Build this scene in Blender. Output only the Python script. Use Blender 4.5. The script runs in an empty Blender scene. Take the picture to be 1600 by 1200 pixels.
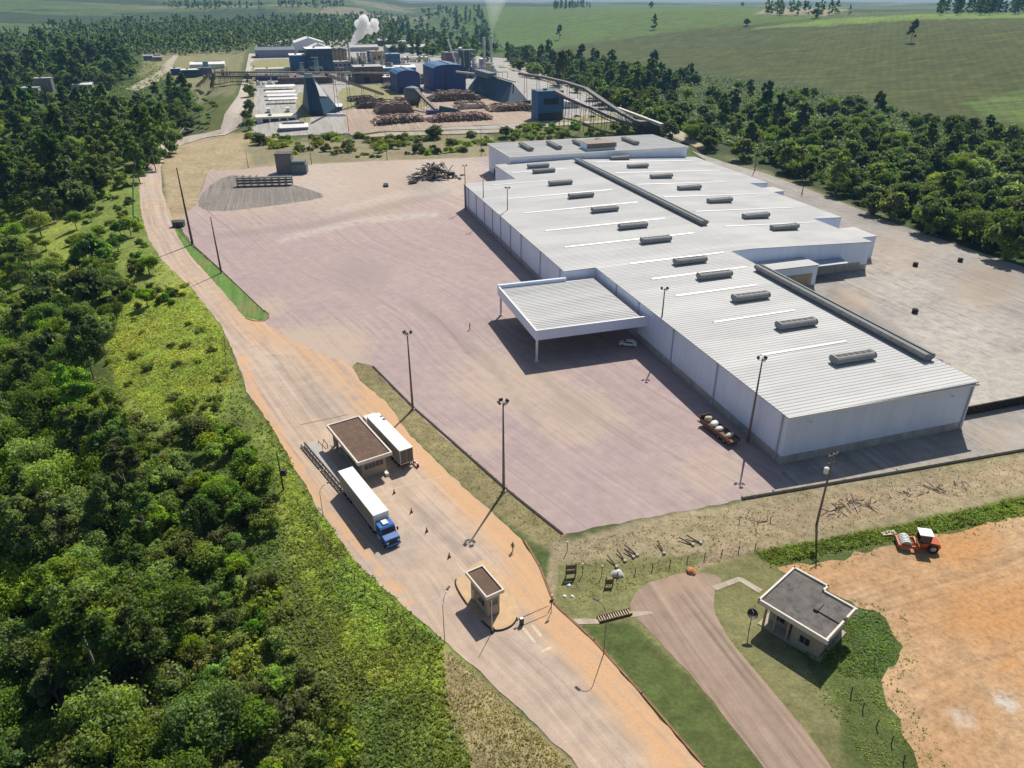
import bpy, bmesh, math, random
import numpy as np
from mathutils import Vector, Matrix
from mathutils.geometry import delaunay_2d_cdt

# ------------------------------------------------------------------ camera, sky, sun, exposure
SC = bpy.context.scene
COL = SC.collection
CAM_H, FPX = 75.0, 1136.0
PITCH = math.atan(600 / FPX)
cd = bpy.data.cameras.new('camera'); cam = bpy.data.objects.new('camera', cd); COL.objects.link(cam)
cam.location = (0, 0, CAM_H); cam.rotation_euler = (math.pi / 2 - PITCH, 0, 0)
cd.sensor_width = 36; cd.lens = 36 * FPX / 1600; cd.clip_start = 1; cd.clip_end = 30000
SC.camera = cam
SUN_EL, SUN_AZ = math.radians(50.6), math.radians(21.0)
w = bpy.data.worlds.new('World'); SC.world = w; w.use_nodes = True
nt = w.node_tree; bg = nt.nodes['Background']
sky = nt.nodes.new('ShaderNodeTexSky'); sky.sky_type = 'NISHITA'; sky.sun_disc = False
sky.sun_elevation = SUN_EL; sky.sun_rotation = SUN_AZ; sky.air_density = 1.0; sky.dust_density = 1.2; sky.ozone_density = 1.0
nt.links.new(sky.outputs[0], bg.inputs[0]); bg.inputs[1].default_value = 0.07
sl = bpy.data.lights.new('sun', 'SUN'); sun = bpy.data.objects.new('sun', sl); COL.objects.link(sun)
sl.energy = 4.6; sl.angle = math.radians(0.55); sl.color = (1.0, 0.94, 0.84)
sd = Vector((math.sin(SUN_AZ) * math.cos(SUN_EL), math.cos(SUN_AZ) * math.cos(SUN_EL), math.sin(SUN_EL)))
sun.rotation_euler = sd.to_track_quat('Z', 'Y').to_euler(); sun.location = (0, 0, 300)
SC.view_settings.view_transform = 'Standard'; SC.view_settings.look = 'None'
SC.view_settings.exposure = 0.12; SC.view_settings.gamma = 1.0
SC.cycles.max_bounces = 6; SC.cycles.diffuse_bounces = 3; SC.cycles.volume_bounces = 5
SC.cycles.transparent_max_bounces = 8; SC.cycles.volume_step_rate = 4; SC.cycles.volume_max_steps = 128

RNG = np.random.default_rng(7)
random.seed(7)

# ------------------------------------------------------------------ survey helpers: photo measurement -> point on the terrain
CP, SP = math.cos(PITCH), math.sin(PITCH)
def rays(px, py):
    cx = (np.asarray(px, float) - 800) / FPX; cy = (600 - np.asarray(py, float)) / FPX
    return np.stack([cx, CP + cy * SP, -SP + cy * CP], -1)
def flat(px, py, z=0.0):
    r = rays(px, py); t = (z - CAM_H) / r[..., 2]
    return r[..., 0] * t, r[..., 1] * t
def proj(x, y, z):
    dz = np.asarray(z, float) - CAM_H
    fw = y * CP - dz * SP; up = y * SP + dz * CP
    fw = np.where(fw < 0.5, 0.5, fw)
    return 800 + FPX * x / fw, 600 - FPX * up / fw
def sstep(a, b, x):
    t = np.clip((x - a) / (b - a), 0, 1); return t * t * (3 - 2 * t)
def seg_dist(x, y, P):
    """distance to polyline P and signed side (+ = left of travel)"""
    best = np.full(x.shape, 1e18); side = np.zeros(x.shape)
    for (ax, ay), (bx, by) in zip(P[:-1], P[1:]):
        ux, uy = bx - ax, by - ay; L2 = ux * ux + uy * uy + 1e-9
        t = np.clip(((x - ax) * ux + (y - ay) * uy) / L2, 0, 1)
        d2 = (x - ax - t * ux) ** 2 + (y - ay - t * uy) ** 2
        s = ux * (y - ay) - uy * (x - ax)
        m = d2 < best; best = np.where(m, d2, best); side = np.where(m, np.sign(s), side)
    return np.sqrt(best), side
def vnoise(x, y, seed=0):
    """smooth value noise, -1..1"""
    xi = np.floor(x).astype(np.int64); yi = np.floor(y).astype(np.int64); xf = x - xi; yf = y - yi
    def h(a, b):
        n = (a * 374761393 + b * 668265263 + seed * 974711) & 0x7fffffff
        n = ((n ^ (n >> 13)) * 1274126177) & 0x7fffffff
        return ((n ^ (n >> 16)) & 0xffff) / 32767.5 - 1
    u = xf * xf * (3 - 2 * xf); v = yf * yf * (3 - 2 * yf)
    return (h(xi, yi) * (1 - u) + h(xi + 1, yi) * u) * (1 - v) + (h(xi, yi + 1) * (1 - u) + h(xi + 1, yi + 1) * u) * v
def fbm(x, y, seed=0, o=4):
    s, a, t = 0, 1, 0
    for i in range(o):
        s = s + a * vnoise(x * 2 ** i, y * 2 ** i, seed + i); t += a; a *= .5
    return s / t

ROAD_L = [(905, 1200), (850, 1150), (760, 1062), (690, 1000), (640, 958), (560, 885), (500, 800), (455, 722), (420, 660), (385, 612), (368, 560),
          (345, 510), (300, 452), (255, 410), (230, 372), (219, 330), (216, 290), (217, 238)]
_rl = [tuple(float(c) for c in flat(*p)) for p in ROAD_L]
_e = Vector(_rl[0]) - Vector(_rl[2]); _e.normalize()
_rl = [tuple(Vector(_rl[0]) + _e * 260)] + _rl + [(-178, 440), (-160, 520), (-196, 560), (-390, 1200), (-620, 2000)]
ROADL_W = _rl
_yr = [tuple(float(c) for c in flat(*p)) for p in [(1060, 215), (1090, 228), (1200, 268), (1290, 300), (1400, 345), (1500, 380), (1600, 412)]]
_e = Vector(_yr[-1]) - Vector(_yr[0]); _e.normalize()
YARDR_W = [tuple(Vector(_yr[0]) - _e * 900)] + _yr + [tuple(Vector(_yr[-1]) + _e * 500)]
_f1, _f2 = [tuple(float(c) for c in flat(*p, -8)) for p in [(850, 80), (1600, 200)]]
_fd = (Vector(_f2) - Vector(_f1)).normalized(); _fn = Vector((-_fd.y, _fd.x))
if _fn.x < 0: _fn = -_fn

def tz(x, y):
    """height of the terrain"""
    x = np.asarray(x, float); y = np.asarray(y, float)
    r = np.hypot(x, y) + 1e-6
    d, s = seg_dist(x, y, ROADL_W)
    dl = np.where(s > 0, d, 0)
    z = -11 * sstep(2, 70, dl) * (1 - sstep(750, 1100, y))
    z = z + .9 * fbm(x / 22, y / 22, 3) * sstep(6, 30, dl)
    d, s = seg_dist(x, y, YARDR_W)
    dr = np.where(s > 0, d, 0)
    z = z - 9 * sstep(8, 60, dr)
    d2 = (x - _f1[0]) * _fn.x + (y - _f1[1]) * _fn.y
    along = (x - _f1[0]) * _fd.x + (y - _f1[1]) * _fd.y
    hill = 60 * sstep(-10, 620, d2) + 8 * sstep(600, 2500, d2) + 5 * fbm(along / 300, d2 / 300, 5, 2) * sstep(60, 400, d2)
    z = z + hill
    # the mill stands on a slightly higher terrace
    z = z + 4.0 * sstep(425, 490, y + .3 * x) * (1 - sstep(0, 40, dl)) * (1 - sstep(0, 60, dr))
    tpx = x / np.maximum(y, 1) * 1285 + 800
    A = np.interp(tpx, [-600, 0, 480, 560, 640, 900, 1200, 1330, 1700, 2400], [150, 150, 146, 118, 58, 47, 48, 48, 60, 80])
    far = sstep(1300, 5600, r)
    z = z + (A - hill * .9) * far * (y > 0) + 16 * fbm(x / 700, y / 700, 9, 3) * sstep(1500, 3200, r)
    return z

ang = np.concatenate([np.radians(np.linspace(-66, 66, 560)), np.radians(np.linspace(70, 290, 56))])
rad = np.concatenate([[4], np.geomspace(14, 11500, 520)])
AA, RR = np.meshgrid(ang, rad)
TX, TY = (RR * np.sin(AA)).ravel(), (RR * np.cos(AA)).ravel()
TZ = tz(TX, TY); ZG = TZ.reshape(len(rad), len(ang))
_da = (math.radians(132)) / 559
def tzq(x, y):
    """quick height from the terrain grid (front sector)"""
    r = np.hypot(x, y); a = np.arctan2(x, y)
    fi = np.clip((a + math.radians(66)) / _da, 0, 558.999); i = fi.astype(int); fi = fi - i
    fj = np.clip(np.log(np.maximum(r, 14.001) / 14) / math.log(11500 / 14) * 519, 0, 518.999); j = fj.astype(int); fj = fj - j; j = j + 1
    return (ZG[j, i] * (1 - fi) + ZG[j, i + 1] * fi) * (1 - fj) + (ZG[j + 1, i] * (1 - fi) + ZG[j + 1, i + 1] * fi) * fj
_T = np.geomspace(25, 11000, 520)
def at(px, py, up=0.0):
    """where the sight line through a measured photo point meets the terrain raised by `up` (arrays or scalars)"""
    r = rays(px, py); sc = r.ndim == 1
    r = np.atleast_2d(r); out = np.zeros((len(r), 3)); up = np.broadcast_to(up, (len(r),))
    for k in range(0, len(r), 400):
        q = r[k:k + 400]; u = up[k:k + 400]
        X = q[:, None, :] * _T[None, :, None]
        h = CAM_H + X[..., 2] - tzq(X[..., 0], X[..., 1]) - u[:, None]
        i = np.where((h < 0).any(1), (h < 0).argmax(1), len(_T) - 1); i = np.maximum(i, 1)
        lo, hi = _T[i - 1], _T[i]
        for _ in range(14):
            m = .5 * (lo + hi); Y = q * m[:, None]; hh = CAM_H + Y[:, 2] - tzq(Y[:, 0], Y[:, 1]) - u
            lo = np.where(hh > 0, m, lo); hi = np.where(hh > 0, hi, m)
        Y = q * hi[:, None]
        out[k:k + 400] = np.stack([Y[:, 0], Y[:, 1], tzq(Y[:, 0], Y[:, 1])], -1)
    z0 = np.abs(out[:, 2]) < .02; out[z0, 2] = 0
    return Vector(out[0]) if sc else out
_CACHE = {}
def P(px, py, up=0.0):
    k = (px, py, up)
    if k not in _CACHE: _CACHE[k] = at(px, py, up)
    return _CACHE[k].copy()
# warehouse frame: u along the near end, v along the long side, metres
WA = math.radians(17.5); SS = 75 / 67.0
WU = Vector((math.cos(WA), math.sin(WA), 0)); WV = Vector((-math.sin(WA), math.cos(WA), 0))
WC = Vector((43.6 * SS, 98.7 * SS, 0))
def W(u, v, z=0): return WC + WU * u * SS + WV * v * SS + Vector((0, 0, z))
def pip(px, py, poly):
    px = np.asarray(px, float); py = np.asarray(py, float); c = np.zeros(px.shape, bool); n = len(poly)
    for i in range(n):
        x1, y1 = poly[i]; x2, y2 = poly[(i + 1) % n]
        if y1 == y2: continue
        c ^= ((y1 > py) != (y2 > py)) & (px < (x2 - x1) * (py - y1) / (y2 - y1) + x1)
    return c
def psdf(px, py, poly):
    d, _ = seg_dist(px, py, list(poly) + [poly[0]])
    return np.where(pip(px, py, poly), d, -d)
def smooth_poly(pts, k=4, closed=True):
    n = len(pts); out = []
    for i in range(n if closed else n - 1):
        p0 = pts[(i - 1) % n] if closed or i > 0 else pts[i]; p1 = pts[i]; p2 = pts[(i + 1) % n]; p3 = pts[(i + 2) % n] if closed or i + 2 < n else p2
        for j in range(k):
            t = j / k
            out.append(tuple(.5 * (2 * b + (c - a) * t + (2 * a - 5 * b + 4 * c - d) * t * t + (3 * b - a - 3 * c + d) * t ** 3) for a, b, c, d in zip(p0, p1, p2, p3)))
    if not closed: out.append(tuple(pts[-1]))
    return out

# ------------------------------------------------------------------ materials
MAT = {}
class NB:
    """small node-tree builder"""
    def __init__(self, m): self.t = m.node_tree; self.n = self.t.nodes
    def new(self, ty, **kw):
        o = self.n.new(ty)
        for k, v in kw.items(): setattr(o, k, v)
        return o
    def link(self, a, b): self.t.links.new(a, b)
    def noise(self, vec, scale, detail=4, rough=.6, dist=0):
        o = self.new('ShaderNodeTexNoise'); o.inputs['Scale'].default_value = scale; o.inputs['Detail'].default_value = detail
        o.inputs['Roughness'].default_value = rough; o.inputs['Distortion'].default_value = dist
        if vec is not None: self.link(vec, o.inputs['Vector'])
        return o.outputs['Fac']
    def ramp(self, fac, stops, interp='LINEAR'):
        o = self.new('ShaderNodeValToRGB'); o.color_ramp.interpolation = interp; e = o.color_ramp.elements
        while len(e) < len(stops): e.new(.5)
        for i, (p, c) in enumerate(stops):
            e[i].position = p; e[i].color = (*c, 1) if not isinstance(c, (int, float)) else (c, c, c, 1)
        self.link(fac, o.inputs['Fac']); return o.outputs['Color']
    def mix(self, fac, a, b, mode='MIX'):
        o = self.new('ShaderNodeMix'); o.data_type = 'RGBA'; o.blend_type = mode
        for s, v in ((o.inputs['Factor'], fac), (o.inputs[6], a), (o.inputs[7], b)):
            if isinstance(v, (int, float)): s.default_value = v
            elif isinstance(v, tuple): s.default_value = (*v, 1)
            else: self.link(v, s)
        return o.outputs[2]
    def math(self, op, a, b=0.0):
        o = self.new('ShaderNodeMath', operation=op)
        for s, v in ((o.inputs[0], a), (o.inputs[1], b)):
            if isinstance(v, (int, float)): s.default_value = v
            else: self.link(v, s)
        return o.outputs[0]
    def attr(self, name): o = self.new('ShaderNodeAttribute'); o.attribute_name = name; return o
    def pos(self): return self.new('ShaderNodeNewGeometry').outputs['Position']
    def obj(self): return self.new('ShaderNodeTexCoord').outputs['Object']
    def mapping(self, vec, rotz=0, scale=(1, 1, 1), loc=(0, 0, 0)):
        o = self.new('ShaderNodeMapping'); o.inputs['Rotation'].default_value = (0, 0, rotz); o.inputs['Scale'].default_value = scale; o.inputs['Location'].default_value = loc
        self.link(vec, o.inputs['Vector']); return o.outputs[0]
    def bump(self, h, strength=.3, dist=.1):
        o = self.new('ShaderNodeBump'); o.inputs['Strength'].default_value = strength; o.inputs['Distance'].default_value = dist; self.link(h, o.inputs['Height']); return o.outputs[0]
def newmat(name):
    m = bpy.data.materials.new(name); m.use_nodes = True; MAT[name] = m
    b = NB(m); p = b.n['Principled BSDF']; p.inputs['Roughness'].default_value = .8
    return m, b, p
def paint(name, col, rough=.6, metal=0, var=.12, scale=.6, grime=None, grime_amt=.35, streak=False, bump=0):
    """painted / built surface with weathering"""
    m, b, p = newmat(name)
    o = b.obj()
    n1 = b.noise(o, scale, 5, .65)
    c = b.mix(b.ramp(n1, [(.3, 0), (.7, 1)]), tuple(x * (1 - var) for x in col), tuple(min(1, x * (1 + var)) for x in col))
    if grime:
        v = b.mapping(o, 0, (1, 1, .12) if streak else (1, 1, 1))
        g = b.ramp(b.noise(v, 1.1, 6, .7), [(.5, 0), (.72, grime_amt)])
        c = b.mix(g, c, grime)
    b.link(c, p.inputs['Base Color']); p.inputs['Roughness'].default_value = rough; p.inputs['Metallic'].default_value = metal
    if bump: b.link(b.bump(b.noise(o, scale * 12, 4), bump, .05), p.inputs['Normal'])
    return m

# ------------------------------------------------------------------ mesh collector
class MB:
    def __init__(self): self.v = []; self.f = []; self.M = None
    def add(self, vs, fs):
        b = len(self.v)
        if self.M is not None: vs = [self.M @ Vector(p) for p in vs]
        self.v += [tuple(p) for p in vs]; self.f += [tuple(i + b for i in f) for f in fs]; return self
    def box(self, x0, y0, z0, x1, y1, z1):
        return self.add([(x0, y0, z0), (x1, y0, z0), (x1, y1, z0), (x0, y1, z0), (x0, y0, z1), (x1, y0, z1), (x1, y1, z1), (x0, y1, z1)],
                        [(0, 3, 2, 1), (4, 5, 6, 7), (0, 1, 5, 4), (1, 2, 6, 5), (2, 3, 7, 6), (3, 0, 4, 7)])
    def cbox(self, cx, cy, cz, sx, sy, sz, rz=0, rx=0, ry=0):
        R = Matrix.Translation((cx, cy, cz)) @ Matrix.Rotation(rz, 4, 'Z') @ Matrix.Rotation(ry, 4, 'Y') @ Matrix.Rotation(rx, 4, 'X')
        h = [R @ Vector((x * sx / 2, y * sy / 2, z * sz / 2)) for z in (-1, 1) for y in (-1, 1) for x in (-1, 1)]
        return self.add(h, [(0, 2, 3, 1), (4, 5, 7, 6), (0, 1, 5, 4), (1, 3, 7, 5), (3, 2, 6, 7), (2, 0, 4, 6)])
    def prism(self, poly, z0, z1, cap=True):
        """vertical prism over a ccw polygon; z1 may be a function of (x, y)"""
        n = len(poly); zt = (lambda x, y: z1) if not callable(z1) else z1
        vs = [(x, y, z0) for x, y in poly] + [(x, y, zt(x, y)) for x, y in poly]
        fs = [(i, (i + 1) % n, n + (i + 1) % n, n + i) for i in range(n)]
        if cap: fs += [tuple(range(n - 1, -1, -1)), tuple(range(n, 2 * n))]
        return self.add(vs, fs)
    def extr(self, prof, axis, a0, a1):
        """extrude a closed profile of (p, q): axis 'x' -> (y,z) profile, 'y' -> (x,z) profile"""
        mk = (lambda p, q, a: (a, p, q)) if axis == 'x' else (lambda p, q, a: (p, a, q))
        n = len(prof); vs = [mk(p, q, a0) for p, q in prof] + [mk(p, q, a1) for p, q in prof]
        return self.add(vs, [(i, (i + 1) % n, n + (i + 1) % n, n + i) for i in range(n)] + [tuple(range(n - 1, -1, -1)), tuple(range(n, 2 * n))])
    def tube(self, pts, r, n=8, cap=True):
        pts = [Vector(p) for p in pts]; rs = r if isinstance(r, (list, tuple)) else [r] * len(pts)
        vs, fs = [], []
        for i, p in enumerate(pts):
            d = (pts[min(i + 1, len(pts) - 1)] - pts[max(i - 1, 0)]).normalized()
            a = d.cross(Vector((0, 0, 1)) if abs(d.z) < .9 else Vector((1, 0, 0))).normalized(); c = d.cross(a)
            for k in range(n):
                t = 2 * math.pi * k / n; vs.append(p + (a * math.cos(t) + c * math.sin(t)) * rs[i])
        for i in range(len(pts) - 1):
            for k in range(n):
                fs.append((i * n + k, i * n + (k + 1) % n, (i + 1) * n + (k + 1) % n, (i + 1) * n + k))
        if cap: fs += [tuple(range(n - 1, -1, -1)), tuple((len(pts) - 1) * n + k for k in range(n))]
        return self.add(vs, fs)
    def lathe(self, prof, c=(0, 0), n=20):
        vs, fs = [], []
        for r, z in prof:
            for k in range(n):
                t = 2 * math.pi * k / n; vs.append((c[0] + r * math.cos(t), c[1] + r * math.sin(t), z))
        for i in range(len(prof) - 1):
            for k in range(n): fs.append((i * n + k, i * n + (k + 1) % n, (i + 1) * n + (k + 1) % n, (i + 1) * n + k))
        fs += [tuple(range(n - 1, -1, -1)), tuple((len(prof) - 1) * n + k for k in range(n))]
        return self.add(vs, fs)
    def quad(self, a, b, c, d): return self.add([a, b, c, d], [(0, 1, 2, 3)])
    def build(self, name, mat, parent=None, smooth=False, fix=True):
        me = bpy.data.meshes.new(name); me.from_pydata(self.v, [], self.f)
        if fix:
            bm = bmesh.new(); bm.from_mesh(me); bmesh.ops.recalc_face_normals(bm, faces=bm.faces); bm.to_mesh(me); bm.free()
        if smooth:
            for q in me.polygons: q.use_smooth = True
        me.materials.append(MAT[mat] if isinstance(mat, str) else mat)
        o = bpy.data.objects.new(name, me); COL.objects.link(o)
        if parent is not None: o.parent = parent
        return o
def tag(o, label=None, cat=None, group=None, kind=None):
    if label: o['label'] = label
    if cat: o['category'] = cat
    if group: o['group'] = group
    if kind: o['kind'] = kind
    return o
def thing(name, label, cat, loc=(0, 0, 0), rz=0, group=None):
    o = bpy.data.objects.new(name, None); COL.objects.link(o); o.location = loc; o.rotation_euler = (0, 0, rz)
    o.empty_display_size = .5
    return tag(o, label, cat, group)
def copy_thing(src, loc, rz=None, label=None, group=None, scale=None):
    r = src.copy(); COL.objects.link(r); r.location = loc
    if rz is not None: r.rotation_euler = (0, 0, rz)
    if label: r['label'] = label
    if group: r['group'] = group
    if scale: r.scale = scale if isinstance(scale, (tuple, list)) else (scale,) * 3
    for ch in list(src.children):
        c = ch.copy(); COL.objects.link(c); c.parent = r
        for g in list(ch.children):
            e = g.copy(); COL.objects.link(e); e.parent = c
    return r
def raw_mesh(name, V, F4, mat, smooth=False):
    """fast mesh from numpy: V (n,3), F4 (m,4) quads"""
    me = bpy.data.meshes.new(name); n, m = len(V), len(F4)
    k = F4.shape[1]
    me.vertices.add(n); me.vertices.foreach_set('co', np.ascontiguousarray(V, np.float32).ravel())
    me.loops.add(m * k); me.loops.foreach_set('vertex_index', np.ascontiguousarray(F4, np.int32).ravel())
    me.polygons.add(m); me.polygons.foreach_set('loop_start', np.arange(0, m * k, k, dtype=np.int32))
    me.update(calc_edges=True)
    if smooth: me.polygons.foreach_set('use_smooth', np.ones(m, bool))
    me.materials.append(MAT[mat] if isinstance(mat, str) else mat)
    return me
def set_col(me, name, C):
    a = me.color_attributes.new(name, 'FLOAT_COLOR', 'POINT'); C = np.asarray(C, np.float32)
    if C.shape[1] == 3: C = np.concatenate([C, np.ones((len(C), 1), np.float32)], 1)
    a.data.foreach_set('color', np.ascontiguousarray(C).ravel())
def set_f(me, name, F):
    a = me.attributes.new(name, 'FLOAT', 'POINT'); a.data.foreach_set('value', np.ascontiguousarray(F, np.float32))
# ------------------------------------------------------------------ terrain
def paint_regions():
    """kinds of ground cover measured on the photo: (outline, feather px, albedo)"""
    lush, forest, ygreen, dry, straw = (.10, .15, .035), (.06, .09, .028), (.28, .33, .065), (.33, .27, .15), (.40, .32, .20)
    cane, cane2, corn, farg = (.07, .088, .018), (.095, .155, .028), (.16, .25, .045), (.07, .11, .04)
    soil, pale = (.36, .21, .115), (.36, .34, .27)
    return [
        ([(-600, 40), (760, 40), (760, 250), (-600, 250)], 20, (.10, .13, .045)),
        ([(-600, 100), (200, 70), (310, 130), (320, 180), (240, 240), (-600, 330)], 14, forest),
        ([(-900, 250), (215, 240), (225, 330), (330, 480), (385, 620), (480, 770), (640, 960), (720, 1010), (900, 1300), (-900, 1500)], 6, (.19, .25, .055)),
        ([(-900, 560), (180, 560), (230, 680), (380, 640), (450, 790), (560, 960), (680, 1260), (-900, 1500)], 30, (.08, .12, .032)),
        ([(190, 480), (300, 450), (355, 530), (365, 600), (300, 640), (210, 660), (170, 560)], 22, ygreen),
        ([(0, 560), (70, 560), (90, 610), (20, 640), (0, 630)], 10, (.12, .20, .03)),
        ([(70, 330), (120, 320), (130, 420), (90, 480), (60, 420)], 14, ygreen),
        ([(420, 780), (520, 840), (640, 980), (690, 1100), (560, 1020), (470, 900)], 20, ygreen),
        ([(270, 380), (330, 460), (300, 480), (230, 440)], 14, ygreen),
        ([(690, 1010), (760, 1062), (905, 1205), (1000, 1300), (760, 1300), (690, 1120)], 8, dry),
        ([(250, 236), (300, 218), (380, 206), (470, 222), (770, 215), (770, 255), (600, 255), (440, 262), (325, 272), (300, 345), (262, 345)], 4, straw),
        ([(380, 225), (760, 205), (765, 246), (600, 252), (400, 258)], 6, (.27, .24, .145)),
        ([(540, 566), (590, 566), (890, 835), (865, 865), (835, 850), (740, 775), (640, 680)], 5, (.26, .225, .115)),
        ([(860, 845), (1205, 772), (1700, 690), (1700, 780), (1180, 865), (900, 960), (850, 930)], 5, (.33, .275, .175)),
        ([(870, 880), (1180, 860), (1230, 900), (1190, 1000), (1310, 1130), (1400, 1300), (1100, 1300), (1000, 1080), (870, 950)], 5, (.20, .20, .085)),
        ([(905, 975), (985, 968), (1100, 1080), (1240, 1260), (1100, 1230), (1000, 1080)], 6, (.085, .115, .035)),
        ([(1215, 1010), (1390, 1000), (1440, 1230), (1350, 1230), (1250, 1080)], 8, (.10, .135, .042)),
        ([(1150, 950), (1230, 1000), (1320, 1110), (1310, 1190), (1130, 970)], 8, (.22, .215, .10)),
        ([(1175, 862), (1420, 815), (1610, 772), (1720, 760), (1720, 800), (1440, 838), (1210, 885)], 4, (.13, .16, .035)),
        ([(1060, 905), (1180, 800), (1620, 715), (1620, 745), (1200, 850)], 8, (.37, .29, .19)),
        ([(820, 192), (960, 188), (1060, 220), (900, 216), (770, 226)], 5, (.13, .15, .045)),
        ([(1085, 215), (1200, 262), (1300, 296), (1620, 405), (1620, 425), (1290, 308), (1180, 272)], 3, (.22, .20, .11)),
        ([(780, 60), (860, 72), (960, 92), (1250, 128), (1400, 163), (1620, 205), (1700, 500), (1400, 345), (1060, 215), (880, 130)], 4, (.05, .075, .028)),
        ([(1215, 175), (1262, 178), (1290, 200), (1240, 200)], 5, (.2, .24, .13)),
        ([(1480, 235), (1560, 250), (1620, 280), (1620, 330), (1540, 280)], 6, (.2, .24, .13)),
        ([(850, 78), (1075, 47), (1275, 30), (1450, 23), (1800, 20), (1800, 240), (1600, 203), (1520, 190), (1400, 164), (1250, 130), (1100, 112), (960, 96)], 2, cane),
        ([(740, 90), (700, 10), (870, 12), (1000, 8), (1250, 12), (1330, 14), (1290, 28), (1075, 46), (850, 77)], 2, cane2),
        ([(1165, 45), (1290, 30), (1440, 22), (1700, 20), (1700, 27), (1440, 30), (1290, 40)], 1.5, corn),
        ([(1500, 160), (1620, 138), (1700, 150), (1700, 210), (1600, 196), (1540, 180)], 6, (.10, .155, .03)),
        ([(1200, 11), (1330, 15), (1290, 24), (1180, 22)], 2, (.30, .26, .18)),
        ([(400, 94), (456, 92), (456, 106), (400, 106)], 1.5, (.24, .23, .09)),
        ([(520, 140), (620, 136), (625, 160), (545, 178)], 4, (.2, .2, .085)),
        ([(470, 150), (480, 180), (470, 192), (462, 165)], 2, (.2, .2, .085)),
        ([(225, 85), (385, 78), (365, 150), (340, 200), (300, 150), (262, 125), (215, 120)], 4, (.25, .24, .12)),
        ([(320, 150), (372, 148), (345, 206), (300, 210)], 5, (.12, .15, .045)),
    ]
na, nr = len(ang), len(rad)
ii = np.arange(nr - 1)[:, None] * na; jj = np.arange(na)[None, :]; j2 = (jj + 1) % na
Fq = np.stack([ii + jj, ii + j2, ii + na + j2, ii + na + jj], -1).reshape(-1, 4)
qx, qy = proj(TX, TY, TZ); front = TY > 2
r_ = np.hypot(TX, TY)
C = np.tile(np.array([.085, .12, .04]), (len(TX), 1))
fa = fbm(TX / 500, TY / 420, 21, 3)[:, None]; fb = fbm(TX / 900 + 7, TY / 260, 33, 3)[:, None]
farc = np.where(fb > .12, np.array([[.045, .075, .035]]), np.where(fa > .05, np.array([[.12, .16, .06]]), np.array([[.09, .135, .05]])))
farc = np.where((fa > .28) & (fb < .05), np.array([[.22, .2, .13]]), farc)
m = sstep(1500, 1800, r_)[:, None]; C = C * (1 - m) + farc * m
for poly, fe, col in paint_regions():
    xs = [p[0] for p in poly]; ys = [p[1] for p in poly]
    sel = front & (qx > min(xs) - 3 * fe) & (qx < max(xs) + 3 * fe) & (qy > min(ys) - 3 * fe) & (qy < max(ys) + 3 * fe)
    if poly[0][0] == -600: sel &= r_ < 1700
    if not sel.any(): continue
    X, Y = qx[sel], qy[sel]
    s = psdf(X, Y, poly) / fe + .9 * fbm(TX[sel] / 7, TY[sel] / 7, 11, 3)
    a = sstep(-.7, .7, s)[:, None]
    C[sel] = C[sel] * (1 - a) + np.array(col) * a
C *= (1 + .24 * fbm(TX / 9, TY / 9, 41, 3))[:, None]
m, b, p = newmat('terrain')
o = b.pos()
ac = b.attr('Col').outputs['Color']
n1 = b.noise(o, .45, 6, .7); n2 = b.noise(o, .05, 4, .6); n3 = b.noise(o, 2.2, 3, .7)
c = b.mix(1, ac, b.ramp(n1, [(.25, .55), (.75, 1.4)]), 'MULTIPLY')
c = b.mix(.75, c, b.ramp(n3, [(.2, .55), (.8, 1.45)]), 'MULTIPLY')
c = b.mix(b.ramp(n2, [(.45, 0), (.7, .22)]), c, (.24, .20, .09))
# sown rows on the fields: only far out
rows = b.new('ShaderNodeTexWave'); rows.inputs['Scale'].default_value = .035; rows.inputs['Distortion'].default_value = 2.5; rows.inputs['Detail'].default_value = 3; rows.inputs['Detail Scale'].default_value = 2
b.link(b.mapping(o, math.radians(24)), rows.inputs['Vector'])
fld = b.attr('field').outputs['Fac']
fs = b.noise(b.mapping(o, math.radians(-20), (.02, .11, .05)), 1.0, 6, .75)
rw = b.new('ShaderNodeTexWave'); rw.inputs['Scale'].default_value = .11; rw.inputs['Distortion'].default_value = 1.2; rw.inputs['Detail'].default_value = 2; b.link(b.mapping(o, math.radians(-4)), rw.inputs['Vector'])
c = b.mix(b.math('MULTIPLY', fld, .4), c, b.mix(1, c, b.ramp(rw.outputs['Color'], [(.25, .7), (.75, 1.25)]), 'MULTIPLY'))
c = b.mix(b.math('MULTIPLY', fld, .35), c, b.mix(1, c, b.ramp(rows.outputs['Color'], [(.2, .82), (.8, 1.15)]), 'MULTIPLY'))
c = b.mix(b.math('MULTIPLY', fld, .9), c, b.mix(1, c, b.ramp(fs, [(.3, .5), (.7, 1.5)]), 'MULTIPLY'))
b.link(c, p.inputs['Base Color']); p.inputs['Roughness'].default_value = .95; p.inputs['Specular IOR Level'].default_value = .15
b.link(b.bump(n1, .6, .5), p.inputs['Normal'])
V = np.stack([TX, TY, TZ], -1)
V = np.concatenate([V, [[0, 0, float(tz(0, 0))]]]); C = np.concatenate([C, C[:1]])
me = raw_mesh('ground', V, Fq, 'terrain', True)
set_col(me, 'Col', C)
d2a = (V[:, 0] - _f1[0]) * _fn.x + (V[:, 1] - _f1[1]) * _fn.y
set_f(me, 'field', sstep(0, 40, d2a))
ground = bpy.data.objects.new('ground', me); COL.objects.link(ground); tag(ground, kind='structure')

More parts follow.
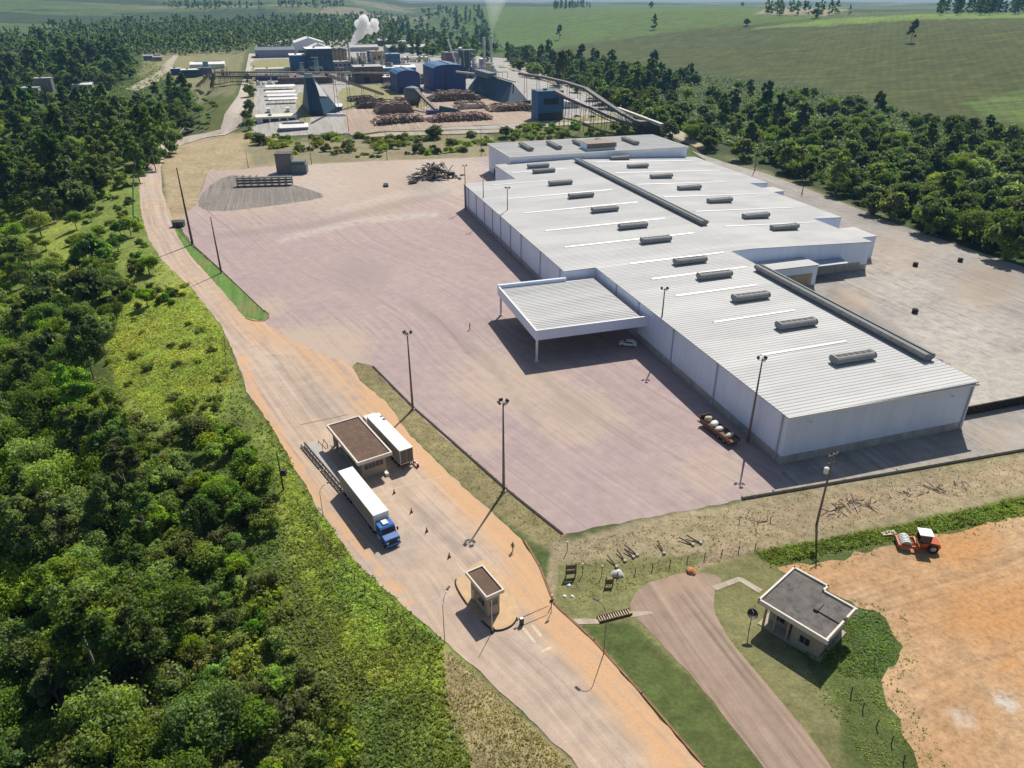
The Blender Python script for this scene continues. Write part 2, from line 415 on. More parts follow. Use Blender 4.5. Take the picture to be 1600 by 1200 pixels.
# ------------------------------------------------------------------ laid surfaces: paving, roads, dirt
def gmat(name, base, base2, dust, streak=((0, 0, 0), 1, 1), rough=.9, edge=(.2, .18, .1), crack=True, sk=.8, rough_amt=.6, track=1.0, wobble=9):
    """ground surface: two base tones in big patches, streaks along uv.x, dust from an attribute, fine grain, worn edges"""
    m, b, p = newmat(name); o = b.pos()
    uv = b.attr('flow').outputs['Vector']
    big = b.noise(o, .045, 5, .65, .6); mid = b.noise(o, .35, 5, .7); fine = b.noise(o, 5.0, 3, .7)
    st = b.noise(b.mapping(uv, 0, (.035, 1.1, 1)), 1.0, 5, .65)
    st2 = b.noise(b.mapping(uv, 0, (.02, .35, 1), (7, 3, 0)), 1.0, 3, .6)
    c = b.mix(b.ramp(big, [(.38, 0), (.62, 1)]), base, base2)
    c = b.mix(sk, c, b.ramp(st, [(.25, .74), (.75, 1.22)]), 'MULTIPLY')
    c = b.mix(sk * .8, c, b.ramp(st2, [(.3, .8), (.7, 1.16)]), 'MULTIPLY')
    c = b.mix(rough_amt, c, b.ramp(mid, [(.25, .72), (.75, 1.24)]), 'MULTIPLY')
    wob = b.new('ShaderNodeTexNoise'); wob.inputs['Scale'].default_value = .012; wob.inputs['Detail'].default_value = 1; b.link(o, wob.inputs['Vector'])
    for ka, (ang_, sc_, am_) in enumerate(((.0, .9, .30), (.55, 1.3, .22), (-.9, 1.1, .22))):
        vv = b.new('ShaderNodeVectorMath', operation='MULTIPLY_ADD'); b.link(wob.outputs['Color'], vv.inputs[0]); vv.inputs[1].default_value = (wobble, wobble, 0); b.link(uv, vv.inputs[2])
        tn = b.noise(b.mapping(vv.outputs[0], ang_, (.006, sc_, 1), (ka * 13, ka * 5, 0)), 1.0, 3, .55)
        mk = b.ramp(b.noise(b.mapping(o, 0, (1, 1, 1), (ka * 31, 0, 0)), .022, 2, .5), [(.42, 0), (.62, 1)])
        tr_ = b.ramp(tn, [(.36, 1 - am_ * track), (.46, 1), (.56, 1), (.66, 1 + am_ * track * .7)])
        c = b.mix(mk, c, b.mix(1, c, tr_, 'MULTIPLY'))
    df = b.math('ADD', b.attr('dust').outputs['Fac'], b.math('MULTIPLY', b.math('SUBTRACT', st, .5), 1.5))
    df = b.math('ADD', df, b.math('MULTIPLY', b.math('SUBTRACT', mid, .5), .7))
    df = b.math('MULTIPLY', b.ramp(df, [(.25, 0), (.85, 1)]), b.ramp(b.attr('dust').outputs['Fac'], [(.0, 0), (.12, 1)]))
    c = b.mix(b.math('MULTIPLY', df, .85), c, dust)
    pl = b.attr('pale').outputs['Fac']
    c = b.mix(b.math('MULTIPLY', pl, b.ramp(b.math('ADD', mid, b.math('MULTIPLY', st, .5)), [(.55, 0), (.9, .9)])), c, (.55, .5, .44))
    dk = b.attr('dark').outputs['Fac']
    c = b.mix(b.math('MULTIPLY', dk, b.ramp(b.math('ADD', mid, b.math('MULTIPLY', big, .5)), [(.5, .15), (.9, .85)])), c, (.16, .145, .13))
    c = b.mix(.45, c, b.ramp(fine, [(.25, .7), (.75, 1.25)]), 'MULTIPLY')
    if name == 'dirt':
        gr = b.noise(o, 1.3, 6, .75); c = b.mix(.85, c, b.ramp(gr, [(.3, .58), (.5, 1), (.75, 1.3)]), 'MULTIPLY')
    b.link(c, p.inputs['Base Color']); p.inputs['Roughness'].default_value = rough; p.inputs['Specular IOR Level'].default_value = .25
    b.link(b.bump(b.mix(.5, mid, fine), .6 if name == 'dirt' else .25, .12 if name == 'dirt' else .06), p.inputs['Normal'])
    return m
def jitter_outline(pts, amp, seg):
    """resample the outline every `seg` metres and fray it"""
    Q, N = [], []; n = len(pts)
    for i in range(n):
        a, c = Vector(pts[i]).to_2d(), Vector(pts[(i + 1) % n]).to_2d(); L = (c - a).length
        k = max(1, int(L / seg)); nn = Vector((-(c - a).y, (c - a).x)).normalized() if L > 0 else Vector((0, 0))
        for j in range(k): Q.append(tuple(a + (c - a) * j / k)); N.append(tuple(nn))
    Q, N = np.array(Q), np.array(N)
    Q = Q + N * (amp * fbm(Q[:, 0] / 2.2, Q[:, 1] / 2.2, 77, 3))[:, None]
    return [tuple(q) for q in Q]
def sheet(name, outline, mat, off=.03, grid=3.0, fray=.35, seg=1.2, world=False, dust=(), pale=(), dark=(), flow=None, sm=0, kind='structure', line=None):
    if sm: outline = smooth_poly(outline, sm)
    pts = outline if world else [tuple(q[:2]) for q in at(np.array([a for a, c in outline]), np.array([c for a, c in outline]))]
    pts = jitter_outline(pts, fray, seg)
    n = len(pts); A = np.array(pts)
    x0, y0 = A.min(0); x1, y1 = A.max(0)
    gx, gy = np.meshgrid(np.arange(x0, x1, grid), np.arange(y0, y1, grid)); gx = gx.ravel(); gy = gy.ravel()
    gx = gx + RNG.uniform(-.2, .2, gx.shape) * grid; gy = gy + RNG.uniform(-.2, .2, gy.shape) * grid
    ok = psdf(gx, gy, pts) > grid * .4
    co = [Vector(q) for q in pts] + [Vector((a, c)) for a, c in zip(gx[ok], gy[ok])]
    vs, es, fs, *_ = delaunay_2d_cdt(co, [(i, (i + 1) % n) for i in range(n)], [], 1, 1e-4)
    X = np.array([v.x for v in vs]); Y = np.array([v.y for v in vs]); R = np.hypot(X, Y)
    tzv = tz(X, Y)
    Z = tzv + off + np.where(np.abs(tzv) > .001, np.minimum(.25, .0006 * R), 0)
    me = bpy.data.meshes.new(name); me.from_pydata([tuple(q) for q in np.stack([X, Y, Z], -1)], [], [tuple(f) for f in fs])
    bm = bmesh.new(); bm.from_mesh(me); bmesh.ops.recalc_face_normals(bm, faces=bm.faces)
    if sum(f.normal.z for f in bm.faces) < 0: bmesh.ops.reverse_faces(bm, faces=bm.faces)
    bm.to_mesh(me); bm.free()
    for q in me.polygons: q.use_smooth = True
    px, py = proj(X, Y, Z)
    def blobs(lst):
        v = np.zeros(len(X))
        for q in lst:
            if len(q) == 4:            # blob x, y, radius px, amount
                v = np.maximum(v, q[3] * (1 - sstep(.2, 1, np.hypot(px - q[0], (py - q[1]) * 1.7) / q[2])))
            else:                       # band along a polyline: points, half width px, amount
                d, _ = seg_dist(px, py, q[0]); v = np.maximum(v, q[2] * (1 - sstep(.25, 1, d / q[1])))
        return v
    set_f(me, 'dust', blobs(dust)); set_f(me, 'pale', blobs(pale)); set_f(me, 'dark', blobs(dark))
    if line is not None:
        L = [tuple(P(*q))[:2] for q in line]; d, s = seg_dist(X, Y, L)
        best = np.full(X.shape, 1e18); S = np.zeros(X.shape); acc = 0
        for (ax, ay), (bx, by) in zip(L[:-1], L[1:]):
            ux, uy = bx - ax, by - ay; ln = math.hypot(ux, uy); t = np.clip(((X - ax) * ux + (Y - ay) * uy) / ln ** 2, 0, 1)
            dd = (X - ax - t * ux) ** 2 + (Y - ay - t * uy) ** 2; mm = dd < best
            best = np.where(mm, dd, best); S = np.where(mm, acc + t * ln, S); acc += ln
        FL = np.stack([S, d * s, 0 * S], -1)
    else:
        a = flow if flow is not None else WA + math.pi / 2
        FL = np.stack([X * math.cos(a) + Y * math.sin(a), -X * math.sin(a) + Y * math.cos(a), 0 * X], -1)
    at_ = me.attributes.new('flow', 'FLOAT_VECTOR', 'POINT'); at_.data.foreach_set('vector', FL.astype(np.float32).ravel())
    me.materials.append(MAT[mat]); ob = bpy.data.objects.new(name, me); COL.objects.link(ob); tag(ob, kind=kind)
    return ob

gmat('road_surface', (.53, .40, .30), (.48, .38, .31), (.62, .37, .19), sk=.6, rough_amt=.55, track=.8)
gmat('yard_surface', (.40, .305, .298), (.425, .33, .308), (.49, .39, .30), sk=.2, rough_amt=.5, track=.6, wobble=18)
gmat('concrete_apron', (.41, .375, .34), (.31, .285, .26), (.45, .35, .25), sk=.25, rough_amt=.75, track=.9)
gmat('gravel', (.23, .205, .185), (.27, .24, .21), (.4, .33, .26))
gmat('dirt', (.47, .285, .145), (.52, .345, .20), (.53, .26, .09), sk=.25, rough_amt=1, track=.7, wobble=22)
gmat('old_asphalt', (.335, .24, .185), (.355, .265, .205), (.40, .28, .2), crack=False)
gmat('pale_concrete', (.48, .41, .31), (.44, .38, .3), (.5, .38, .25))
gmat('mill_paving', (.42, .40, .38), (.40, .38, .34), (.5, .38, .28))
gmat('log_yard', (.46, .35, .27), (.42, .32, .25), (.55, .33, .2), crack=False)
gmat('verge_grass', (.12, .23, .045), (.16, .24, .06), (.28, .2, .1), crack=False)
gmat('green_lawn', (.075, .115, .03), (.10, .13, .045), (.2, .17, .09), crack=False)

# yard paving, runs under the warehouse
med = P(880, 835) - P(580, 572); medang = math.atan2(med.y, med.x)
sheet('yard', [(325, 268), (440, 259), (600, 251), (725, 247), (775, 244), (850, 300), (1000, 420), (1130, 560), (1240, 735), (1214, 770), (880, 835), (790, 766), (645, 640),
               (582, 572), (558, 566), (540, 582), (480, 565), (430, 535), (405, 502), (416, 494), (345, 424), (302, 384), (276, 345), (306, 320), (318, 290)],
      'yard_surface', .02, 1.8, .6, flow=medang,
      dust=[(520, 540, 110, .8), (470, 540, 90, 1.0), (520, 560, 60, 1.0), (800, 600, 160, .75), (900, 650, 140, .7), (760, 690, 60, .7), (420, 480, 60, .6), (1100, 740, 120, .55), (700, 700, 120, .4), (560, 262, 260, .8), (400, 300, 150, .7), (700, 280, 120, .7)],
      pale=[(680, 275, 70, 1), (730, 262, 60, .5), ([(440, 375), (560, 345), (680, 335)], 8, .8), ([(520, 330), (640, 300), (720, 300)], 8, .7), (480, 285, 110, .5)],
      dark=[(660, 285, 50, .5), (350, 300, 60, .3), ([(760, 500), (880, 620), (1000, 700)], 10, .4), ([(640, 470), (760, 560), (860, 700)], 9, .4), ([(330, 370), (500, 350), (700, 300)], 8, .35), (900, 640, 60, .3), (560, 430, 70, .3)])
ROAD_OUT = [(1020, 1330), (905, 1200), (850, 1148), (760, 1060), (690, 998), (640, 957), (560, 884), (500, 800), (455, 722), (420, 660), (386, 612), (369, 560), (346, 510), (301, 452), (256, 410), (231, 372),
            (220, 330), (217, 290), (218, 238), (250, 221), (300, 212), (345, 203), (372, 150), (384, 110), (389, 84), (398, 84), (396, 110), (390, 150), (378, 196), (350, 212), (292, 224), (262, 236), (251, 262), (254, 300),
            (271, 350), (300, 400), (350, 455), (384, 496), (412, 502), (450, 528), (500, 552), (545, 568), (562, 594), (602, 628), (642, 682), (682, 722), (742, 777), (815, 842), (840, 882), (862, 942), (925, 1002), (1000, 1085), (1095, 1195), (1220, 1330)]
RL = [(1120, 1330), (1000, 1195), (880, 1060), (790, 980), (720, 880), (600, 760), (500, 650), (430, 560), (350, 480), (290, 410), (245, 350), (233, 290), (236, 240), (300, 216), (360, 204), (388, 110)]
sheet('road', ROAD_OUT, 'road_surface', .06, 2.0, .45, line=RL,
      dust=[([(1150, 1230), (1000, 1060), (880, 930), (800, 830), (690, 710), (600, 615)], 85, .8), ([(1060, 1200), (900, 1000), (820, 920)], 70, .8), ([(600, 620), (520, 560), (440, 520), (380, 470)], 70, .55),
            ([(640, 940), (560, 860), (470, 740), (400, 620), (380, 560)], 16, .8), (470, 560, 100, .3), (300, 430, 50, .3), (240, 290, 26, .3)],
      pale=[([(800, 950), (900, 1070), (1000, 1190)], 26, .5), (690, 940, 22, 1.2), ([(300, 214), (355, 204), (384, 130), (392, 86)], 16, 1.3), ([(232, 300), (234, 240), (280, 220)], 10, .6), (420, 560, 60, .4), ([(610, 690), (700, 790), (780, 870)], 14, .45)],
      dark=[(500, 640, 60, .25), ([(1010, 1190), (880, 1040), (760, 900), (650, 790), (560, 690), (480, 590)], 9, .5), ([(930, 1190), (820, 1060), (700, 930), (600, 830), (520, 740)], 8, .4)])
sheet('gravel_patch', [(310, 322), (322, 296), (362, 274), (430, 284), (470, 292), (505, 308), (420, 322), (345, 330)], 'gravel', .035, 3, .5, sm=3)
sheet('dirt_lot', [(1215, 888), (1300, 876), (1390, 852), (1480, 832), (1610, 806), (1850, 770), (2000, 1300), (1480, 1300), (1440, 1200), (1400, 1125), (1372, 1062), (1402, 1040), (1406, 1010), (1382, 966), (1336, 948), (1320, 935), (1250, 900)],
      'dirt', .03, 2.0, 1.3, flow=.35, dust=[(1560, 960, 160, .7), (1500, 850, 120, .6), (1590, 1050, 100, .5)], pale=[(1505, 1128, 26, 2.2), (1524, 1118, 18, 2), (1568, 1100, 20, 2), (1350, 950, 90, .3)], dark=[(1380, 860, 60, .35)], sm=3)
sheet('old_driveway', [(985, 955), (990, 930), (1015, 910), (1080, 895), (1128, 905), (1116, 925), (1120, 960), (1150, 1012), (1215, 1090), (1300, 1198), (1400, 1330), (1300, 1330), (1190, 1195), (1100, 1080), (1030, 1000)],
      'old_asphalt', .03, 2.0, .35, dust=[(1060, 910, 60, .9), (1000, 935, 40, .6), ([(1120, 960), (1300, 1190)], 14, .7)], sm=3)
sheet('footpath', [(884, 967), (935, 967), (938, 975), (888, 976)], 'pale_concrete', .05, 2, .05)
sheet('footpath', [(982, 956), (1015, 955), (1022, 959), (986, 965)], 'pale_concrete', .05, 2, .05)
sheet('footpath', [(1112, 916), (1152, 902), (1160, 903), (1192, 922), (1186, 927), (1156, 909), (1120, 923)], 'pale_concrete', .055, 2, .05)
sheet('concrete_yard', [(1080, 236), (1195, 271), (1290, 306), (1400, 350), (1500, 384), (1600, 417), (1830, 490), (1830, 640), (1600, 702), (1400, 735), (1207, 769), (1219, 740), (1260, 700), (1400, 660), (1440, 560), (1200, 410), (1300, 380), (1120, 260)],
      'concrete_apron', .045, 3.0, .2, flow=WA + math.pi / 2,
      dust=[(1400, 400, 120, .5), (1330, 470, 60, .7), (1540, 450, 120, .6), (1560, 680, 80, .5)], pale=[(1480, 540, 160, .9), (1540, 590, 80, .8), (1420, 450, 90, .6)], dark=[(1400, 330, 120, .3), (1560, 440, 80, .4), ([(1300, 460), (1500, 590)], 16, .8)])
sheet('green_verge', [(270, 352), (300, 386), (347, 426), (408, 482), (418, 490), (419, 496), (412, 500), (398, 500), (382, 496), (348, 455), (300, 402), (281, 376)], 'verge_grass', .075, 1.5, .25, dust=[(385, 480, 40, .5), (320, 410, 20, .6), (280, 360, 20, .4)])
sheet('mill_yard', [(398, 86), (400, 60), (560, 62), (800, 92), (860, 108), (960, 160), (1040, 205), (1080, 228), (960, 188), (780, 202), (600, 206), (392, 214), (388, 160), (394, 110)], 'mill_paving', .05, 14, .8, seg=8, dust=[(650, 180, 130, .7)])
sheet('log_ground', [(545, 160), (640, 150), (740, 148), (850, 168), (850, 190), (600, 205), (548, 212)], 'log_yard', .12, 8, .8, seg=5, sm=3)
sheet('service_lane', [(545, 216), (600, 208), (780, 203), (960, 187), (962, 191), (780, 208), (600, 214)], 'pale_concrete', .16, 8, .3, seg=5)
sheet('side_track', [(196, 140), (250, 110), (272, 86), (280, 86), (268, 108), (244, 130), (215, 142)], 'pale_concrete', .15, 10, .5, seg=6)
sheet('valley_track', [(790, 100), (860, 118), (960, 158), (1050, 200), (1105, 232), (1095, 236), (1035, 206), (940, 162), (850, 126), (785, 104)], 'pale_concrete', .15, 10, .5, seg=6, dust=[(1080, 225, 40, .8)])
gmat('dry_lawn', (.27, .27, .11), (.32, .29, .14), (.4, .32, .18), crack=False, sk=.3)
for q in ([(398, 95), (458, 93), (458, 105), (398, 106)], [(534, 139), (620, 133), (626, 152), (600, 158), (548, 172), (536, 168)], [(466, 148), (474, 148), (486, 184), (472, 194), (464, 170)], [(640, 158), (668, 154), (672, 164), (640, 170)], [(758, 166), (786, 160), (815, 172), (780, 176)], [(392, 112), (398, 112), (394, 200), (389, 210), (386, 170)], [(880, 186), (950, 178), (962, 186), (880, 191)]):
    sheet('grass', q, 'dry_lawn', .20, 8, .6, seg=5, sm=3)
# painted lines and tar joints
m, b, p = newmat('road_paint'); n = b.noise(b.pos(), 1.6, 4, .7)
b.link(b.mix(b.ramp(n, [(.4, 0), (.7, .8)]), (.66, .56, .42), (.45, .34, .24)), p.inputs['Base Color'])
m, b, p = newmat('tar_joint'); p.inputs['Base Color'].default_value = (.2, .14, .1, 1)
def ground_line(name, pts, wid, mat, off):
    mb = MB(); Q = [P(*q) for q in pts]
    for i in range(len(Q) - 1):
        a, c = Q[i], Q[i + 1]; n = (c - a).normalized().cross(Vector((0, 0, 1))) * wid / 2
        K = max(1, int((c - a).length / 6))
        for k in range(K):
            q0, q1 = a.lerp(c, k / K), a.lerp(c, (k + 1) / K)
            z0 = float(tz(q0.x, q0.y)) + off; z1 = float(tz(q1.x, q1.y)) + off
            mb.quad((q0.x - n.x, q0.y - n.y, z0), (q0.x + n.x, q0.y + n.y, z0), (q1.x + n.x, q1.y + n.y, z1), (q1.x - n.x, q1.y - n.y, z1))
    return tag(mb.build(name, mat), kind='structure')
mk = MB()
for q in ([(817, 982), (836, 1004)], [(831, 977), (846, 995)], [(845, 1019), (862, 1012)], [(600, 768), (690, 745)], [(714, 880), (732, 902)], [(628, 715), (660, 752)]):
    a, c = P(*q[0]), P(*q[1]); n = (c - a).normalized().cross(Vector((0, 0, 1))) * (.22 if q[0][0] > 800 else .09)
    mk.quad(a - n + Vector((0, 0, .075)), a + n + Vector((0, 0, .075)), c + n + Vector((0, 0, .075)), c - n + Vector((0, 0, .075)))
tag(mk.build('road_marking', 'road_paint'), kind='structure')
ground_line('road_joint', [(470, 664), (545, 648)], .25, 'tar_joint', .075)
# ------------------------------------------------------------------ the long white warehouse
m, b, p = newmat('roof_sheet'); o = b.obj()
n = b.noise(b.mapping(o, 0, (.05, .9, 1)), 1.0, 5, .6); n2 = b.noise(o, .12, 5, .65); n3 = b.noise(b.mapping(o, 0, (.02, .11, 1)), 1, 1, .5)
c = b.mix(b.ramp(n, [(.3, 0), (.7, 1)]), (.50, .50, .495), (.565, .565, .56))
c = b.mix(b.ramp(n2, [(.48, 0), (.78, .45)]), c, (.43, .40, .37)); c = b.mix(b.ramp(n3, [(.45, 0), (.6, .35)]), c, (.70, .70, .67))
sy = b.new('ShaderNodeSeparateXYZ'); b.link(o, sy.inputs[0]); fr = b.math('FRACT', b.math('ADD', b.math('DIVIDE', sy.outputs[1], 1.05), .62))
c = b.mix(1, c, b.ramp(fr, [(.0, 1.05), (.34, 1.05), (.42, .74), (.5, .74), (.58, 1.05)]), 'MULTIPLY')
b.link(c, p.inputs['Base Color']); p.inputs['Roughness'].default_value = .85; p.inputs['Specular IOR Level'].default_value = .2
m, b, p = newmat('wall_panel'); o = b.obj()
wv = b.new('ShaderNodeTexWave', wave_type='BANDS', bands_direction='DIAGONAL'); wv.inputs['Scale'].default_value = 1.3; b.link(b.mapping(o, 0, (1, 1, 0)), wv.inputs['Vector'])
st = b.noise(b.mapping(o, 0, (.8, .8, .06)), 1.0, 5, .7); bl = b.noise(o, .12, 3, .5)
c = b.mix(b.ramp(st, [(.42, 0), (.75, .5)]), (.72, .80, .97), (.55, .62, .76)); c = b.mix(.35, c, b.ramp(bl, [(.3, .85), (.7, 1.1)]), 'MULTIPLY')
b.link(c, p.inputs['Base Color']); p.inputs['Roughness'].default_value = .55
b.link(b.bump(wv.outputs['Color'], .25, .04), p.inputs['Normal'])
m, b, p = newmat('plinth'); o = b.obj()
st = b.noise(b.mapping(o, 0, (.5, .5, .25)), 1.0, 6, .7)
c = b.mix(b.ramp(st, [(.35, 0), (.7, 1)]), (.50, .46, .40), (.27, .26, .24)); b.link(c, p.inputs['Base Color'])
paint('vent_metal', (.23, .24, .245), .7, .15, .15, .8, (.2, .19, .18), .4)
paint('monitor_metal', (.19, .20, .205), .75, .1, .15, .4, (.22, .21, .2), .4)
paint('vent_dark', (.06, .055, .05), .8, 0, .3, 2)
paint('skylight', (.78, .78, .76), .35, 0, .03, 1)
paint('trim_white', (.78, .78, .77), .5, 0, .05, 1, (.6, .58, .54), .3)
paint('downpipe', (.40, .44, .50), .5, 0, .1, 1)
paint('brown_louvre', (.22, .16, .11), .7, 0, .2, 1, (.4, .33, .25), .5)
paint('stained_concrete', (.42, .38, .33), .85, 0, .18, .5, (.18, .16, .13), .6, True)
paint('dark_opening', (.03, .03, .035), .6, 0, .3, 1)
WT = thing('warehouse', 'very long white metal warehouse with ribbed pale roof, roof vents and entrance canopy', 'warehouse', WC, WA)
k = SS
H0 = 10.05
def zr(u):
    return H0 + .014 * u * k if u <= 44 else H0 + .014 * 44 * k - .042 * (u - 44) * k
STRIPS = [(0, 76, 0, 37.5), (76, 101, -8.3, 82.4), (101, 150.5, -8.3, 93), (150.5, 176, -8.3, 101), (176, 203.5, 11.5, 101)]
STRIPS[0] = (0, 76, 0, 37.5)
outline = [(0, 0), (37.5, 0), (37.5, 76), (82.4, 76), (82.4, 101), (93, 101), (93, 150.5), (101, 150.5), (101, 203.5), (11.5, 203.5), (11.5, 176), (-8.3, 176), (-8.3, 76), (0, 76)]
mb = MB(); N = len(outline)
for i in range(N):
    (u0, v0), (u1, v1) = outline[i], outline[(i + 1) % N]
    cuts = [u0] + ([44] if min(u0, u1) < 44 < max(u0, u1) else []) + [u1]
    vv = [v0] + ([v0] if len(cuts) == 3 else []) + [v1]
    for q in range(len(cuts) - 1):
        a, c_, va, vc = cuts[q], cuts[q + 1], vv[q], vv[q + 1]
        mb.quad((a * k, va * k, 0), (c_ * k, vc * k, 0), (c_ * k, vc * k, zr(c_) - .05), (a * k, va * k, zr(a) - .05))
mb.build('wall', 'wall_panel', WT)
# plinth a hand's breadth proud of the sheeting
mb = MB()
for i in range(N):
    (u0, v0), (u1, v1) = outline[i], outline[(i + 1) % N]
    d = Vector((u1 - u0, v1 - v0)).normalized(); nn = Vector((d.y, -d.x)) * .06
    a = Vector((u0 * k, v0 * k)) + nn - d * .05; c_ = Vector((u1 * k, v1 * k)) + nn + d * .05
    hh = 1.75
    mb.quad((a.x, a.y, 0), (c_.x, c_.y, 0), (c_.x, c_.y, hh), (a.x, a.y, hh))
    mb.quad((a.x, a.y, hh), (c_.x, c_.y, hh), (c_.x - nn.x, c_.y - nn.y, hh), (a.x - nn.x, a.y - nn.y, hh))
mb.build('plinth', 'plinth', WT)
# roof: sheets with standing ribs, slight overhang at the ends
mb = MB()
for si, (v0, v1, u0, u1) in enumerate(STRIPS):
    a, c_ = u0 - .25, u1 + .25
    va, vb = v0 - (.3 if si == 0 else 0), v1
    us = [a, 44, c_] if a < 44 < c_ else [a, c_]
    for q in range(len(us) - 1):
        for zo in (0, -.22):
            mb.quad((us[q] * k, va * k, zr(us[q]) + zo), (us[q + 1] * k, va * k, zr(us[q + 1]) + zo), (us[q + 1] * k, vb * k, zr(us[q + 1]) + zo), (us[q] * k, vb * k, zr(us[q]) + zo))
        for y in (va, vb): mb.quad((us[q] * k, y * k, zr(us[q]) - .22), (us[q + 1] * k, y * k, zr(us[q + 1]) - .22), (us[q + 1] * k, y * k, zr(us[q + 1])), (us[q] * k, y * k, zr(us[q])))
        x0, x1 = us[q] * k, us[q + 1] * k; z0, z1 = zr(us[q]), zr(us[q + 1])
        v = math.ceil(va * k / 1.05) * 1.05
        while v < vb * k - .1:
            w0, h = .09, .04
            mb.add([(x0, v - w0, z0 + .002), (x0, v + w0, z0 + .002), (x0, v + .05, z0 + h), (x0, v - .05, z0 + h), (x1, v - w0, z1 + .002), (x1, v + w0, z1 + .002), (x1, v + .05, z1 + h), (x1, v - .05, z1 + h)],
                   [(1, 2, 6, 5), (2, 3, 7, 6), (3, 0, 4, 7), (0, 1, 2, 3), (4, 7, 6, 5)])
            v += 1.05
    for x in (a, c_): mb.quad((x * k, va * k, zr(x) - .22), (x * k, vb * k, zr(x) - .22), (x * k, vb * k, zr(x)), (x * k, va * k, zr(x)))
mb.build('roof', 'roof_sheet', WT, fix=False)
# bright flashing along the near edge and left eaves
mb = MB()
mb.box(-.35 * k, -.42 * k, H0 - .25, 37.85 * k, -.3 * k, H0 + .16)
mb.build('roof_edge', 'trim_white', WT)
# translucent strips
SKL = [(20.5, 8.9, 27.6), (36.8, 8.8, 28.1), (52.4, 8.7, 29.4), (63.9, 8.7, 34.2), (75.6, 8.7, 35.2), (93.6, -1.6, 37), (109.8, -1.4, 36.4), (130, -1, 37.5), (148.6, -.7, 37), (169.4, 0, 21), (186, 13, 34)]
SKR = [(97, 49, 80), (114.5, 49.5, 85), (134, 49, 84.5), (153.5, 49, 84.5), (174, 50, 95), (195, 51, 95)]
for v, a, c_ in SKL + SKR:
    mb = MB(); w_ = .42
    z0, z1 = zr(a) + .13, zr(c_) + .13
    mb.add([(a * k, v * k - w_, z0 - .1), (c_ * k, v * k - w_, z1 - .1), (c_ * k, v * k + w_, z1 - .1), (a * k, v * k + w_, z0 - .1), (a * k, v * k - w_, z0), (c_ * k, v * k - w_, z1), (c_ * k, v * k + w_, z1), (a * k, v * k + w_, z0), (a * k, v * k, z0 + .1), (c_ * k, v * k, z1 + .1)],
           [(0, 1, 5, 4), (2, 3, 7, 6), (4, 5, 9, 8), (8, 9, 6, 7), (0, 4, 8, 7, 3), (1, 2, 6, 9, 5)])
    mb.build('skylight_strip', 'skylight', WT)
# roof vents
VPROF = [(-.75, -.15), (-.75, .25), (-1.2, .6), (-1.32, 1.0), (-1.2, 1.4), (-.85, 1.68), (-.6, 1.72), (.6, 1.72), (.85, 1.68), (1.2, 1.4), (1.32, 1.0), (1.2, .6), (.75, .25), (.75, -.15)]
def roof_vent(x, y, z, L, along='x'):
    mb = MB(); M = Matrix.Translation((x, y, z)) @ (Matrix.Rotation(math.pi / 2, 4, 'Z') if along == 'y' else Matrix.Identity(4)); mb.M = M
    mb.extr(VPROF, 'x', -L / 2, L / 2)
    bx = [(q[0] * 1.06, q[1] * 1.03 + .01) for q in VPROF[2:12]]
    bx = bx + [(.9, .3), (-.9, .3)]
    mb.extr(bx, 'x', -L / 2 - .12, -L / 2 + .08); mb.extr(bx, 'x', L / 2 - .08, L / 2 + .12)
    v = mb.build('roof_vent', 'vent_metal', WT)
    s = MB(); s.M = M
    for q in range(6):
        a = -L / 2 + .3 + q * (L - .6) / 6; s.box(a + .1, -.52, 1.7, a + (L - .6) / 6 - .1, .52, 1.735)
    s.build('vent_slot', 'vent_dark', v)
for u, v in [(25.5, 192), (24.5, 182.7), (23.2, 161.8), (23, 142.2), (23.1, 123.2), (23.2, 103.8), (23.1, 89.6), (22.9, 71.1), (22.9, 59.8), (22.9, 45.1), (22.9, 29.4), (22.9, 13.2)] + \
            [(64, 200), (63.5, 182.5), (63.5, 163), (64, 143.5), (64.3, 124.5), (64.4, 104.5), (65, 91.3)]:
    roof_vent(u * k, v * k, zr(u) - .05, 9.2)
MPROF = [(-.7, -.3), (-.7, .3), (-1.25, .65), (-1.45, 1.15), (-1.1, 1.6), (-.35, 1.72), (-.3, 1.45), (.3, 1.45), (.35, 1.72), (1.1, 1.6), (1.45, 1.15), (1.25, .65), (.7, .3), (.7, -.3)]
def monitor(u, v0, v1):
    mb = MB(); mb.extr(MPROF, 'y', v0 * k, v1 * k); mb.M = Matrix.Translation((u * k, 0, zr(u))); mb2 = MB(); mb2.M = mb.M; mb2.extr(MPROF, 'y', v0 * k, v1 * k)
    n_ = int((v1 - v0) * k / 3)
    for i in range(n_ + 1):
        y = v0 * k + (v1 - v0) * k * i / n_; mb2.extr([(a * 1.03, c_ * 1.02 + .005) for a, c_ in MPROF[2:5]] + [(-.9, 1.0), (-.9, .7)], 'y', y - .05, y + .05)
    r = mb2.build('ridge_vent', 'monitor_metal', WT)
    s = MB(); s.M = mb.M; s.box(-.29, v0 * k + .2, 1.46, .29, v1 * k - .2, 1.5); s.build('vent_slot', 'vent_dark', r)
monitor(43.6, 99, 197)
monitor(35.6, 8.6, 61)
# downpipes on the left and end walls
for u, v in [(-.12, v) for v in (1.2, 20.5, 36.8, 52.4, 64)] + [(-8.42, v) for v in (79, 93.6, 109.8, 120, 130, 139, 148.6, 159, 169.4, 175)] + [(36.9, -.12)]:
    mb = MB(); mb.box(u * k - .13, v * k - .13, .1, u * k + .13, v * k + .13, zr(u) - .3); mb.cbox(u * k, v * k, zr(u) - .45, .42, .42, .35); mb.build('downpipe', 'downpipe', WT)
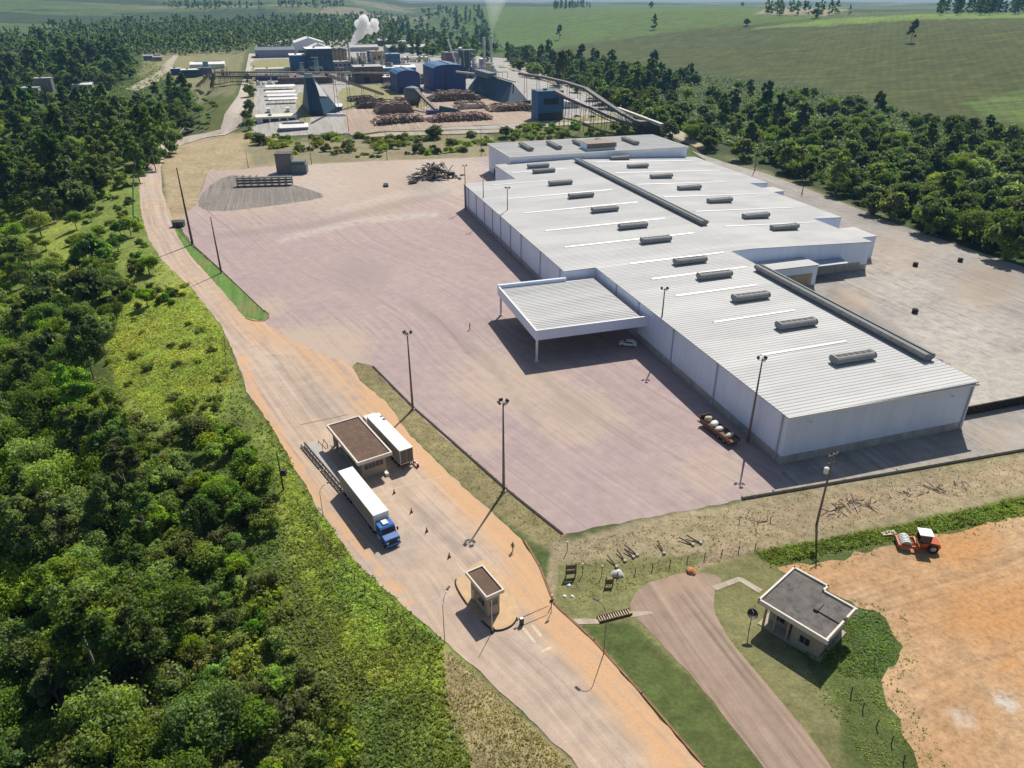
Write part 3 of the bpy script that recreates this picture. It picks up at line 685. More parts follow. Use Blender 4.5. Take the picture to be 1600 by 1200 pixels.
# raised block at the far end
mb = MB(); zt = 13.2
mb.box(18 * k, 203.6 * k, 0, 97 * k, 236 * k, zt - .3); fb = mb.build('rear_block', 'wall_panel', WT)
mb = MB(); mb.box(17.7 * k, 203.3 * k, zt - .3, 97.3 * k, 236.3 * k, zt)
v = 204 * k
while v < 236 * k: mb.box(17.8 * k, v - .06, zt, 97.2 * k, v + .06, zt + .09); v += 1.3
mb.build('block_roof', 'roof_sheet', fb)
mb = MB(); mb.box(17.6 * k, 203.1 * k, zt - 1.3, 97.4 * k, 203.28 * k, zt + .02); mb.box(17.42 * k, 203.1 * k, zt - 1.3, 17.6 * k, 236.4 * k, zt + .02); mb.build('fascia', 'trim_white', fb)
for u in (29.5, 42, 54, 65, 77.5): roof_vent(u * k, 219 * k, zt, 15, 'y')
mb = MB(); mb.box(52 * k, 206 * k, zt, 64.5 * k, 214 * k, zt + 3.0); ph = mb.build('rooftop_plant_room', 'wall_panel', WT)
mb = MB()
for i in range(7): mb.box(51.6 * k, 205.75 * k, zt + 1.0 + i * .3, 64.9 * k, 205.98 * k, zt + 1.22 + i * .3)
mb.box(51.7 * k, 205.7 * k, zt + 3, 64.8 * k, 214.3 * k, zt + 3.2); mb.build('louvre', 'brown_louvre', ph)
for a_, b_, z_ in ((212, 218, 5), (224, 228, 3)): MB().box(17.9 * k, a_ * k, .1, 17.95 * k, b_ * k, z_).build('bay_door', 'dark_opening', WT)
mb = MB(); mb.box(17.85 * k, 204 * k, .0, 17.93 * k, 211 * k, 6.5); mb.build('wall_patch', 'stained_concrete', WT)
# low annexes on the right side
def annex(u0, v0, u1, v1, z):
    mb = MB(); mb.box(u0 * k, v0 * k, 0, u1 * k, v1 * k, z - .25); a = mb.build('side_annex', 'wall_panel', WT)
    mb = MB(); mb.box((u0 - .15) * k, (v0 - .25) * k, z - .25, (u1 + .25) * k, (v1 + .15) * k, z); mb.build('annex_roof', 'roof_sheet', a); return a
annex(82.5, 83.5, 91, 93, 7.6); annex(93.1, 140.5, 101, 147, 7.2)
a = annex(37.7, 69.5, 60.5, 75.9, 6.4)
paint('booth_beige', (.46, .36, .22), .85, 0, .15, .8, (.2, .16, .12), .6, True)
mb = MB(); mb.box(37.8 * k, 69.35 * k, 0, 50 * k, 69.45 * k, 3.6); mb.build('rendered_wall', 'stained_concrete', a)
MB().box(50.5 * k, 69.35 * k, 0, 59 * k, 69.45 * k, 3.9).build('rendered_wall', 'booth_beige', a); MB().box(60.55 * k, 70 * k, .1, 60.6 * k, 75.5 * k, 4.2).build('bay_door', 'dark_opening', a)
mb = MB(); mb.cbox(67 * k, 74.2 * k, 4.6, 13, 4.0, .18, 0, .12)
for u in (61.7, 66, 70, 72.4): mb.tube([(u * k, 75.9 * k, 5.6), (u * k, 73 * k, 4.45)], .05, 5)
mb.build('awning', 'downpipe', WT)
mb = MB(); mb.box(66 * k, 75.86 * k, .05, 80 * k, 75.93 * k, 2.6); mb.build('stained_wall', 'stained_concrete', WT)
mb = MB(); mb.box(61 * k, 75.86 * k, .1, 65.5 * k, 75.93 * k, 4.2); mb.build('bay_door', 'dark_opening', WT)
# entrance canopy
zc = 8.15
mb = MB(); mb.box(-25.3 * k, 47.8 * k, zc - .75, -1.2 * k, 74.6 * k, zc - .55)
v = 48.2 * k
while v < 74.4 * k: mb.box(-25.1 * k, v - .07, zc - .55, -1.4 * k, v + .07, zc - .46); v += .95
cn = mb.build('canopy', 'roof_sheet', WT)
mb = MB()
mb.box(-25.6 * k, 47.5 * k, zc - 2.45, -.05 * k, 47.8 * k, zc); mb.box(-25.6 * k, 47.8 * k, zc - 2.45, -25.3 * k, 74.6 * k, zc)
mb.box(-25.6 * k, 74.6 * k, zc - 2.45, -8.4 * k, 75.3 * k, zc + .35)
mb.build('fascia', 'wall_panel', cn)
mb = MB(); mb.box(-25.65 * k, 47.44 * k, zc, -.05 * k, 47.84 * k, zc + .07); mb.box(-25.65 * k, 47.84 * k, zc, -25.26 * k, 74.6 * k, zc + .07); mb.build('coping', 'trim_white', cn)
for u, v in ((-25.1, 48.2), (-25.1, 74.3)):
    mb = MB(); mb.box(u * k - .22, v * k - .22, 0, u * k + .22, v * k + .22, zc - 2.4); mb.cbox(u * k, v * k, .15, .8, .8, .3); mb.build('post', 'trim_white', cn)
mb = MB()
for v in (54, 61, 68): mb.box(-25.2 * k, v * k - .12, zc - 1.25, -1.0 * k, v * k + .12, zc - .76)
mb.build('beam', 'downpipe', cn)
for a_ in (52, 62): MB().box(-.12 * k, a_ * k, .05, -.08 * k, (a_ + 6) * k, 4.2).build('bay_door', 'downpipe', WT)
for u, v, dx, dy in ((4, 0, 0, -1), (32.5, 0, 0, -1)):
    mb = MB(); mb.tube([(u * k, -.02, H0 - 1.6), (u * k, -.5, H0 - 1.5)], .05, 6); mb.cbox(u * k, -.62, H0 - 1.55, .55, .35, .22, 0, .5); mb.build('wall_lamp', 'trim_white', WT)
# loading dock with a tyre-faced front, right of the near corner
DK = thing('loading_dock', 'raised concrete loading dock whose dark front is faced with stacked tyres', 'loading dock', W(38.2, 3.5), WA)
mb = MB(); mb.box(0, 0, 0, 60 * k, 14 * k, 2.1); mb.build('platform', 'stained_concrete', DK)
mb = MB(); mb.box(-.1, -.35, 2.1, 60 * k + .1, 14 * k, 2.35); mb.build('slab', 'concrete_plain' if 'concrete_plain' in MAT else 'stained_concrete', DK)
mb = MB()
for i in range(60):
    for j in range(3):
        x = .6 + i * 1.1; z = .38 + j * .68
        vs = []; n_ = 12
        for a in range(n_):
            t = 2 * math.pi * a / n_
            for rr, yy in ((.52, -.02), (.52, -.28), (.28, -.3), (.26, -.02)): vs.append((x + rr * math.cos(t), yy, z + rr * .66 * math.sin(t)))
        mb.add(vs, [(a * 4 + q, ((a + 1) % n_) * 4 + q, ((a + 1) % n_) * 4 + q + 1, a * 4 + q + 1) for a in range(n_) for q in range(3)])
paint('old_tyre', (.05, .035, .025), .9, 0, .3, 1, (.16, .09, .04), .5)
mb.build('tyre_wall', 'old_tyre', DK)
# low kerb wall along the near side of the yard and the gutter of the median
paint('kerb_concrete', (.36, .32, .26), .9, 0, .2, .6, (.1, .09, .07), .6)
def low_wall(name, label, cat, pts, wd, h, mat, up=0):
    Q = [P(*q) for q in pts]; t = thing(name, label, cat, Q[0])
    mb = MB()
    for a, c_ in zip(Q[:-1], Q[1:]):
        d = c_ - a; mid = (a + c_) / 2 - Q[0]; mb.cbox(mid.x, mid.y, h / 2 + up, d.length + wd * .5, wd, h, math.atan2(d.y, d.x))
    mb.build('kerb', mat, t); return t
low_wall('kerb_wall', 'low weathered kerb wall along the near edge of the yard below the warehouse', 'kerb wall', [(1160, 779), (1207, 771), (1400, 738), (1604, 702)], .5, .55, 'kerb_concrete')
paint('kerb_rust', (.24, .13, .07), .95, 0, .25, .8, (.4, .28, .16), .5); paint('pale_kerb', (.5, .45, .36), .9, 0, .15, 1)
paint('gutter_dark', (.045, .035, .03), .95, 0, .3, 1)
low_wall('road_kerb', 'thin rusty brown kerb along the right edge of the dusty road', 'kerb', [(820, 846), (843, 885), (866, 944), (928, 1001), (1003, 1084), (1100, 1197)], .3, .16, 'kerb_rust')
low_wall('road_kerb', 'pale kerb on the inside of the far road bend', 'kerb', [(252, 305), (249, 262), (258, 238), (292, 223), (350, 211)], .3, .16, 'pale_kerb')
low_wall('drain_channel', 'dark drain channel with a low kerb running down the grassy median', 'drain', [(583, 573), (645, 636), (790, 764), (878, 834)], .42, .16, 'gutter_dark')
low_wall('verge_kerb', 'curved brown kerb round the lower tip of the green verge', 'kerb', [(384, 498), (398, 502), (412, 502), (420, 497), (420, 491), (413, 485)], .25, .18, 'kerb_rust')
low_wall('verge_drain', 'dark kerbed drain along the yard side of the green verge by two tall poles', 'drain', [(303, 384), (347, 424), (414, 488)], .3, .14, 'gutter_dark')
# ------------------------------------------------------------------ gate, weighbridge, vehicles, poles, people
paint('booth_wall', (.38, .32, .25), .85, 0, .1, .8, (.3, .24, .17), .5, True)
paint('booth_rim', (.74, .66, .58), .8, 0, .06, 1, (.45, .38, .3), .35)
paint('booth_roof', (.135, .085, .06), .95, 0, .22, .35, (.24, .16, .1), .7)
paint('glass_dark', (.03, .035, .04), .15, 0, .2, 1)
paint('frame_grey', (.35, .35, .34), .5, .3, .1, 1)
paint('roof_felt', (.14, .13, .12), .95, 0, .3, .5, (.05, .048, .045), .9)
paint('steel_dark', (.07, .06, .055), .6, .4, .25, 1, (.14, .07, .04), .5)
paint('deck_steel', (.40, .385, .36), .6, .2, .12, .6, (.3, .22, .15), .5)
paint('tyre', (.018, .018, .018), .9, 0, .2, 3)
paint('rim_metal', (.5, .5, .5), .35, .7, .1, 3)
paint('trailer_white', (.82, .82, .80), .4, 0, .04, .5, (.6, .55, .48), .25, True)
paint('trailer_rear', (.13, .11, .10), .6, 0, .12, 1, (.15, .12, .1), .4)
paint('side_shade_grey', (.26, .25, .25), .6, 0, .08, .5, (.2, .17, .14), .3, True)  # darker grey for the trailer sides: their shade put into the colour
paint('cab_blue', (.03, .13, .40), .35, 0, .06, 1)
paint('cab_white', (.8, .8, .8), .25, 0, .04, 1)
paint('chassis', (.04, .035, .035), .7, .3, .3, 2)
paint('lamp_red', (.5, .03, .02), .3, 0, .05, 3)
paint('lamp_clear', (.8, .8, .75), .15, 0, .05, 3)
paint('wood_pole', (.11, .075, .055), .9, 0, .25, 1, (.05, .04, .03), .5, True)
paint('concrete_pole', (.20, .165, .145), .85, 0, .15, .6, (.1, .08, .07), .5, True)
paint('galvanised', (.48, .49, .50), .4, .6, .1, 2)
paint('roller_red', (.55, .085, .02), .4, 0, .12, 1, (.3, .16, .08), .5)
paint('timber', (.16, .11, .075), .9, 0, .3, 1, (.3, .23, .16), .4)
paint('timber_pale', (.55, .47, .36), .9, 0, .15, 1)
paint('rust', (.22, .10, .045), .9, .2, .3, 1)
paint('orange_plastic', (.30, .10, .04), .5, 0, .1, 2)
paint('skin', (.42, .25, .17), .6, 0, .05, 4)
paint('cloth_dark', (.05, .045, .07), .9, 0, .2, 6)
paint('cloth_red', (.25, .06, .06), .9, 0, .2, 6)
paint('hair', (.02, .015, .012), .8, 0, .1, 6)

def frame_of(corners, zr_):
    """rectangle fitted to four measured roof corners: centre, yaw of the long side, half sizes"""
    Q = [P(px, py, zr_) for px, py in corners]
    c = sum(Q, Vector()) / 4; l = ((Q[2] - Q[1]) + (Q[3] - Q[0])) / 2; s = ((Q[1] - Q[0]) + (Q[2] - Q[3])) / 2
    yaw = math.atan2(l.y, l.x)
    return Vector((c.x, c.y, 0)), yaw, l.length / 2, s.length / 2
def flat_roof(t, hx, hy, z, th=.65, rim=.28):
    mb = MB(); mb.box(-hx + rim, -hy + rim, z - th, hx - rim, hy - rim, z - .22); r = mb.build('roof', 'booth_roof', t)
    mb = MB()
    for x0, y0, x1, y1 in ((-hx, -hy, hx, -hy + rim), (-hx, hy - rim, hx, hy), (-hx, -hy + rim, -hx + rim, hy - rim), (hx - rim, -hy + rim, hx, hy - rim)): mb.box(x0, y0, z - th, x1, y1, z)
    mb.build('parapet', 'booth_rim', r); return r
def window(t, x, y, z, wx, wz, ny, panes=3):
    """window on a wall whose outward normal is +-y (ny) ; frame with glass"""
    f = MB(); d = .05 * ny
    for i in range(panes + 1): xx = x - wx / 2 + wx * i / panes; f.box(xx - .035, min(y, y + d), z, xx + .035, max(y, y + d), z + wz)
    for zz in (z, z + wz): f.box(x - wx / 2, min(y, y + d), zz - .04, x + wx / 2, max(y, y + d), zz + .04)
    w_ = f.build('window', 'frame_grey', t)
    g = MB(); g.box(x - wx / 2, min(y, y + d * .4), z, x + wx / 2, max(y, y + d * .4), z + wz); g.build('pane', 'glass_dark', w_)
def window_x(t, x, y, z, wy, wz, nx, panes=3):
    f = MB(); d = .05 * nx
    for i in range(panes + 1): yy = y - wy / 2 + wy * i / panes; f.box(min(x, x + d), yy - .035, z, max(x, x + d), yy + .035, z + wz)
    for zz in (z, z + wz): f.box(min(x, x + d), y - wy / 2, zz - .04, max(x, x + d), y + wy / 2, zz + .04)
    w_ = f.build('window', 'frame_grey', t)
    g = MB(); g.box(min(x, x + d * .4), y - wy / 2, z, max(x, x + d * .4), y + wy / 2, z + wz); g.build('pane', 'glass_dark', w_)
# weighbridge office
c, yaw, hx, hy = frame_of([(509, 662), (562, 651), (611, 703), (560, 727)], 4.6)
T = thing('weighbridge_office', 'larger flat roofed brown office with pale rim between two trucks', 'gate office', c, yaw)
flat_roof(T, hx, hy, 4.6)
mb = MB(); mb.box(-hx * .45, -hy + 1.0, 0, hx - 1.0, hy - 1.0, 3.95); mb.build('wall', 'booth_wall', T)
window_x(T, hx - 1.0, 0, 2.0, 2 * hy - 3.0, 1.1, 1, 5); window(T, hx * .3, -hy + 1.0, 1.2, 5, 1.3, -1, 4); window(T, hx * .3, hy - 1.0, 1.2, 4, 1.3, 1, 4)
for x, y in ((-hx + .9, -hy + .9), (-hx + .9, hy - .9), (-hx * .72, -hy + .9)):
    mb = MB(); mb.box(x - .2, y - .2, 0, x + .2, y + .2, 3.95); mb.build('column', 'booth_wall', T)
mb = MB(); mb.box(-hx * .45 - .04, -.6, .05, -hx * .45, .4, 2.1); mb.build('door', 'frame_grey', T)
mb = MB(); mb.prism([(-hx + .2, -hy + .2), (hx - .4, -hy + .2), (hx - .4, hy - .2), (-hx + .2, hy - .2)], .08, .2); mb.build('floor_slab', 'pale_concrete', T)
# guard booth on its island
c2, yaw2, hx2, hy2 = frame_of([(727, 892), (754, 883), (789, 920), (759, 934)], 4.6)
T = thing('guard_booth', 'small flat roofed guard booth on a rounded island in the middle of the road', 'guard booth', c2 + Vector((0, 0, .22)), yaw2)
flat_roof(T, hx2, hy2, 4.35, .55, .2)
mb = MB(); mb.box(-hx2 + .7, -hy2 + .45, 0, hx2 - .55, hy2 - .45, 3.8); mb.build('wall', 'booth_wall', T)
window_x(T, hx2 - .55, 0, 1.7, 2 * hy2 - 1.6, 1.0, 1, 3); window(T, .4, -hy2 + .45, 1.2, 2.4, 1.2, -1, 3); window(T, .4, hy2 - .45, 1.2, 2.4, 1.2, 1, 3)
mb = MB(); mb.box(-hx2 + 1.0, -hy2 + .38, .02, -hx2 + 1.8, -hy2 + .44, 2.1); mb.build('door', 'frame_grey', T)
isl = smooth_poly([tuple(P(*q))[:2] for q in [(712, 914), (722, 898), (755, 876), (775, 893), (802, 930), (808, 962), (800, 978), (780, 986), (764, 981), (735, 952)]], 5)
if sum(a[0] * b_[1] - b_[0] * a[1] for a, b_ in zip(isl, isl[1:] + isl[:1])) < 0: isl = isl[::-1]
T = thing('traffic_island', 'sandy traffic island with short dark kerbs under the guard booth', 'traffic island', c2)
lo = [(x - c2.x, y - c2.y) for x, y in isl]
MB().prism(lo, .05, .13).build('fill', 'dirt_flat' if 'dirt_flat' in MAT else paint('dirt_flat', (.55, .38, .22), .95, 0, .15, .8, (.5, .38, .26), .5), T)
for nm, test in (('kerb', lambda a, b_: a < 727 and 908 < b_ < 945), ('kerb', lambda a, b_: b_ > 966 and a > 755)):
    mb = MB()
    for (x0, y0), (x1, y1) in zip(lo, lo[1:] + lo[:1]):
        qx_, qy_ = proj((x0 + x1) / 2 + c2.x, (y0 + y1) / 2 + c2.y, 0)
        if test(qx_, qy_): d = math.hypot(x1 - x0, y1 - y0); mb.cbox((x0 + x1) / 2, (y0 + y1) / 2, .14, d + .1, .16, .2, math.atan2(y1 - y0, x1 - x0))
    mb.build(nm, 'gutter_dark', T)
# house with the L-shaped roof
rp = [(1186.7, 936), (1245, 888), (1296, 916), (1289, 923), (1334.7, 944), (1313, 966.7), (1320, 972), (1293, 1000)]
zh = 4.5; Q = [P(x, y, zh) for x, y in rp]
ax = (Q[7] - Q[0]); yawh = math.atan2(ax.y, ax.x); ch = Vector((Q[0].x, Q[0].y, 0))
T = thing('gatehouse', 'square beige house with grey flat roof and cream parapet beside the orange dirt lot', 'house', ch, yawh)
Lx = ax.length; Ly = (Q[1] - Q[0]).length
poly = [(0, 0), (Lx, 0), (Lx, Ly * .52), (Lx * .96, Ly * .52), (Lx * .96, Ly * .60), (Lx, Ly * .60), (Lx, Ly * .86), (Lx * .52, Ly * .86), (Lx * .52, Ly), (0, Ly)]
ps = [(0, 0), (Lx, 0), (Lx, Ly * .86), (Lx * .52, Ly * .86), (Lx * .52, Ly), (0, Ly)]
MB().prism([(x * .97 + .12, y * .97 + .12) for x, y in ps], zh - .7, zh - .25).build('roof', 'roof_felt', T)
mb = MB()
for (x0, y0), (x1, y1) in zip(ps, ps[1:] + ps[:1]):
    if (x0, x1) == (Lx, Lx):
        for a, b_ in ((0, Ly * .5), (Ly * .6, Ly * .86)): mb.box(Lx - .26, a, zh - .75, Lx, b_, zh)
        continue
    d = math.hypot(x1 - x0, y1 - y0); mb.cbox((x0 + x1) / 2, (y0 + y1) / 2, zh - .375 + .004, d + .26, .26, .75, math.atan2(y1 - y0, x1 - x0))
mb.build('parapet', 'booth_rim', T)
mb = MB(); mb.box(Lx * .62, Ly * .42, zh - .25, Lx * .97, Ly * .58, zh - .06); mb.box(Lx * .60, Ly * .40, zh - .2, Lx * .66, Ly * .6, zh + .1); mb.build('roof_hatch', 'roof_felt', T)
mb = MB(); mb.box(.9, 2.0, 0, Lx - .8, Ly * .86 - .5, zh - .72); mb.box(Lx * .5, .7, 0, Lx - .8, 2.0, zh - .72); mb.build('wall', 'booth_wall', T)
window(T, Lx * .25, 2.0, .9, 1.6, 1.4, -1, 2); window(T, Lx * .7, .7, 1.0, 1.4, 1.2, -1, 2); window_x(T, Lx - .8, Ly * .35, .9, 2.0, 1.4, 1, 3)
mb = MB(); mb.box(Lx * .40, 1.94, .02, Lx * .40 + .95, 2.0, 2.15); mb.build('door', 'timber', T)
for x in (.9, Lx * .25, Lx * .45):
    mb = MB(); mb.box(x - .13, .6, 0, x + .13, .86, zh - .72); mb.build('column', 'booth_wall', T)
mb = MB(); mb.box(.3, .3, .0, Lx - .3, Ly * .84, .12); mb.build('floor_slab', 'pale_concrete', T)
# truck and trailer
def wheel(t, x, y, r, wd=.28, dual=False):
    mb = MB(); n = 18; s = 1 if y > 0 else -1; y0 = y; y1 = y - s * (wd * (2.1 if dual else 1))
    prof = [(r * .55, y0), (r * .93, y0), (r, y0 - s * .05), (r, y1 + s * .05), (r * .93, y1), (r * .55, y1)]
    vs = [(x + q * math.cos(2 * math.pi * a / n), yy, r + q * math.sin(2 * math.pi * a / n)) for a in range(n) for q, yy in prof]; m_ = len(prof)
    mb.add(vs, [(a * m_ + i, ((a + 1) % n) * m_ + i, ((a + 1) % n) * m_ + (i + 1) % m_, a * m_ + (i + 1) % m_) for a in range(n) for i in range(m_)])
    w_ = mb.build('wheel', 'tyre', t, True)
    h = MB(); h.tube([(x, y0 - s * .06, r), (x, y0 - s * .16, r)], r * .56, 14); h.tube([(x, y0 + s * .02, r), (x, y0 - s * .08, r)], r * .2, 8); h.build('rim', 'rim_metal', w_)
def truck(label, corners, heading_near, cabmat, hood=True):
    c, yaw, hx, hy = frame_of(corners, 4.15)
    if not heading_near: yaw += math.pi
    L = 2 * hx; Wd = 1.28
    t = thing('truck', label, 'truck', c, yaw)
    mb = MB(); mb.box(-L / 2, -Wd, 1.2, L / 2, Wd, 4.08); mb.box(-L / 2 - .03, -Wd - .03, 4.05, L / 2 + .03, Wd + .03, 4.15)
    mb.box(-L / 2 - .02, -Wd - .02, 1.15, L / 2 + .02, Wd + .02, 1.32)
    tr = mb.build('trailer', 'trailer_white', t)
    for s in (-1, 1): MB().box(-L / 2 + .1, min(s * Wd, s * (Wd + .03)), 1.35, L / 2 - .1, max(s * Wd, s * (Wd + .03)), 3.98).build('shaded_side', 'side_shade_grey', tr)  # plain trailer sides, coloured dark grey to stand in for shade
    mb = MB(); mb.box(-L / 2 - .05, -Wd + .08, 1.3, -L / 2 - .012, -.03, 4.0); mb.box(-L / 2 - .05, .03, 1.3, -L / 2 - .012, Wd - .08, 4.0)
    for y in (-.9, -.35, .35, .9): mb.box(-L / 2 - .09, y - .025, 1.25, -L / 2 - .05, y + .025, 4.0)
    mb.build('rear_door', 'trailer_rear', tr)
    mb = MB(); mb.box(-L / 2 - .12, -Wd, .5, -L / 2, Wd, .72)
    for y in (-.8, .8): mb.box(-L / 2 - .1, y - .06, .7, -L / 2 - .02, y + .06, 1.2)
    bmp = mb.build('bumper', 'trailer_rear', tr)
    for y in (-1.1, 1.1):
        mb = MB(); mb.box(-L / 2 - .15, y - .13, .54, -L / 2 - .12, y + .13, .68); mb.build('tail_light', 'lamp_red', t)
    mb = MB(); mb.box(-L / 2 + .1, -.5, .85, L / 2 + 2.5, .5, 1.15)
    for s in (-1, 1): mb.box(-L * .12, s * 1.2 - .03, .55, L * .22, s * 1.2 + .03, .75)
    mb.cbox(L * .2, -.9, .5, .3, .2, 1.0); mb.cbox(L * .2, .9, .5, .3, .2, 1.0)
    mb.build('chassis', 'chassis', t)
    for i in range(3):
        for s in (-1, 1): wheel(t, -L / 2 + 1.6 + i * 1.25, s * 1.25, .52, dual=True)
    x0 = L / 2 + .55
    # tractor
    mb = MB()
    if hood:
        mb.extr([(x0 - .2, .95), (x0 + 3.3, .95), (x0 + 3.4, 1.3), (x0 + 3.25, 1.75), (x0 + 2.0, 1.95), (x0 + 1.7, 2.75), (x0 + 1.45, 2.95), (x0 - .2, 3.0)], 'y', -1.2, 1.2)
    else:
        mb.extr([(x0 - .2, .8), (x0 + 2.0, .8), (x0 + 2.1, 1.7), (x0 + 1.9, 2.9), (x0 + 1.6, 3.15), (x0 - .2, 3.2)], 'y', -1.22, 1.22)
    cb = mb.build('cab', cabmat, t)
    mb = MB()
    if hood: mb.quad((x0 + 2.02, -1.05, 2.0), (x0 + 2.02, 1.05, 2.0), (x0 + 1.74, 1.05, 2.72), (x0 + 1.74, -1.05, 2.72))
    else: mb.quad((x0 + 2.11, -1.08, 1.78), (x0 + 2.11, 1.08, 1.78), (x0 + 1.94, 1.08, 2.8), (x0 + 1.94, -1.08, 2.8))
    mb.build('windscreen', 'glass_dark', cb)
    for s in (-1, 1):
        y = s * (1.215 if hood else 1.235)
        mb = MB(); mb.quad((x0 + .5, y, 1.95), (x0 + 1.6, y, 1.95), (x0 + 1.45, y, 2.65), (x0 + .5, y, 2.65)); mb.build('side_window', 'glass_dark', cb)
        mb = MB(); mb.tube([(x0 + 1.75, s * 1.2, 2.3), (x0 + 1.95, s * 1.5, 2.35)], .03, 5); mb.cbox(x0 + 1.95, s * 1.5, 2.2, .12, .25, .6); mb.build('mirror', 'chassis', cb)
        mb = MB(); mb.cbox(x0 + (3.38 if hood else 2.08), s * .9, 1.2, .12, .3, .22); mb.build('headlight', 'lamp_clear', t)
        mb = MB(); mb.tube([(x0 + .2, s * 1.05, .75), (x0 + 1.3, s * 1.05, .75)], .3, 12); mb.build('fuel_tank', 'galvanised', t)
        mb = MB(); mb.tube([(x0 - .3, s * 1.0, 1.0), (x0 - .3, s * 1.0, 3.3)], .08, 8); mb.build('exhaust', 'galvanised', t)
        wheel(t, x0 + (2.6 if hood else 1.3), s * 1.22, .52); wheel(t, x0 - 1.6, s * 1.24, .52, dual=True); wheel(t, x0 - 2.9, s * 1.24, .52, dual=True)
    mb = MB(); mb.box(x0 + (3.35 if hood else 2.02), -1.2, .5, x0 + (3.55 if hood else 2.2), 1.2, .9); mb.build('bumper', cabmat, t)
    mb = MB(); mb.quad((x0 + (3.42 if hood else 2.13), -.6, 1.0), (x0 + (3.42 if hood else 2.13), .6, 1.0), (x0 + (3.38 if hood else 2.12), .6, 1.6), (x0 + (3.38 if hood else 2.12), -.6, 1.6)); mb.build('grille', 'chassis', cb)
    mb = MB(); mb.cbox(x0 + .6, 0, 3.12 if hood else 3.3, 1.1, .9, .18); mb.build('roof_hatch', 'lamp_clear', cb)
    return t
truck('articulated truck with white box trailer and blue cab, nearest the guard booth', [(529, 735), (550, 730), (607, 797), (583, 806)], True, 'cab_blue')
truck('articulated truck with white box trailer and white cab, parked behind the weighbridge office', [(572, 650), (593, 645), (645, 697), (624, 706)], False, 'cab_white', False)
# weighbridge
a, b_ = P(472, 698), P(532, 769); d = b_ - a
T = thing('weighbridge', 'long steel weighbridge deck with dark side rails beside the gate office', 'weighbridge', a, math.atan2(d.y, d.x))
L = d.length
MB().box(.2, .75, .05, L + .6, 2.5, .45).build('deck', 'deck_steel', T)
for y in (.55, -.15):
    mb = MB(); mb.box(0, y - .1, .55 if y > .3 else .3, L * .52, y + .1, .85 if y > .3 else .5); mb.box(L * .54, y - .1, .55 if y > .3 else .3, L, y + .1, .85 if y > .3 else .5)
    for i in range(13): mb.box(i * L / 12.5, y - .06, .05, i * L / 12.5 + .12, y + .06, .6)
    mb.build('side_rail', 'steel_dark', T)
MB().box(L * .0, .4, .05, L, .74, .2).build('foundation', 'stained_concrete', T)
# small fittings at the gate
def cone(px, py, label):
    t = thing('traffic_cone', label, 'traffic cone', P(px, py), 0, 'lane marker cones in a line beyond the guard booth')
    mb = MB(); mb.lathe([(.22, .04), (.2, .1), (.05, .95), (.03, 1.0)], n=12); mb.build('cone', 'orange_plastic', t)
    mb = MB(); mb.cbox(0, 0, .03, .5, .5, .06); mb.build('base', 'chassis', t)
cone(616, 771, 'traffic cone farthest from the guard booth, by the blue truck trailer'); cone(643, 801, 'traffic cone second from the truck in the line towards the booth')
cone(667, 831, 'traffic cone between the blue cab and the tall pole shadow'); cone(702, 871, 'traffic cone nearest the guard booth in the lane line')
def barrier(label, base, tip):
    a, b_ = P(*base), P(*tip); d = b_ - a; t = thing('barrier_gate', label, 'barrier gate', a, math.atan2(d.y, d.x))
    MB().box(-.25, -.2, 0, .25, .2, 1.15).build('cabinet', 'steel_dark', t)
    MB().box(-.22, -.17, 1.15, .22, .17, 1.22).build('cap', 'trim_white', t)
    MB().tube([(-.6, .25, 1.0), (d.length, .25, 1.05)], [.07, .04], 8).build('arm', 'timber', t)
    MB().box(-.75, .17, .85, -.45, .33, 1.15).build('counterweight', 'chassis', t)
barrier('lowered barrier gate with a dark cabinet and long brown arm across the lane', (815, 976), (859, 957))
def rest_post(label, px, py, h):
    t = thing('signpost', label, 'sign', P(px, py)); MB().tube([(0, 0, 0), (0, 0, h)], .05, 8).build('post', 'steel_dark', t); MB().cbox(0, 0, h - .35, .6, .04, .6, .5).build('panel', 'steel_dark', t)
rest_post('dark signpost at the roadside where the barrier arm ends', 861, 958, 2.6)
t = thing('white_pole', 'slim white pole with a dark foot at the tip of the booth island', 'pole', P(769, 988))
MB().tube([(0, 0, .3), (0, 0, 5.6)], [.06, .045], 8).build('mast', 'trim_white', t); MB().box(-.2, -.2, .05, .2, .2, .5).build('foot', 'steel_dark', t)
for i, (px, py, lb) in enumerate([(505, 697, 'pair of low dark steel hoops in front of the office porch')]):
    t = thing('bollard_rail', lb, 'rail', P(px, py), yaw)
    for y in (-.5, .5):
        MB().tube([(-1.1, y, 0), (-1.1, y, .8), (1.1, y, .8), (1.1, y, 0)], .07, 6).build('hoop', 'steel_dark', t)
t = thing('concrete_block', 'small pale concrete block on the ground before the office window', 'block', P(603, 741), yaw); MB().extr([(-.9, .05), (.9, .05), (.8, .6), (-.8, .6)], 'y', -.3, .3).build('body', 'booth_rim', t)
t = thing('lane_barrier', 'short red and white lane barrier behind the parked white trailer', 'barrier', P(650, 727), yaw)
for i in range(5): MB().box(-1 + i * .4, -.12, .5, -.6 + i * .4, .12, .8).build('stripe', 'lamp_red' if i % 2 == 0 else 'trim_white', t)
for x in (-.8, .8): MB().box(x - .05, -.25, .05, x + .05, .25, .5).build('leg', 'steel_dark', t)
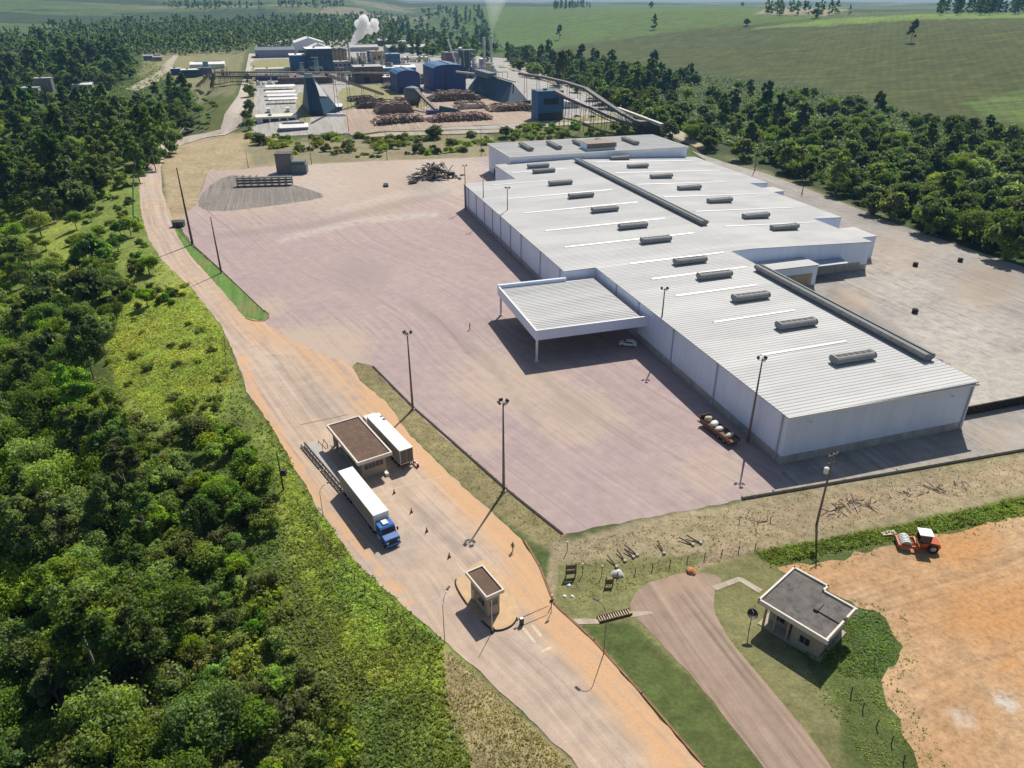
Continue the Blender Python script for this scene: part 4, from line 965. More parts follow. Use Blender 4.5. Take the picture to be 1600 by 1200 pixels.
# tall floodlight poles
def flood_pole(px, py, h, label, heads=3, mat='concrete_pole', r0=.27, group=None, rz=0):
    t = thing('floodlight_pole', label, 'light pole', P(px, py), rz, group)
    MB().tube([(0, 0, 0), (0, 0, h * .5), (0, 0, h)], [r0, r0 * .72, r0 * .42], 10).build('pole', mat, t, True)
    MB().tube([(0, 0, 0), (0, 0, .25)], r0 * 1.8, 10).build('foot', 'kerb_concrete', t)
    if heads:
        mb = MB(); mb.tube([(-.8, 0, h - .3), (.8, 0, h - .3)], .06, 6); mb.tube([(0, -.7, h - .1), (0, .7, h - .1)], .06, 6); arm = mb.build('crossarm', 'galvanised', t)
        for i in range(heads):
            a = 2 * math.pi * i / heads + .5; x, y = .75 * math.cos(a), .75 * math.sin(a)
            mb = MB(); mb.cbox(x, y, h - .05, .32, .62, .5, a, 0, .5); hd = mb.build('floodlight', 'steel_dark', t)
            mb = MB(); mb.cbox(x + .17 * math.cos(a), y + .17 * math.sin(a), h - .13, .04, .5, .38, a, 0, .5); mb.build('lens', 'lamp_clear', hd)
    return t
flood_pole(787, 768, 17.8, 'tall floodlight pole in the median drain casting its shadow beside the guard booth', 4)
flood_pole(645, 640, 17.4, 'tall floodlight pole in the median drain behind the white trailer', 3)
flood_pole(1168, 692, 18, 'tall floodlight pole against the warehouse wall nearest its front corner', 3)
flood_pole(1028, 556, 17.0, 'tall floodlight pole against the warehouse wall just past the canopy', 3)
flood_pole(346, 427, 17.6, 'dark tapering pole at the lower end of the green verge', 0, 'wood_pole', .3)
flood_pole(301, 382, 26, 'tallest dark mast, at the upper end of the green verge', 0, 'wood_pole', .42)
flood_pole(728, 328, 17.6, 'thin floodlight pole at the far left corner of the warehouse wall', 2)
flood_pole(756, 350, 17.6, 'thin floodlight pole with a side bracket on the far warehouse wall', 2)
flood_pole(793, 372, 17.8, 'thin floodlight pole third from the far corner of the warehouse wall', 3)
flood_pole(1179, 267, 17, 'dark pole by the forest edge behind the warehouse roof', 0, 'wood_pole', .25)
flood_pole(1253, 303, 6, 'short dark post at the back edge of the concrete yard, by the first annex', 1, 'wood_pole', .22)
flood_pole(1357, 329, 4.5, 'short dark post at the back edge of the concrete yard, by the second annex', 1, 'wood_pole', .22)
for px, py, h, lb in ((388, 262, 9, 'thin pole on the dry bank left of the grey block tower'), (487, 257, 15, 'thin pole on the dry bank right of the grey block tower'), (605, 250, 15, 'thin pole on the dry bank above the blue car'),
                      (752, 243, 15, 'thin pole on the dry bank beside the rear block of the warehouse'), (545, 206, 13, 'thin pole at the edge of the log yard below the conveyor'), (920, 186, 12, 'thin pole beside the blue tower and the conveyor legs')):
    flood_pole(px, py, h, lb, 0, 'wood_pole', .17)
# utility poles
t = thing('utility_pole', 'concrete utility pole with a pale transformer in the debris strip below the warehouse', 'utility pole', P(1276, 819))
MB().tube([(0, 0, 0), (0, 0, 13.6)], [.22, .13], 8).build('pole', 'concrete_pole', t, True)
mb = MB(); mb.cbox(0, .15, 13.2, 2.2, .12, .14, .5); mb.cbox(0, .15, 11.8, 1.6, .12, .14, .5); mb.build('crossarm', 'timber', t)
mb = MB(); mb.lathe([(.1, 9.9), (.36, 10.0), (.38, 10.9), (.2, 11.05)], (-.55, 0), 14); mb.build('transformer', 'trim_white', t)
for x in (-.9, 0, .9): MB().lathe([(.05, 13.28), (.09, 13.4), (.04, 13.6)], (x * .88, .15 + x * .47), 8).build('insulator', 'trim_white', t)
t = thing('utility_pole', 'dark wooden pole with a black box at the grass edge left of the weighbridge', 'utility pole', P(443, 766))
MB().tube([(0, 0, 0), (0, 0, 8)], [.17, .11], 8).build('pole', 'wood_pole', t, True); MB().box(.15, -.4, 3.2, 1.0, .4, 4.3).build('meter_box', 'steel_dark', t)
def street_lamp(px, py, h, aim, label, mat='galvanised'):
    t = thing('street_lamp', label, 'street lamp', P(px, py), aim)
    pts = [(0, 0, 0), (0, 0, h * .75)] + [(1.6 * (1 - math.cos(a)), 0, h * .75 + h * .25 * math.sin(a)) for a in np.linspace(.3, 1.45, 5)]
    MB().tube(pts, [.075] + [.05] * 6, 8).build('pole', mat, t, True)
    e = pts[-1]; MB().cbox(e[0] + .35, 0, e[2] + .02, .75, .28, .16, 0, 0, .08).build('lamp_head', 'steel_dark', t)
street_lamp(695, 1004, 8, 1.2, 'curved street lamp at the grass edge left of the guard booth')
street_lamp(943, 1023, 8.5, 2.4, 'curved street lamp on the grass strip between road and old driveway', 'concrete_pole')
street_lamp(505, 806, 6, .6, 'thin curved street lamp at the road edge beside the blue truck shadow')
# dish on a mast, cattle grid, boards, posts
t = thing('satellite_dish', 'dark round satellite dish on a mast beside the beige house', 'satellite dish', P(1170, 986))
MB().tube([(0, 0, 0), (0, 0, 3.0)], .06, 8).build('mast', 'steel_dark', t)
mb = MB(); R = Matrix.Translation((0, 0, 3.1)) @ Matrix.Rotation(.6, 4, 'X') @ Matrix.Scale(.72, 4); mb.M = R
mb.lathe([(.05, -.25), (.5, -.16), (.9, .05), (1.0, .2), (.98, .22), (.88, .09), (.5, -.12), (.05, -.2)], n=24); mb.build('dish', 'steel_dark', t, True)
mb = MB(); mb.M = R; mb.tube([(0, .9, .1), (0, 0, .9)], .03, 5); mb.build('feed_arm', 'galvanised', t)
a, b_ = P(936, 970), P(984, 958); d = b_ - a
t = thing('cattle_grid', 'cattle grid of short upright pale bars where the driveway meets the path', 'cattle grid', a, math.atan2(d.y, d.x))
for i in range(13): MB().box(i * d.length / 12.5, -.35, .03, i * d.length / 12.5 + .13, .55, .3).build('bar', 'timber_pale', t)
mb = MB(); mb.box(-.1, -.42, .02, d.length + .2, -.34, .34); mb.box(-.1, .54, .02, d.length + .2, .62, .34); mb.build('rail', 'rust', t)
t = thing('board_frame', 'dark brown two board frame standing on the dry grass beyond the barrier', 'board', P(892, 901), .15)
for z in (.5, 1.5): MB().box(-.8, -.05, z, .8, .05, z + .75).build('board', 'timber', t)
for x in (-.72, .72): MB().box(x - .07, .06, 0, x + .07, .2, 2.4).build('leg', 'timber', t)
t = thing('board_frame', 'smaller dark board on posts beside the pale rock at the fence end', 'board', P(952, 916), .1)
MB().box(-.5, -.05, .4, .5, .05, 1.3).build('board', 'timber', t)
for x in (-.55, .55): MB().box(x - .06, .06, 0, x + .06, .18, 1.7).build('leg', 'timber', t)
def fallen(px, py, qx, qy, label, h=.5, g='old posts leaning in the debris strip'):
    a, b_ = P(px, py), P(qx, qy); d = b_ - a; t = thing('old_post', label, 'post', a, math.atan2(d.y, d.x), g)
    MB().tube([(0, 0, h), (d.length, 0, .1)], [.1, .13], 7).build('shaft', 'wood_pole', t); MB().box(d.length - .1, -.22, 0, d.length + .3, .22, .35).build('footing', 'stained_concrete', t)
for i, (q, lb) in enumerate([((949, 872, 963, 886), 'leaning old post nearest the pale rock'), ((964, 863, 976, 877), 'leaning old post second from the pale rock'), ((975, 862, 989, 871), 'leaning old post third from the pale rock'),
              ((976, 855, 995, 868), 'leaning old post fourth from the pale rock'), ((1027, 849, 1037, 865), 'lone leaning old post in the middle of the debris strip'),
              ((1060, 843, 1082, 852), 'lower of the two parallel old posts'), ((1072, 840, 1094, 849), 'upper of the two parallel old posts')]): fallen(*q, lb)
for px, py, lb in ((886, 862, 'upright pale marker post beside the drain end'), (940, 900, 'thin dark post near the smaller board'), (910, 897, 'thin grey post right of the two board frame'), (862, 946, 'short post at the kink of the road edge')):
    t = thing('marker_post', lb, 'post', P(px, py)); MB().tube([(0, 0, 0), (0, 0, 1.9)], .06, 6).build('shaft', 'timber', t); MB().cbox(0, 0, 1.95, .16, .16, .1).build('cap', 'trim_white', t)
def rock(px, py, s, mat, name, label, grp=None, up=0):
    p_ = P(px, py); mb = MB(); n = 10; vs, fs = [], []
    for i in range(6):
        for k_ in range(n):
            a = math.pi / 2 * i / 5; t_ = 2 * math.pi * k_ / n; q = s * (1 + .25 * float(vnoise(np.array([k_ * 1.3 + px]), np.array([i * 1.7 + py]), 5)[0]))
            vs.append((q * math.cos(a) * math.cos(t_), q * math.cos(a) * math.sin(t_), q * .75 * math.sin(a) + up))
    fs = [(i * n + k_, i * n + (k_ + 1) % n, (i + 1) * n + (k_ + 1) % n, (i + 1) * n + k_) for i in range(5) for k_ in range(n)]
    mb.add(vs, fs); o_ = mb.build(name, mat, None, True); o_.location = p_; tag(o_, label, name.split('_')[-1], grp)
paint('pale_rock', (.55, .52, .50), .9, 0, .15, 2)
rock(965, 898, .9, 'pale_rock', 'pale_rock', 'pale grey rock at the end of the fence line')
for px, py, lb in ((889, 915, 'white stone farthest from the road, by the two board frame'), (882, 932, 'white stone nearest the road below the two board frame'), (894, 932, 'white stone right of its neighbour below the two board frame')): rock(px, py, .28, 'trim_white', 'white_stone', lb)
paint('orange_soil', (.48, .22, .09), .95, 0, .2, 2); rock(1080, 894, .8, 'orange_soil', 'soil_mound', 'small orange soil mound on the old driveway edge')
# road roller
t = thing('road_roller', 'orange red road roller with ridged drum and white canopy on the dirt lot', 'road roller', P(1432, 855), math.radians(168))
mb = MB(); mb.tube([(1.9, -1.05, .78), (1.9, 1.05, .78)], .76, 28); dr = mb.build('drum', 'deck_steel', t)
mb = MB()
for y in np.linspace(-.95, .95, 6): mb.tube([(1.9, y - .09, .78), (1.9, y + .09, .78)], .86, 28)
mb.build('ridge', 'trim_white', dr)
mb = MB()
for s in (-1, 1): mb.box(.3, s * 1.18 - .09, .55, 2.9, s * 1.18 + .09, 1.0)
mb.box(2.8, -1.25, .5, 3.05, 1.25, 1.0); mb.box(.2, -1.25, .5, .5, 1.25, 1.15); mb.build('drum_frame', 'roller_red', t)
mb = MB(); mb.extr([(-2.9, .8), (-.1, .8), (-.1, 1.4), (-1.2, 1.5), (-1.3, 1.75), (-2.7, 1.6), (-3.0, 1.2)], 'y', -.85, .85); mb.build('engine_cover', 'roller_red', t)
mb = MB(); mb.box(-1.35, -.75, 1.45, .15, .75, 1.6); mb.box(-1.3, -.25, 1.6, -.8, .3, 2.1); mb.build('operator_platform', 'chassis', t)
mb = MB()
for x, y in ((-1.4, -.78), (-1.4, .78), (.15, -.78), (.15, .78)): mb.box(x - .05, y - .05, 1.4, x + .05, y + .05, 2.95)
mb.build('canopy_frame', 'steel_dark', t)
MB().box(-1.6, -.95, 2.95, .4, .95, 3.08).build('canopy', 'trim_white', t)
mb = MB(); mb.quad((-1.45, -.8, 1.6), (.15, -.8, 1.6), (.15, -.8, 2.9), (-1.45, -.8, 2.9)); mb.quad((-1.45, .8, 1.6), (.15, .8, 1.6), (.15, .8, 2.9), (-1.45, .8, 2.9)); mb.quad((-1.45, -.8, 1.7), (-1.45, .8, 1.7), (-1.45, .8, 2.9), (-1.45, -.8, 2.9)); mb.build('cab_glass', 'glass_dark', t)
for s in (-1, 1): wheel(t, -1.9, s * 1.2, .78, .5)
t = thing('plank', 'pale wooden board lying in front of the road roller drum', 'plank', P(1388, 834), .15); MB().box(-1.2, -.5, .15, 1.2, .5, .25).build('board', 'timber_pale', t); MB().box(-.9, -.4, .0, -.7, .4, .15).build('batten', 'timber', t)
# cars
def car(px, py, rz, label, mat, pickup=False):
    t = thing('car', label, 'car', P(px, py), rz)
    mb = MB(); mb.extr([(-2.1, .35), (2.05, .35), (2.15, .6), (2.0, .85), (1.0, .98), (.45, 1.42), (-1.1, 1.45), (-1.8, 1.0), (-2.15, .9)] if not pickup else [(-2.4, .45), (2.3, .45), (2.4, .8), (2.2, 1.05), (1.2, 1.15), (.7, 1.7), (-.5, 1.7), (-.6, 1.1), (-2.4, 1.1)], 'y', -.86, .86)
    b = mb.build('body', mat, t)
    mb = MB(); mb.quad((1.02, -.74, 1.0), (1.02, .74, 1.0), (.52, .7, 1.38), (.52, -.7, 1.38)); 
    mb.M = Matrix.Translation((.03, 0, .02)); mb.build('windscreen', 'glass_dark', b)
    for s in (-1, 1):
        mb = MB(); y = s * .868; mb.quad((-1.4, y, 1.0), (.8, y, 1.0), (.4, y, 1.36), (-1.0, y, 1.38)); mb.build('side_window', 'glass_dark', b)
        mb = MB(); mb.cbox(2.1, s * .6, .7, .12, .35, .16); mb.build('headlight', 'lamp_clear', t)
        for x in (-1.3, 1.3): wheel(t, x, s * .88, .32, .2)
    return t
car(603, 291, 1.9, 'dark blue car parked alone on the far yard', paint('car_blue', (.03, .035, .16), .3, 0, .1, 1))
car(645, 287, .6, 'dark grey car in front of the scrap heap on the far yard', paint('car_grey', (.07, .075, .08), .3, 0, .1, 1))
car(981, 540, 2.9, 'white car parked in the shade under the warehouse canopy', 'cab_white')
# people
def person(px, py, yaw, label, shirt, trousers, stride=.3):
    J = {'pelvis': (0, 0, .95), 'chest': (.03, 0, 1.3), 'neck': (.04, 0, 1.5), 'head': (.06, 0, 1.62), 'top': (.06, 0, 1.74)}
    vs = [(0, 0, .95), (.02, 0, 1.12), (.03, 0, 1.32), (.03, 0, 1.45), (.04, 0, 1.54), (.06, 0, 1.62), (.06, 0, 1.74)]; R = [(.15, .12), (.14, .11), (.17, .12), (.1, .09), (.055, .055), (.09, .1), (.07, .08)]
    E_ = [(0, 1), (1, 2), (2, 3), (3, 4), (4, 5), (5, 6)]
    def chain(root, pts, rr):
        i = root
        for q, r in zip(pts, rr): vs.append(q); R.append((r, r)); E_.append((i, len(vs) - 1)); i = len(vs) - 1
    for s in (-1, 1):
        f = stride * s
        chain(0, [(.0, s * .1, .88), (f * .6 + .04, s * .11, .5), (f - .02, s * .11, .09), (f + .14, s * .12, .04)], [.1, .07, .05, .04])
        chain(3, [(.02, s * .19, 1.43), (-f * .5, s * .24, 1.16), (-f * .7 + .1, s * .24, .92), (-f * .7 + .14, s * .24, .82)], [.065, .05, .04, .035])
    me = bpy.data.meshes.new('person'); me.from_pydata(vs, E_, []); o_ = bpy.data.objects.new('person', me); COL.objects.link(o_)
    sk = o_.modifiers.new('skin', 'SKIN'); sv = me.skin_vertices[0].data
    for q, r in zip(sv, R): q.radius = r; q.use_root = False
    sv[0].use_root = True
    o_.modifiers.new('sub', 'SUBSURF').levels = 1
    bpy.context.view_layer.update(); dg = bpy.context.evaluated_depsgraph_get(); ev = bpy.data.meshes.new_from_object(o_.evaluated_get(dg)); o_.modifiers.clear(); o_.data = ev
    ev.materials.clear()
    for q in ('skin', shirt, trousers): ev.materials.append(MAT[q])
    for q in ev.polygons:
        z = q.center.z; q.use_smooth = True
        q.material_index = 0 if z > 1.5 or (abs(q.center.y) > .19 and z < 1.2) else (1 if z > .95 else 2)
    o_.location = P(px, py); o_.rotation_euler = (0, 0, yaw); tag(o_, label, 'person')
    MB().lathe([(.02, 1.62), (.115, 1.64), (.12, 1.71), (.08, 1.78), (.02, 1.8)], (.05, 0), 12).build('hair', 'hair', o_, True)
person(801, 862, 1.0, 'person in dark clothes walking along the road beyond the guard booth', 'cloth_dark', 'cloth_dark')
person(734, 515, .3, 'person in dark red shirt standing on the yard left of the canopy', 'cloth_red', 'cloth_dark', .15)
# fences
def fence(label, pts, n, h=1.6, name='wire_fence'):
    Q = [P(*q) for q in pts]; t = thing(name, label, 'fence', Q[0]); S = [0]
    for a, b_ in zip(Q[:-1], Q[1:]): S.append(S[-1] + (b_ - a).length)
    pos = []
    for i in range(n):
        s = S[-1] * i / (n - 1); j = max(q for q in range(len(S) - 1) if S[q] <= s + 1e-6); f = (s - S[j]) / (S[j + 1] - S[j]); q = Q[j].lerp(Q[j + 1], f); q.z = float(tz(q.x, q.y)); pos.append(q - Q[0])
    for q in pos: MB().tube([q + Vector((0, 0, -.2)), q + Vector((random.uniform(-.1, .1), random.uniform(-.1, .1), h))], .07, 6).build('post', 'timber', t)
    mb = MB()
    for z in (.4, .8, 1.2, h - .1):
        for a, b_ in zip(pos[:-1], pos[1:]): mb.tube([a + Vector((0, 0, z)), b_ + Vector((0, 0, z))], .012, 4, False)
    mb.build('wire', 'steel_dark', t)
fence('wire fence on thin posts in the bright grass along the left road edge', [(466, 790), (500, 835), (545, 900), (600, 955), (650, 990)], 14)
fence('old wire fence stepping down the grass slope from the road bend', [(351, 525), (356, 604), (330, 622), (270, 658)], 12)
fence('wire fence along the dry strip above the footpath', [(965, 903), (1060, 880), (1180, 858)], 9, 1.1)
fence('row of dark fence posts on the grass edge of the dirt lot', [(1330, 1085), (1355, 1120), (1392, 1160), (1412, 1190)], 5, 1.3)
t_ = [P(213, 236), P(211, 290), P(212, 345)]
t = thing('guard_rail', 'green roadside guard rail along the outside of the far bend', 'guard rail', t_[0])
MB().tube([q - t_[0] + Vector((-.5, 0, .75)) for q in t_], .22, 6).build('rail', paint('rail_green', (.05, .2, .06), .5, .2, .1, 1), t)
for i in range(14):
    q = (t_[0].lerp(t_[1], i / 7) if i < 7 else t_[1].lerp(t_[2], (i - 7) / 6)) - t_[0]; MB().tube([q + Vector((-.5, 0, -.3)), q + Vector((-.5, 0, .8))], .07, 5).build('post', 'galvanised', t)
t = thing('utility_hut', 'small dark green utility hut on the verge below the tallest mast', 'hut', P(280, 354), .1)
MB().box(-2, -1.2, 0, 2, 1.2, 2.0).build('wall', paint('hut_green', (.06, .10, .075), .7, 0, .2, 1), t); MB().extr([(-1.4, 2.0), (1.4, 2.0), (0, 2.6)], 'x', -2.2, 2.2).build('roof', 'roof_felt', t); MB().box(-.5, -1.25, .05, .5, -1.2, 1.8).build('door', 'steel_dark', t)
# grey block, racks, scrap on the far yard
t = thing('block_tower', 'tall grey ribbed block with a lower teal annex on the far yard', 'tower', P(433, 272), .12)
mb = MB(); mb.box(0, 0, 0, 7.5, 7, 9)
for i in range(9): mb.box(-.08, -.08, i * 1.0 + .3, 7.58, 7.08, i * 1.0 + .42)
mb.build('wall', paint('grey_block', (.20, .195, .18), .85, 0, .2, .5, (.1, .1, .09), .6), t)
MB().box(-.3, -.3, 9, 7.8, 7.3, 9.5).build('roof', 'roof_felt', t)
mb = MB(); mb.box(7.6, -2, 0, 14.5, 4, 4.2); mb.box(7.5, -2.2, 4.2, 14.7, 4.2, 4.6); mb.box(7.8, -1.5, 4.6, 14, 3.4, 6.0); mb.build('annex', paint('teal_grey', (.13, .17, .175), .7, 0, .2, .6, (.08, .08, .08), .5), t)
t = thing('rack_row', 'long row of grey timber racks standing on the far yard', 'rack', P(371, 292), .13)
for i in range(8):
    mb = MB(); x = i * 3.1
    for xx in (x, x + 2.6):
        for y in (0, 2.2): mb.box(xx - .12, y - .12, 0, xx + .12, y + .12, 4.6 - (i > 2) * .9)
    for z in (1.0, 2.2, 3.4): mb.box(x - .1, -.1, z, x + 2.7, 2.3, z + .5)
    mb.build('rack', 'teal_grey' if i % 2 else 'grey_block', t)
def scrap(label, px, py, n, sx, sy, sz, mats, name='scrap_heap', lmax=6, seed=1):
    rr = random.Random(seed); t = thing(name, label, 'scrap heap', P(px, py), .2)
    mbs = {q: MB() for q in mats}
    for i in range(n):
        f = rr.random(); x, y = rr.gauss(0, sx * .4), rr.gauss(0, sy * .4); h = sz * max(.05, 1 - (x / sx) ** 2 - (y / sy) ** 2)
        L = rr.uniform(.8, lmax); q = rr.choice(mats); a, b_ = rr.uniform(0, 6.3), rr.uniform(-.9, .9) * (1 if rr.random() < .5 else .2)
        mbs[q].cbox(x, y, rr.uniform(.15, h), L, (rr.uniform(.05, .15) if 'branch' in name else rr.uniform(.15, .6) if rr.random() < .7 else rr.uniform(.8, 2)), rr.uniform(.06, .14) if 'branch' in name else rr.uniform(.08, .35), a, 0, b_)
    for q in mats: mbs[q].build('debris', q, t)
paint('scrap_grey', (.14, .13, .13), .8, .2, .3, 1); paint('scrap_pale', (.42, .38, .33), .9, 0, .2, 1); paint('scrap_blue', (.35, .42, .5), .6, 0, .2, 1)
scrap('heap of dark demolition timber and scrap on the far yard', 678, 278, 200, 13, 6, 7, ['scrap_grey', 'timber', 'steel_dark', 'scrap_pale'])
a, b_ = P(1093, 664), P(1140, 700); d = b_ - a
t = thing('flatbed_trailer', 'dark old flatbed trailer standing at the shadow edge by the warehouse wall', 'trailer', a, math.atan2(d.y, d.x)); L = d.length
MB().box(0, 0, .95, L, 2.3, 1.2).build('deck', 'timber', t)
for y in (-.04, 2.3): MB().box(0, y - .04, .75, L, y + .04, 1.55).build('side_board', 'rust', t)
MB().box(-.1, 0, .95, 0, 2.3, 2.3).build('headboard', 'steel_dark', t)
mb = MB(); mb.box(-2.0, 1.0, .7, 0, 1.3, .9); mb.box(.2, .4, .6, L - .2, .7, .95); mb.box(.2, 1.6, .6, L - .2, 1.9, .95); mb.build('chassis', 'chassis', t)
for x in (L * .62, L * .8):
    for s in (-.1, 2.4): wheel(t, x, s - 1.15 if False else s, .48)
def load(label, cat, name, f, y, sx, sy, sz, mat, rz):
    q = a + d * f + Vector((-d.y, d.x, 0)).normalized() * y + Vector((0, 0, 1.2)); o_ = MB().lathe([(sx * .8, 0), (sx, sz * .35), (sx * .85, sz * .8), (sx * .3, sz)], n=9).build(name, mat, None, True); o_.location = q; o_.scale = (1, sy / sx, 1); o_.rotation_euler = (0, 0, rz); tag(o_, label, cat)
load('tan sack at the front end of the flatbed trailer', 'sack', 'sack', .1, 1.2, .9, .7, 1.0, 'timber_pale', .3); load('white sheeted bundle behind the tan sack on the flatbed trailer', 'bundle', 'bundle', .3, 1.3, 1.2, .8, .8, 'trim_white', .8)
load('pinkish bundle in the middle of the flatbed trailer', 'bundle', 'bundle', .5, 1.1, 1.1, .7, .6, 'booth_rim', .5); load('pale long bundle at the rear end of the flatbed trailer', 'bundle', 'bundle', .8, 1.3, 1.3, .6, .7, 'timber_pale', .7)
scrap('scatter of cut branches and sticks in the debris strip beside the utility pole', 1325, 792, 30, 8, 2.2, .3, ['timber', 'scrap_pale'], 'branch_heap', 3.2, 6)
scrap('low tangle of dry branches in the debris strip left of the utility pole', 1180, 812, 11, 4, 1.5, .25, ['timber', 'scrap_pale'], 'branch_heap', 2.6, 8)
scrap('dry branches lying along the strip towards the loading dock', 1470, 764, 26, 11, 2.2, .3, ['timber', 'scrap_pale'], 'branch_heap', 3, 9)
scrap('strip of grey rubble and boards along the foot of the warehouse right wall', 1480, 578, 60, 2.2, 12, .9, ['scrap_grey', 'scrap_pale', 'grey_block'], 'rubble_strip', 2.2, 11)
for px, py, lb in ((1430, 416, 'stack of dark tyres on the concrete yard nearest the warehouse corner'), (1500, 409, 'stack of dark tyres on the concrete yard nearest the forest'), (1429, 489, 'stack of dark tyres on the pale middle of the concrete yard')):
    t = thing('tyre_stack', lb, 'tyre stack', P(px, py)); mb = MB()
    for i in range(4): mb.lathe([(.35, .05 + i * .3), (.75, .08 + i * .3), (.8, .2 + i * .3), (.75, .32 + i * .3), (.35, .35 + i * .3)], (random.uniform(-.08, .08), random.uniform(-.08, .08)), 16)
    mb.build('tyres', 'old_tyre', t)
# ------------------------------------------------------------------ the board mill beyond the yard
for nm, col, gr in (('blue_cladding', (.032, .125, .28), (.03, .07, .13)), ('teal_cladding', (.018, .065, .115), (.015, .04, .06)), ('navy_cladding', (.035, .062, .21), (.03, .04, .11)), ('bright_blue', (.05, .2, .38), (.04, .1, .2)),
                    ('lavender_wall', (.27, .26, .33), (.15, .14, .18)), ('white_roof', (.80, .80, .78), (.55, .53, .5)), ('cream_roof', (.72, .69, .55), (.5, .46, .36)), ('grey_roof', (.42, .42, .40), (.25, .24, .22)),
                    ('dark_roof', (.12, .16, .19), (.08, .1, .11)), ('tan_steel', (.42, .33, .23), (.22, .15, .1)), ('mauve_brown', (.16, .12, .12), (.08, .06, .06)), ('silo_pale', (.55, .53, .48), (.35, .3, .24)),
                    ('stack_steel', (.60, .61, .60), (.25, .25, .24)), ('teal_pale', (.22, .36, .38), (.14, .2, .2)), ('yellow_tank', (.62, .52, .16), (.4, .3, .12)), ('purple_wall', (.14, .11, .19), (.09, .07, .1)), ('white_wall', (.72, .72, .7), (.45, .42, .38))):
    paint(nm, col, .6, 0, .1, .15, gr, .5, True)
def solve(f, lo, hi, up=True):
    for _ in range(40):
        m = (lo + hi) / 2
        if f(m) == up: hi = m
        else: lo = m
    return (lo + hi) / 2
def spot(px, py, dx=0.0):
    return P(px, py)
def rod(a, b_, r=.15, n=5, mb=None): mb = mb or MB(); mb.tube([a, b_], r, n); return mb
def size_from(base, pxR, pyT):
    w_ = solve(lambda s: float(proj(*(base + WU * s))[0]) > pxR, .5, 400)
    mid = base + WU * w_ / 2
    h = solve(lambda s: float(proj(mid.x, mid.y, mid.z + s)[1]) < pyT, .5, 150)
    return w_, h
def hall(label, pxL, pxR, pyB, pyT, depth, wall, roofm, roof='gable', name='mill_hall', cat='building', doors=(), bands=True, rise=.14, windows=0, group=None):
    base = P(pxL, pyB); w_, h = size_from(base, pxR, pyT); t = thing(name, label, cat, base, WA, group)
    rz_ = 0
    if roof in ('gable', 'curve'): rz_ = w_ * rise; he = h - rz_
    elif roof == 'side': rz_ = depth * rise * .5; he = h - rz_ * .6
    else: he = h
    n_ = 2 if roof == 'gable' else 8
    def zt(x): return he + (rz_ * (1 - abs(2 * x / w_ - 1)) if roof == 'gable' else rz_ * math.sqrt(max(0, 1 - (2 * x / w_ - 1) ** 2)) * 1 if roof == 'curve' else 0)
    mb = MB()
    if roof in ('gable', 'curve'):
        xs = [w_ * i / n_ for i in range(n_ + 1)]; prof = [(0, -.3)] + [(x, zt(x) - .05) for x in xs] + [(w_, -.3)]; mb.extr(prof, 'y', 0, depth)
    elif roof == 'side': mb.extr([(0, -.3), (0, he), (depth / 2, he + rz_ - .05), (depth, he), (depth, -.3)], 'x', 0, w_)
    else: mb.box(0, 0, -.3, w_, depth, he - .2)
    if bands:
        k_ = max(3, int(w_ / 5))
        for i in range(k_ + 1): x = w_ * i / k_; mb.box(x - .12, -.12, 0, x + .12, 0, he - .4)
        k_ = max(2, int(depth / 8))
        for i in range(k_ + 1): y = depth * i / k_; mb.box(-.12, y - .12, 0, 0, y + .12, he - .4)
    mb.build('wall', wall, t)
    mb = MB(); o_ = .5
    if roof in ('gable', 'curve'):
        xs = [-o_] + [w_ * i / n_ for i in range(1, n_)] + [w_ + o_]; top = [(x, zt(min(max(x, 0), w_)) + .25) for x in xs]; bot = [(x, z - .28) for x, z in top]; mb.extr(top + bot[::-1], 'y', -o_, depth + o_)
    elif roof == 'side':
        mb.extr([(-o_, he), (depth / 2, he + rz_), (depth + o_, he), (depth + o_, he + .25), (depth / 2, he + rz_ + .25), (-o_, he + .25)], 'x', -o_, w_ + o_)
    else: mb.box(-o_, -o_, he - .2, w_ + o_, depth + o_, he)
    rf = mb.build('roof', roofm, t)
    if roof == 'flat' and w_ > 8:
        mb = MB(); mb.box(w_ * .3, depth * .3, he, w_ * .3 + 2.2, depth * .3 + 2, he + 1.2); mb.build('roof_vent', 'vent_metal', rf)
    elif w_ > 10:
        mb = MB()
        if roof == 'side': mb.box(w_ * .1, depth / 2 - .6, he + rz_ + .2, w_ * .9, depth / 2 + .6, he + rz_ + .9)
        else: mb.box(w_ / 2 - .6, depth * .1, zt(w_ / 2) + .1, w_ / 2 + .6, depth * .9, zt(w_ / 2) + .9)
        mb.build('ridge_vent', 'vent_metal', rf)
    for a, b_, z1 in doors:
        MB().box(a * w_, -.2, .05, b_ * w_, -.08, z1 * he).build('bay_door', 'dark_opening', t)
    for i in range(windows):
        x = w_ * (i + .5) / windows; MB().box(x - w_ / windows * .3, -.16, he * .55, x + w_ / windows * .3, -.06, he * .75).build('window', 'glass_dark', t)
    return t, w_, he, depth
hall('long lavender grey shed with dark roof at the upper left of the mill', 400, 462, 91, 76, 45, 'lavender_wall', 'dark_roof', 'side', doors=((.02, .06, .5),))
hall('highest white roofed hall at the back of the mill', 462, 508, 84, 59, 60, 'white_wall', 'white_roof', 'gable', rise=.16, doors=((.1, .3, .3),))
hall('white gabled hall stepping down in front of the highest white hall', 482, 518, 92, 68, 30, 'white_wall', 'white_roof', 'gable', rise=.2)
hall('dark teal banded hall in the middle of the mill', 482, 522, 114, 76, 40, 'teal_cladding', 'white_roof', 'flat', windows=5)
hall('bright blue block with pale flat roof left of the banded hall', 456, 483, 113, 86, 32, 'blue_cladding', 'white_roof', 'flat', doors=((.05, .12, .4),))
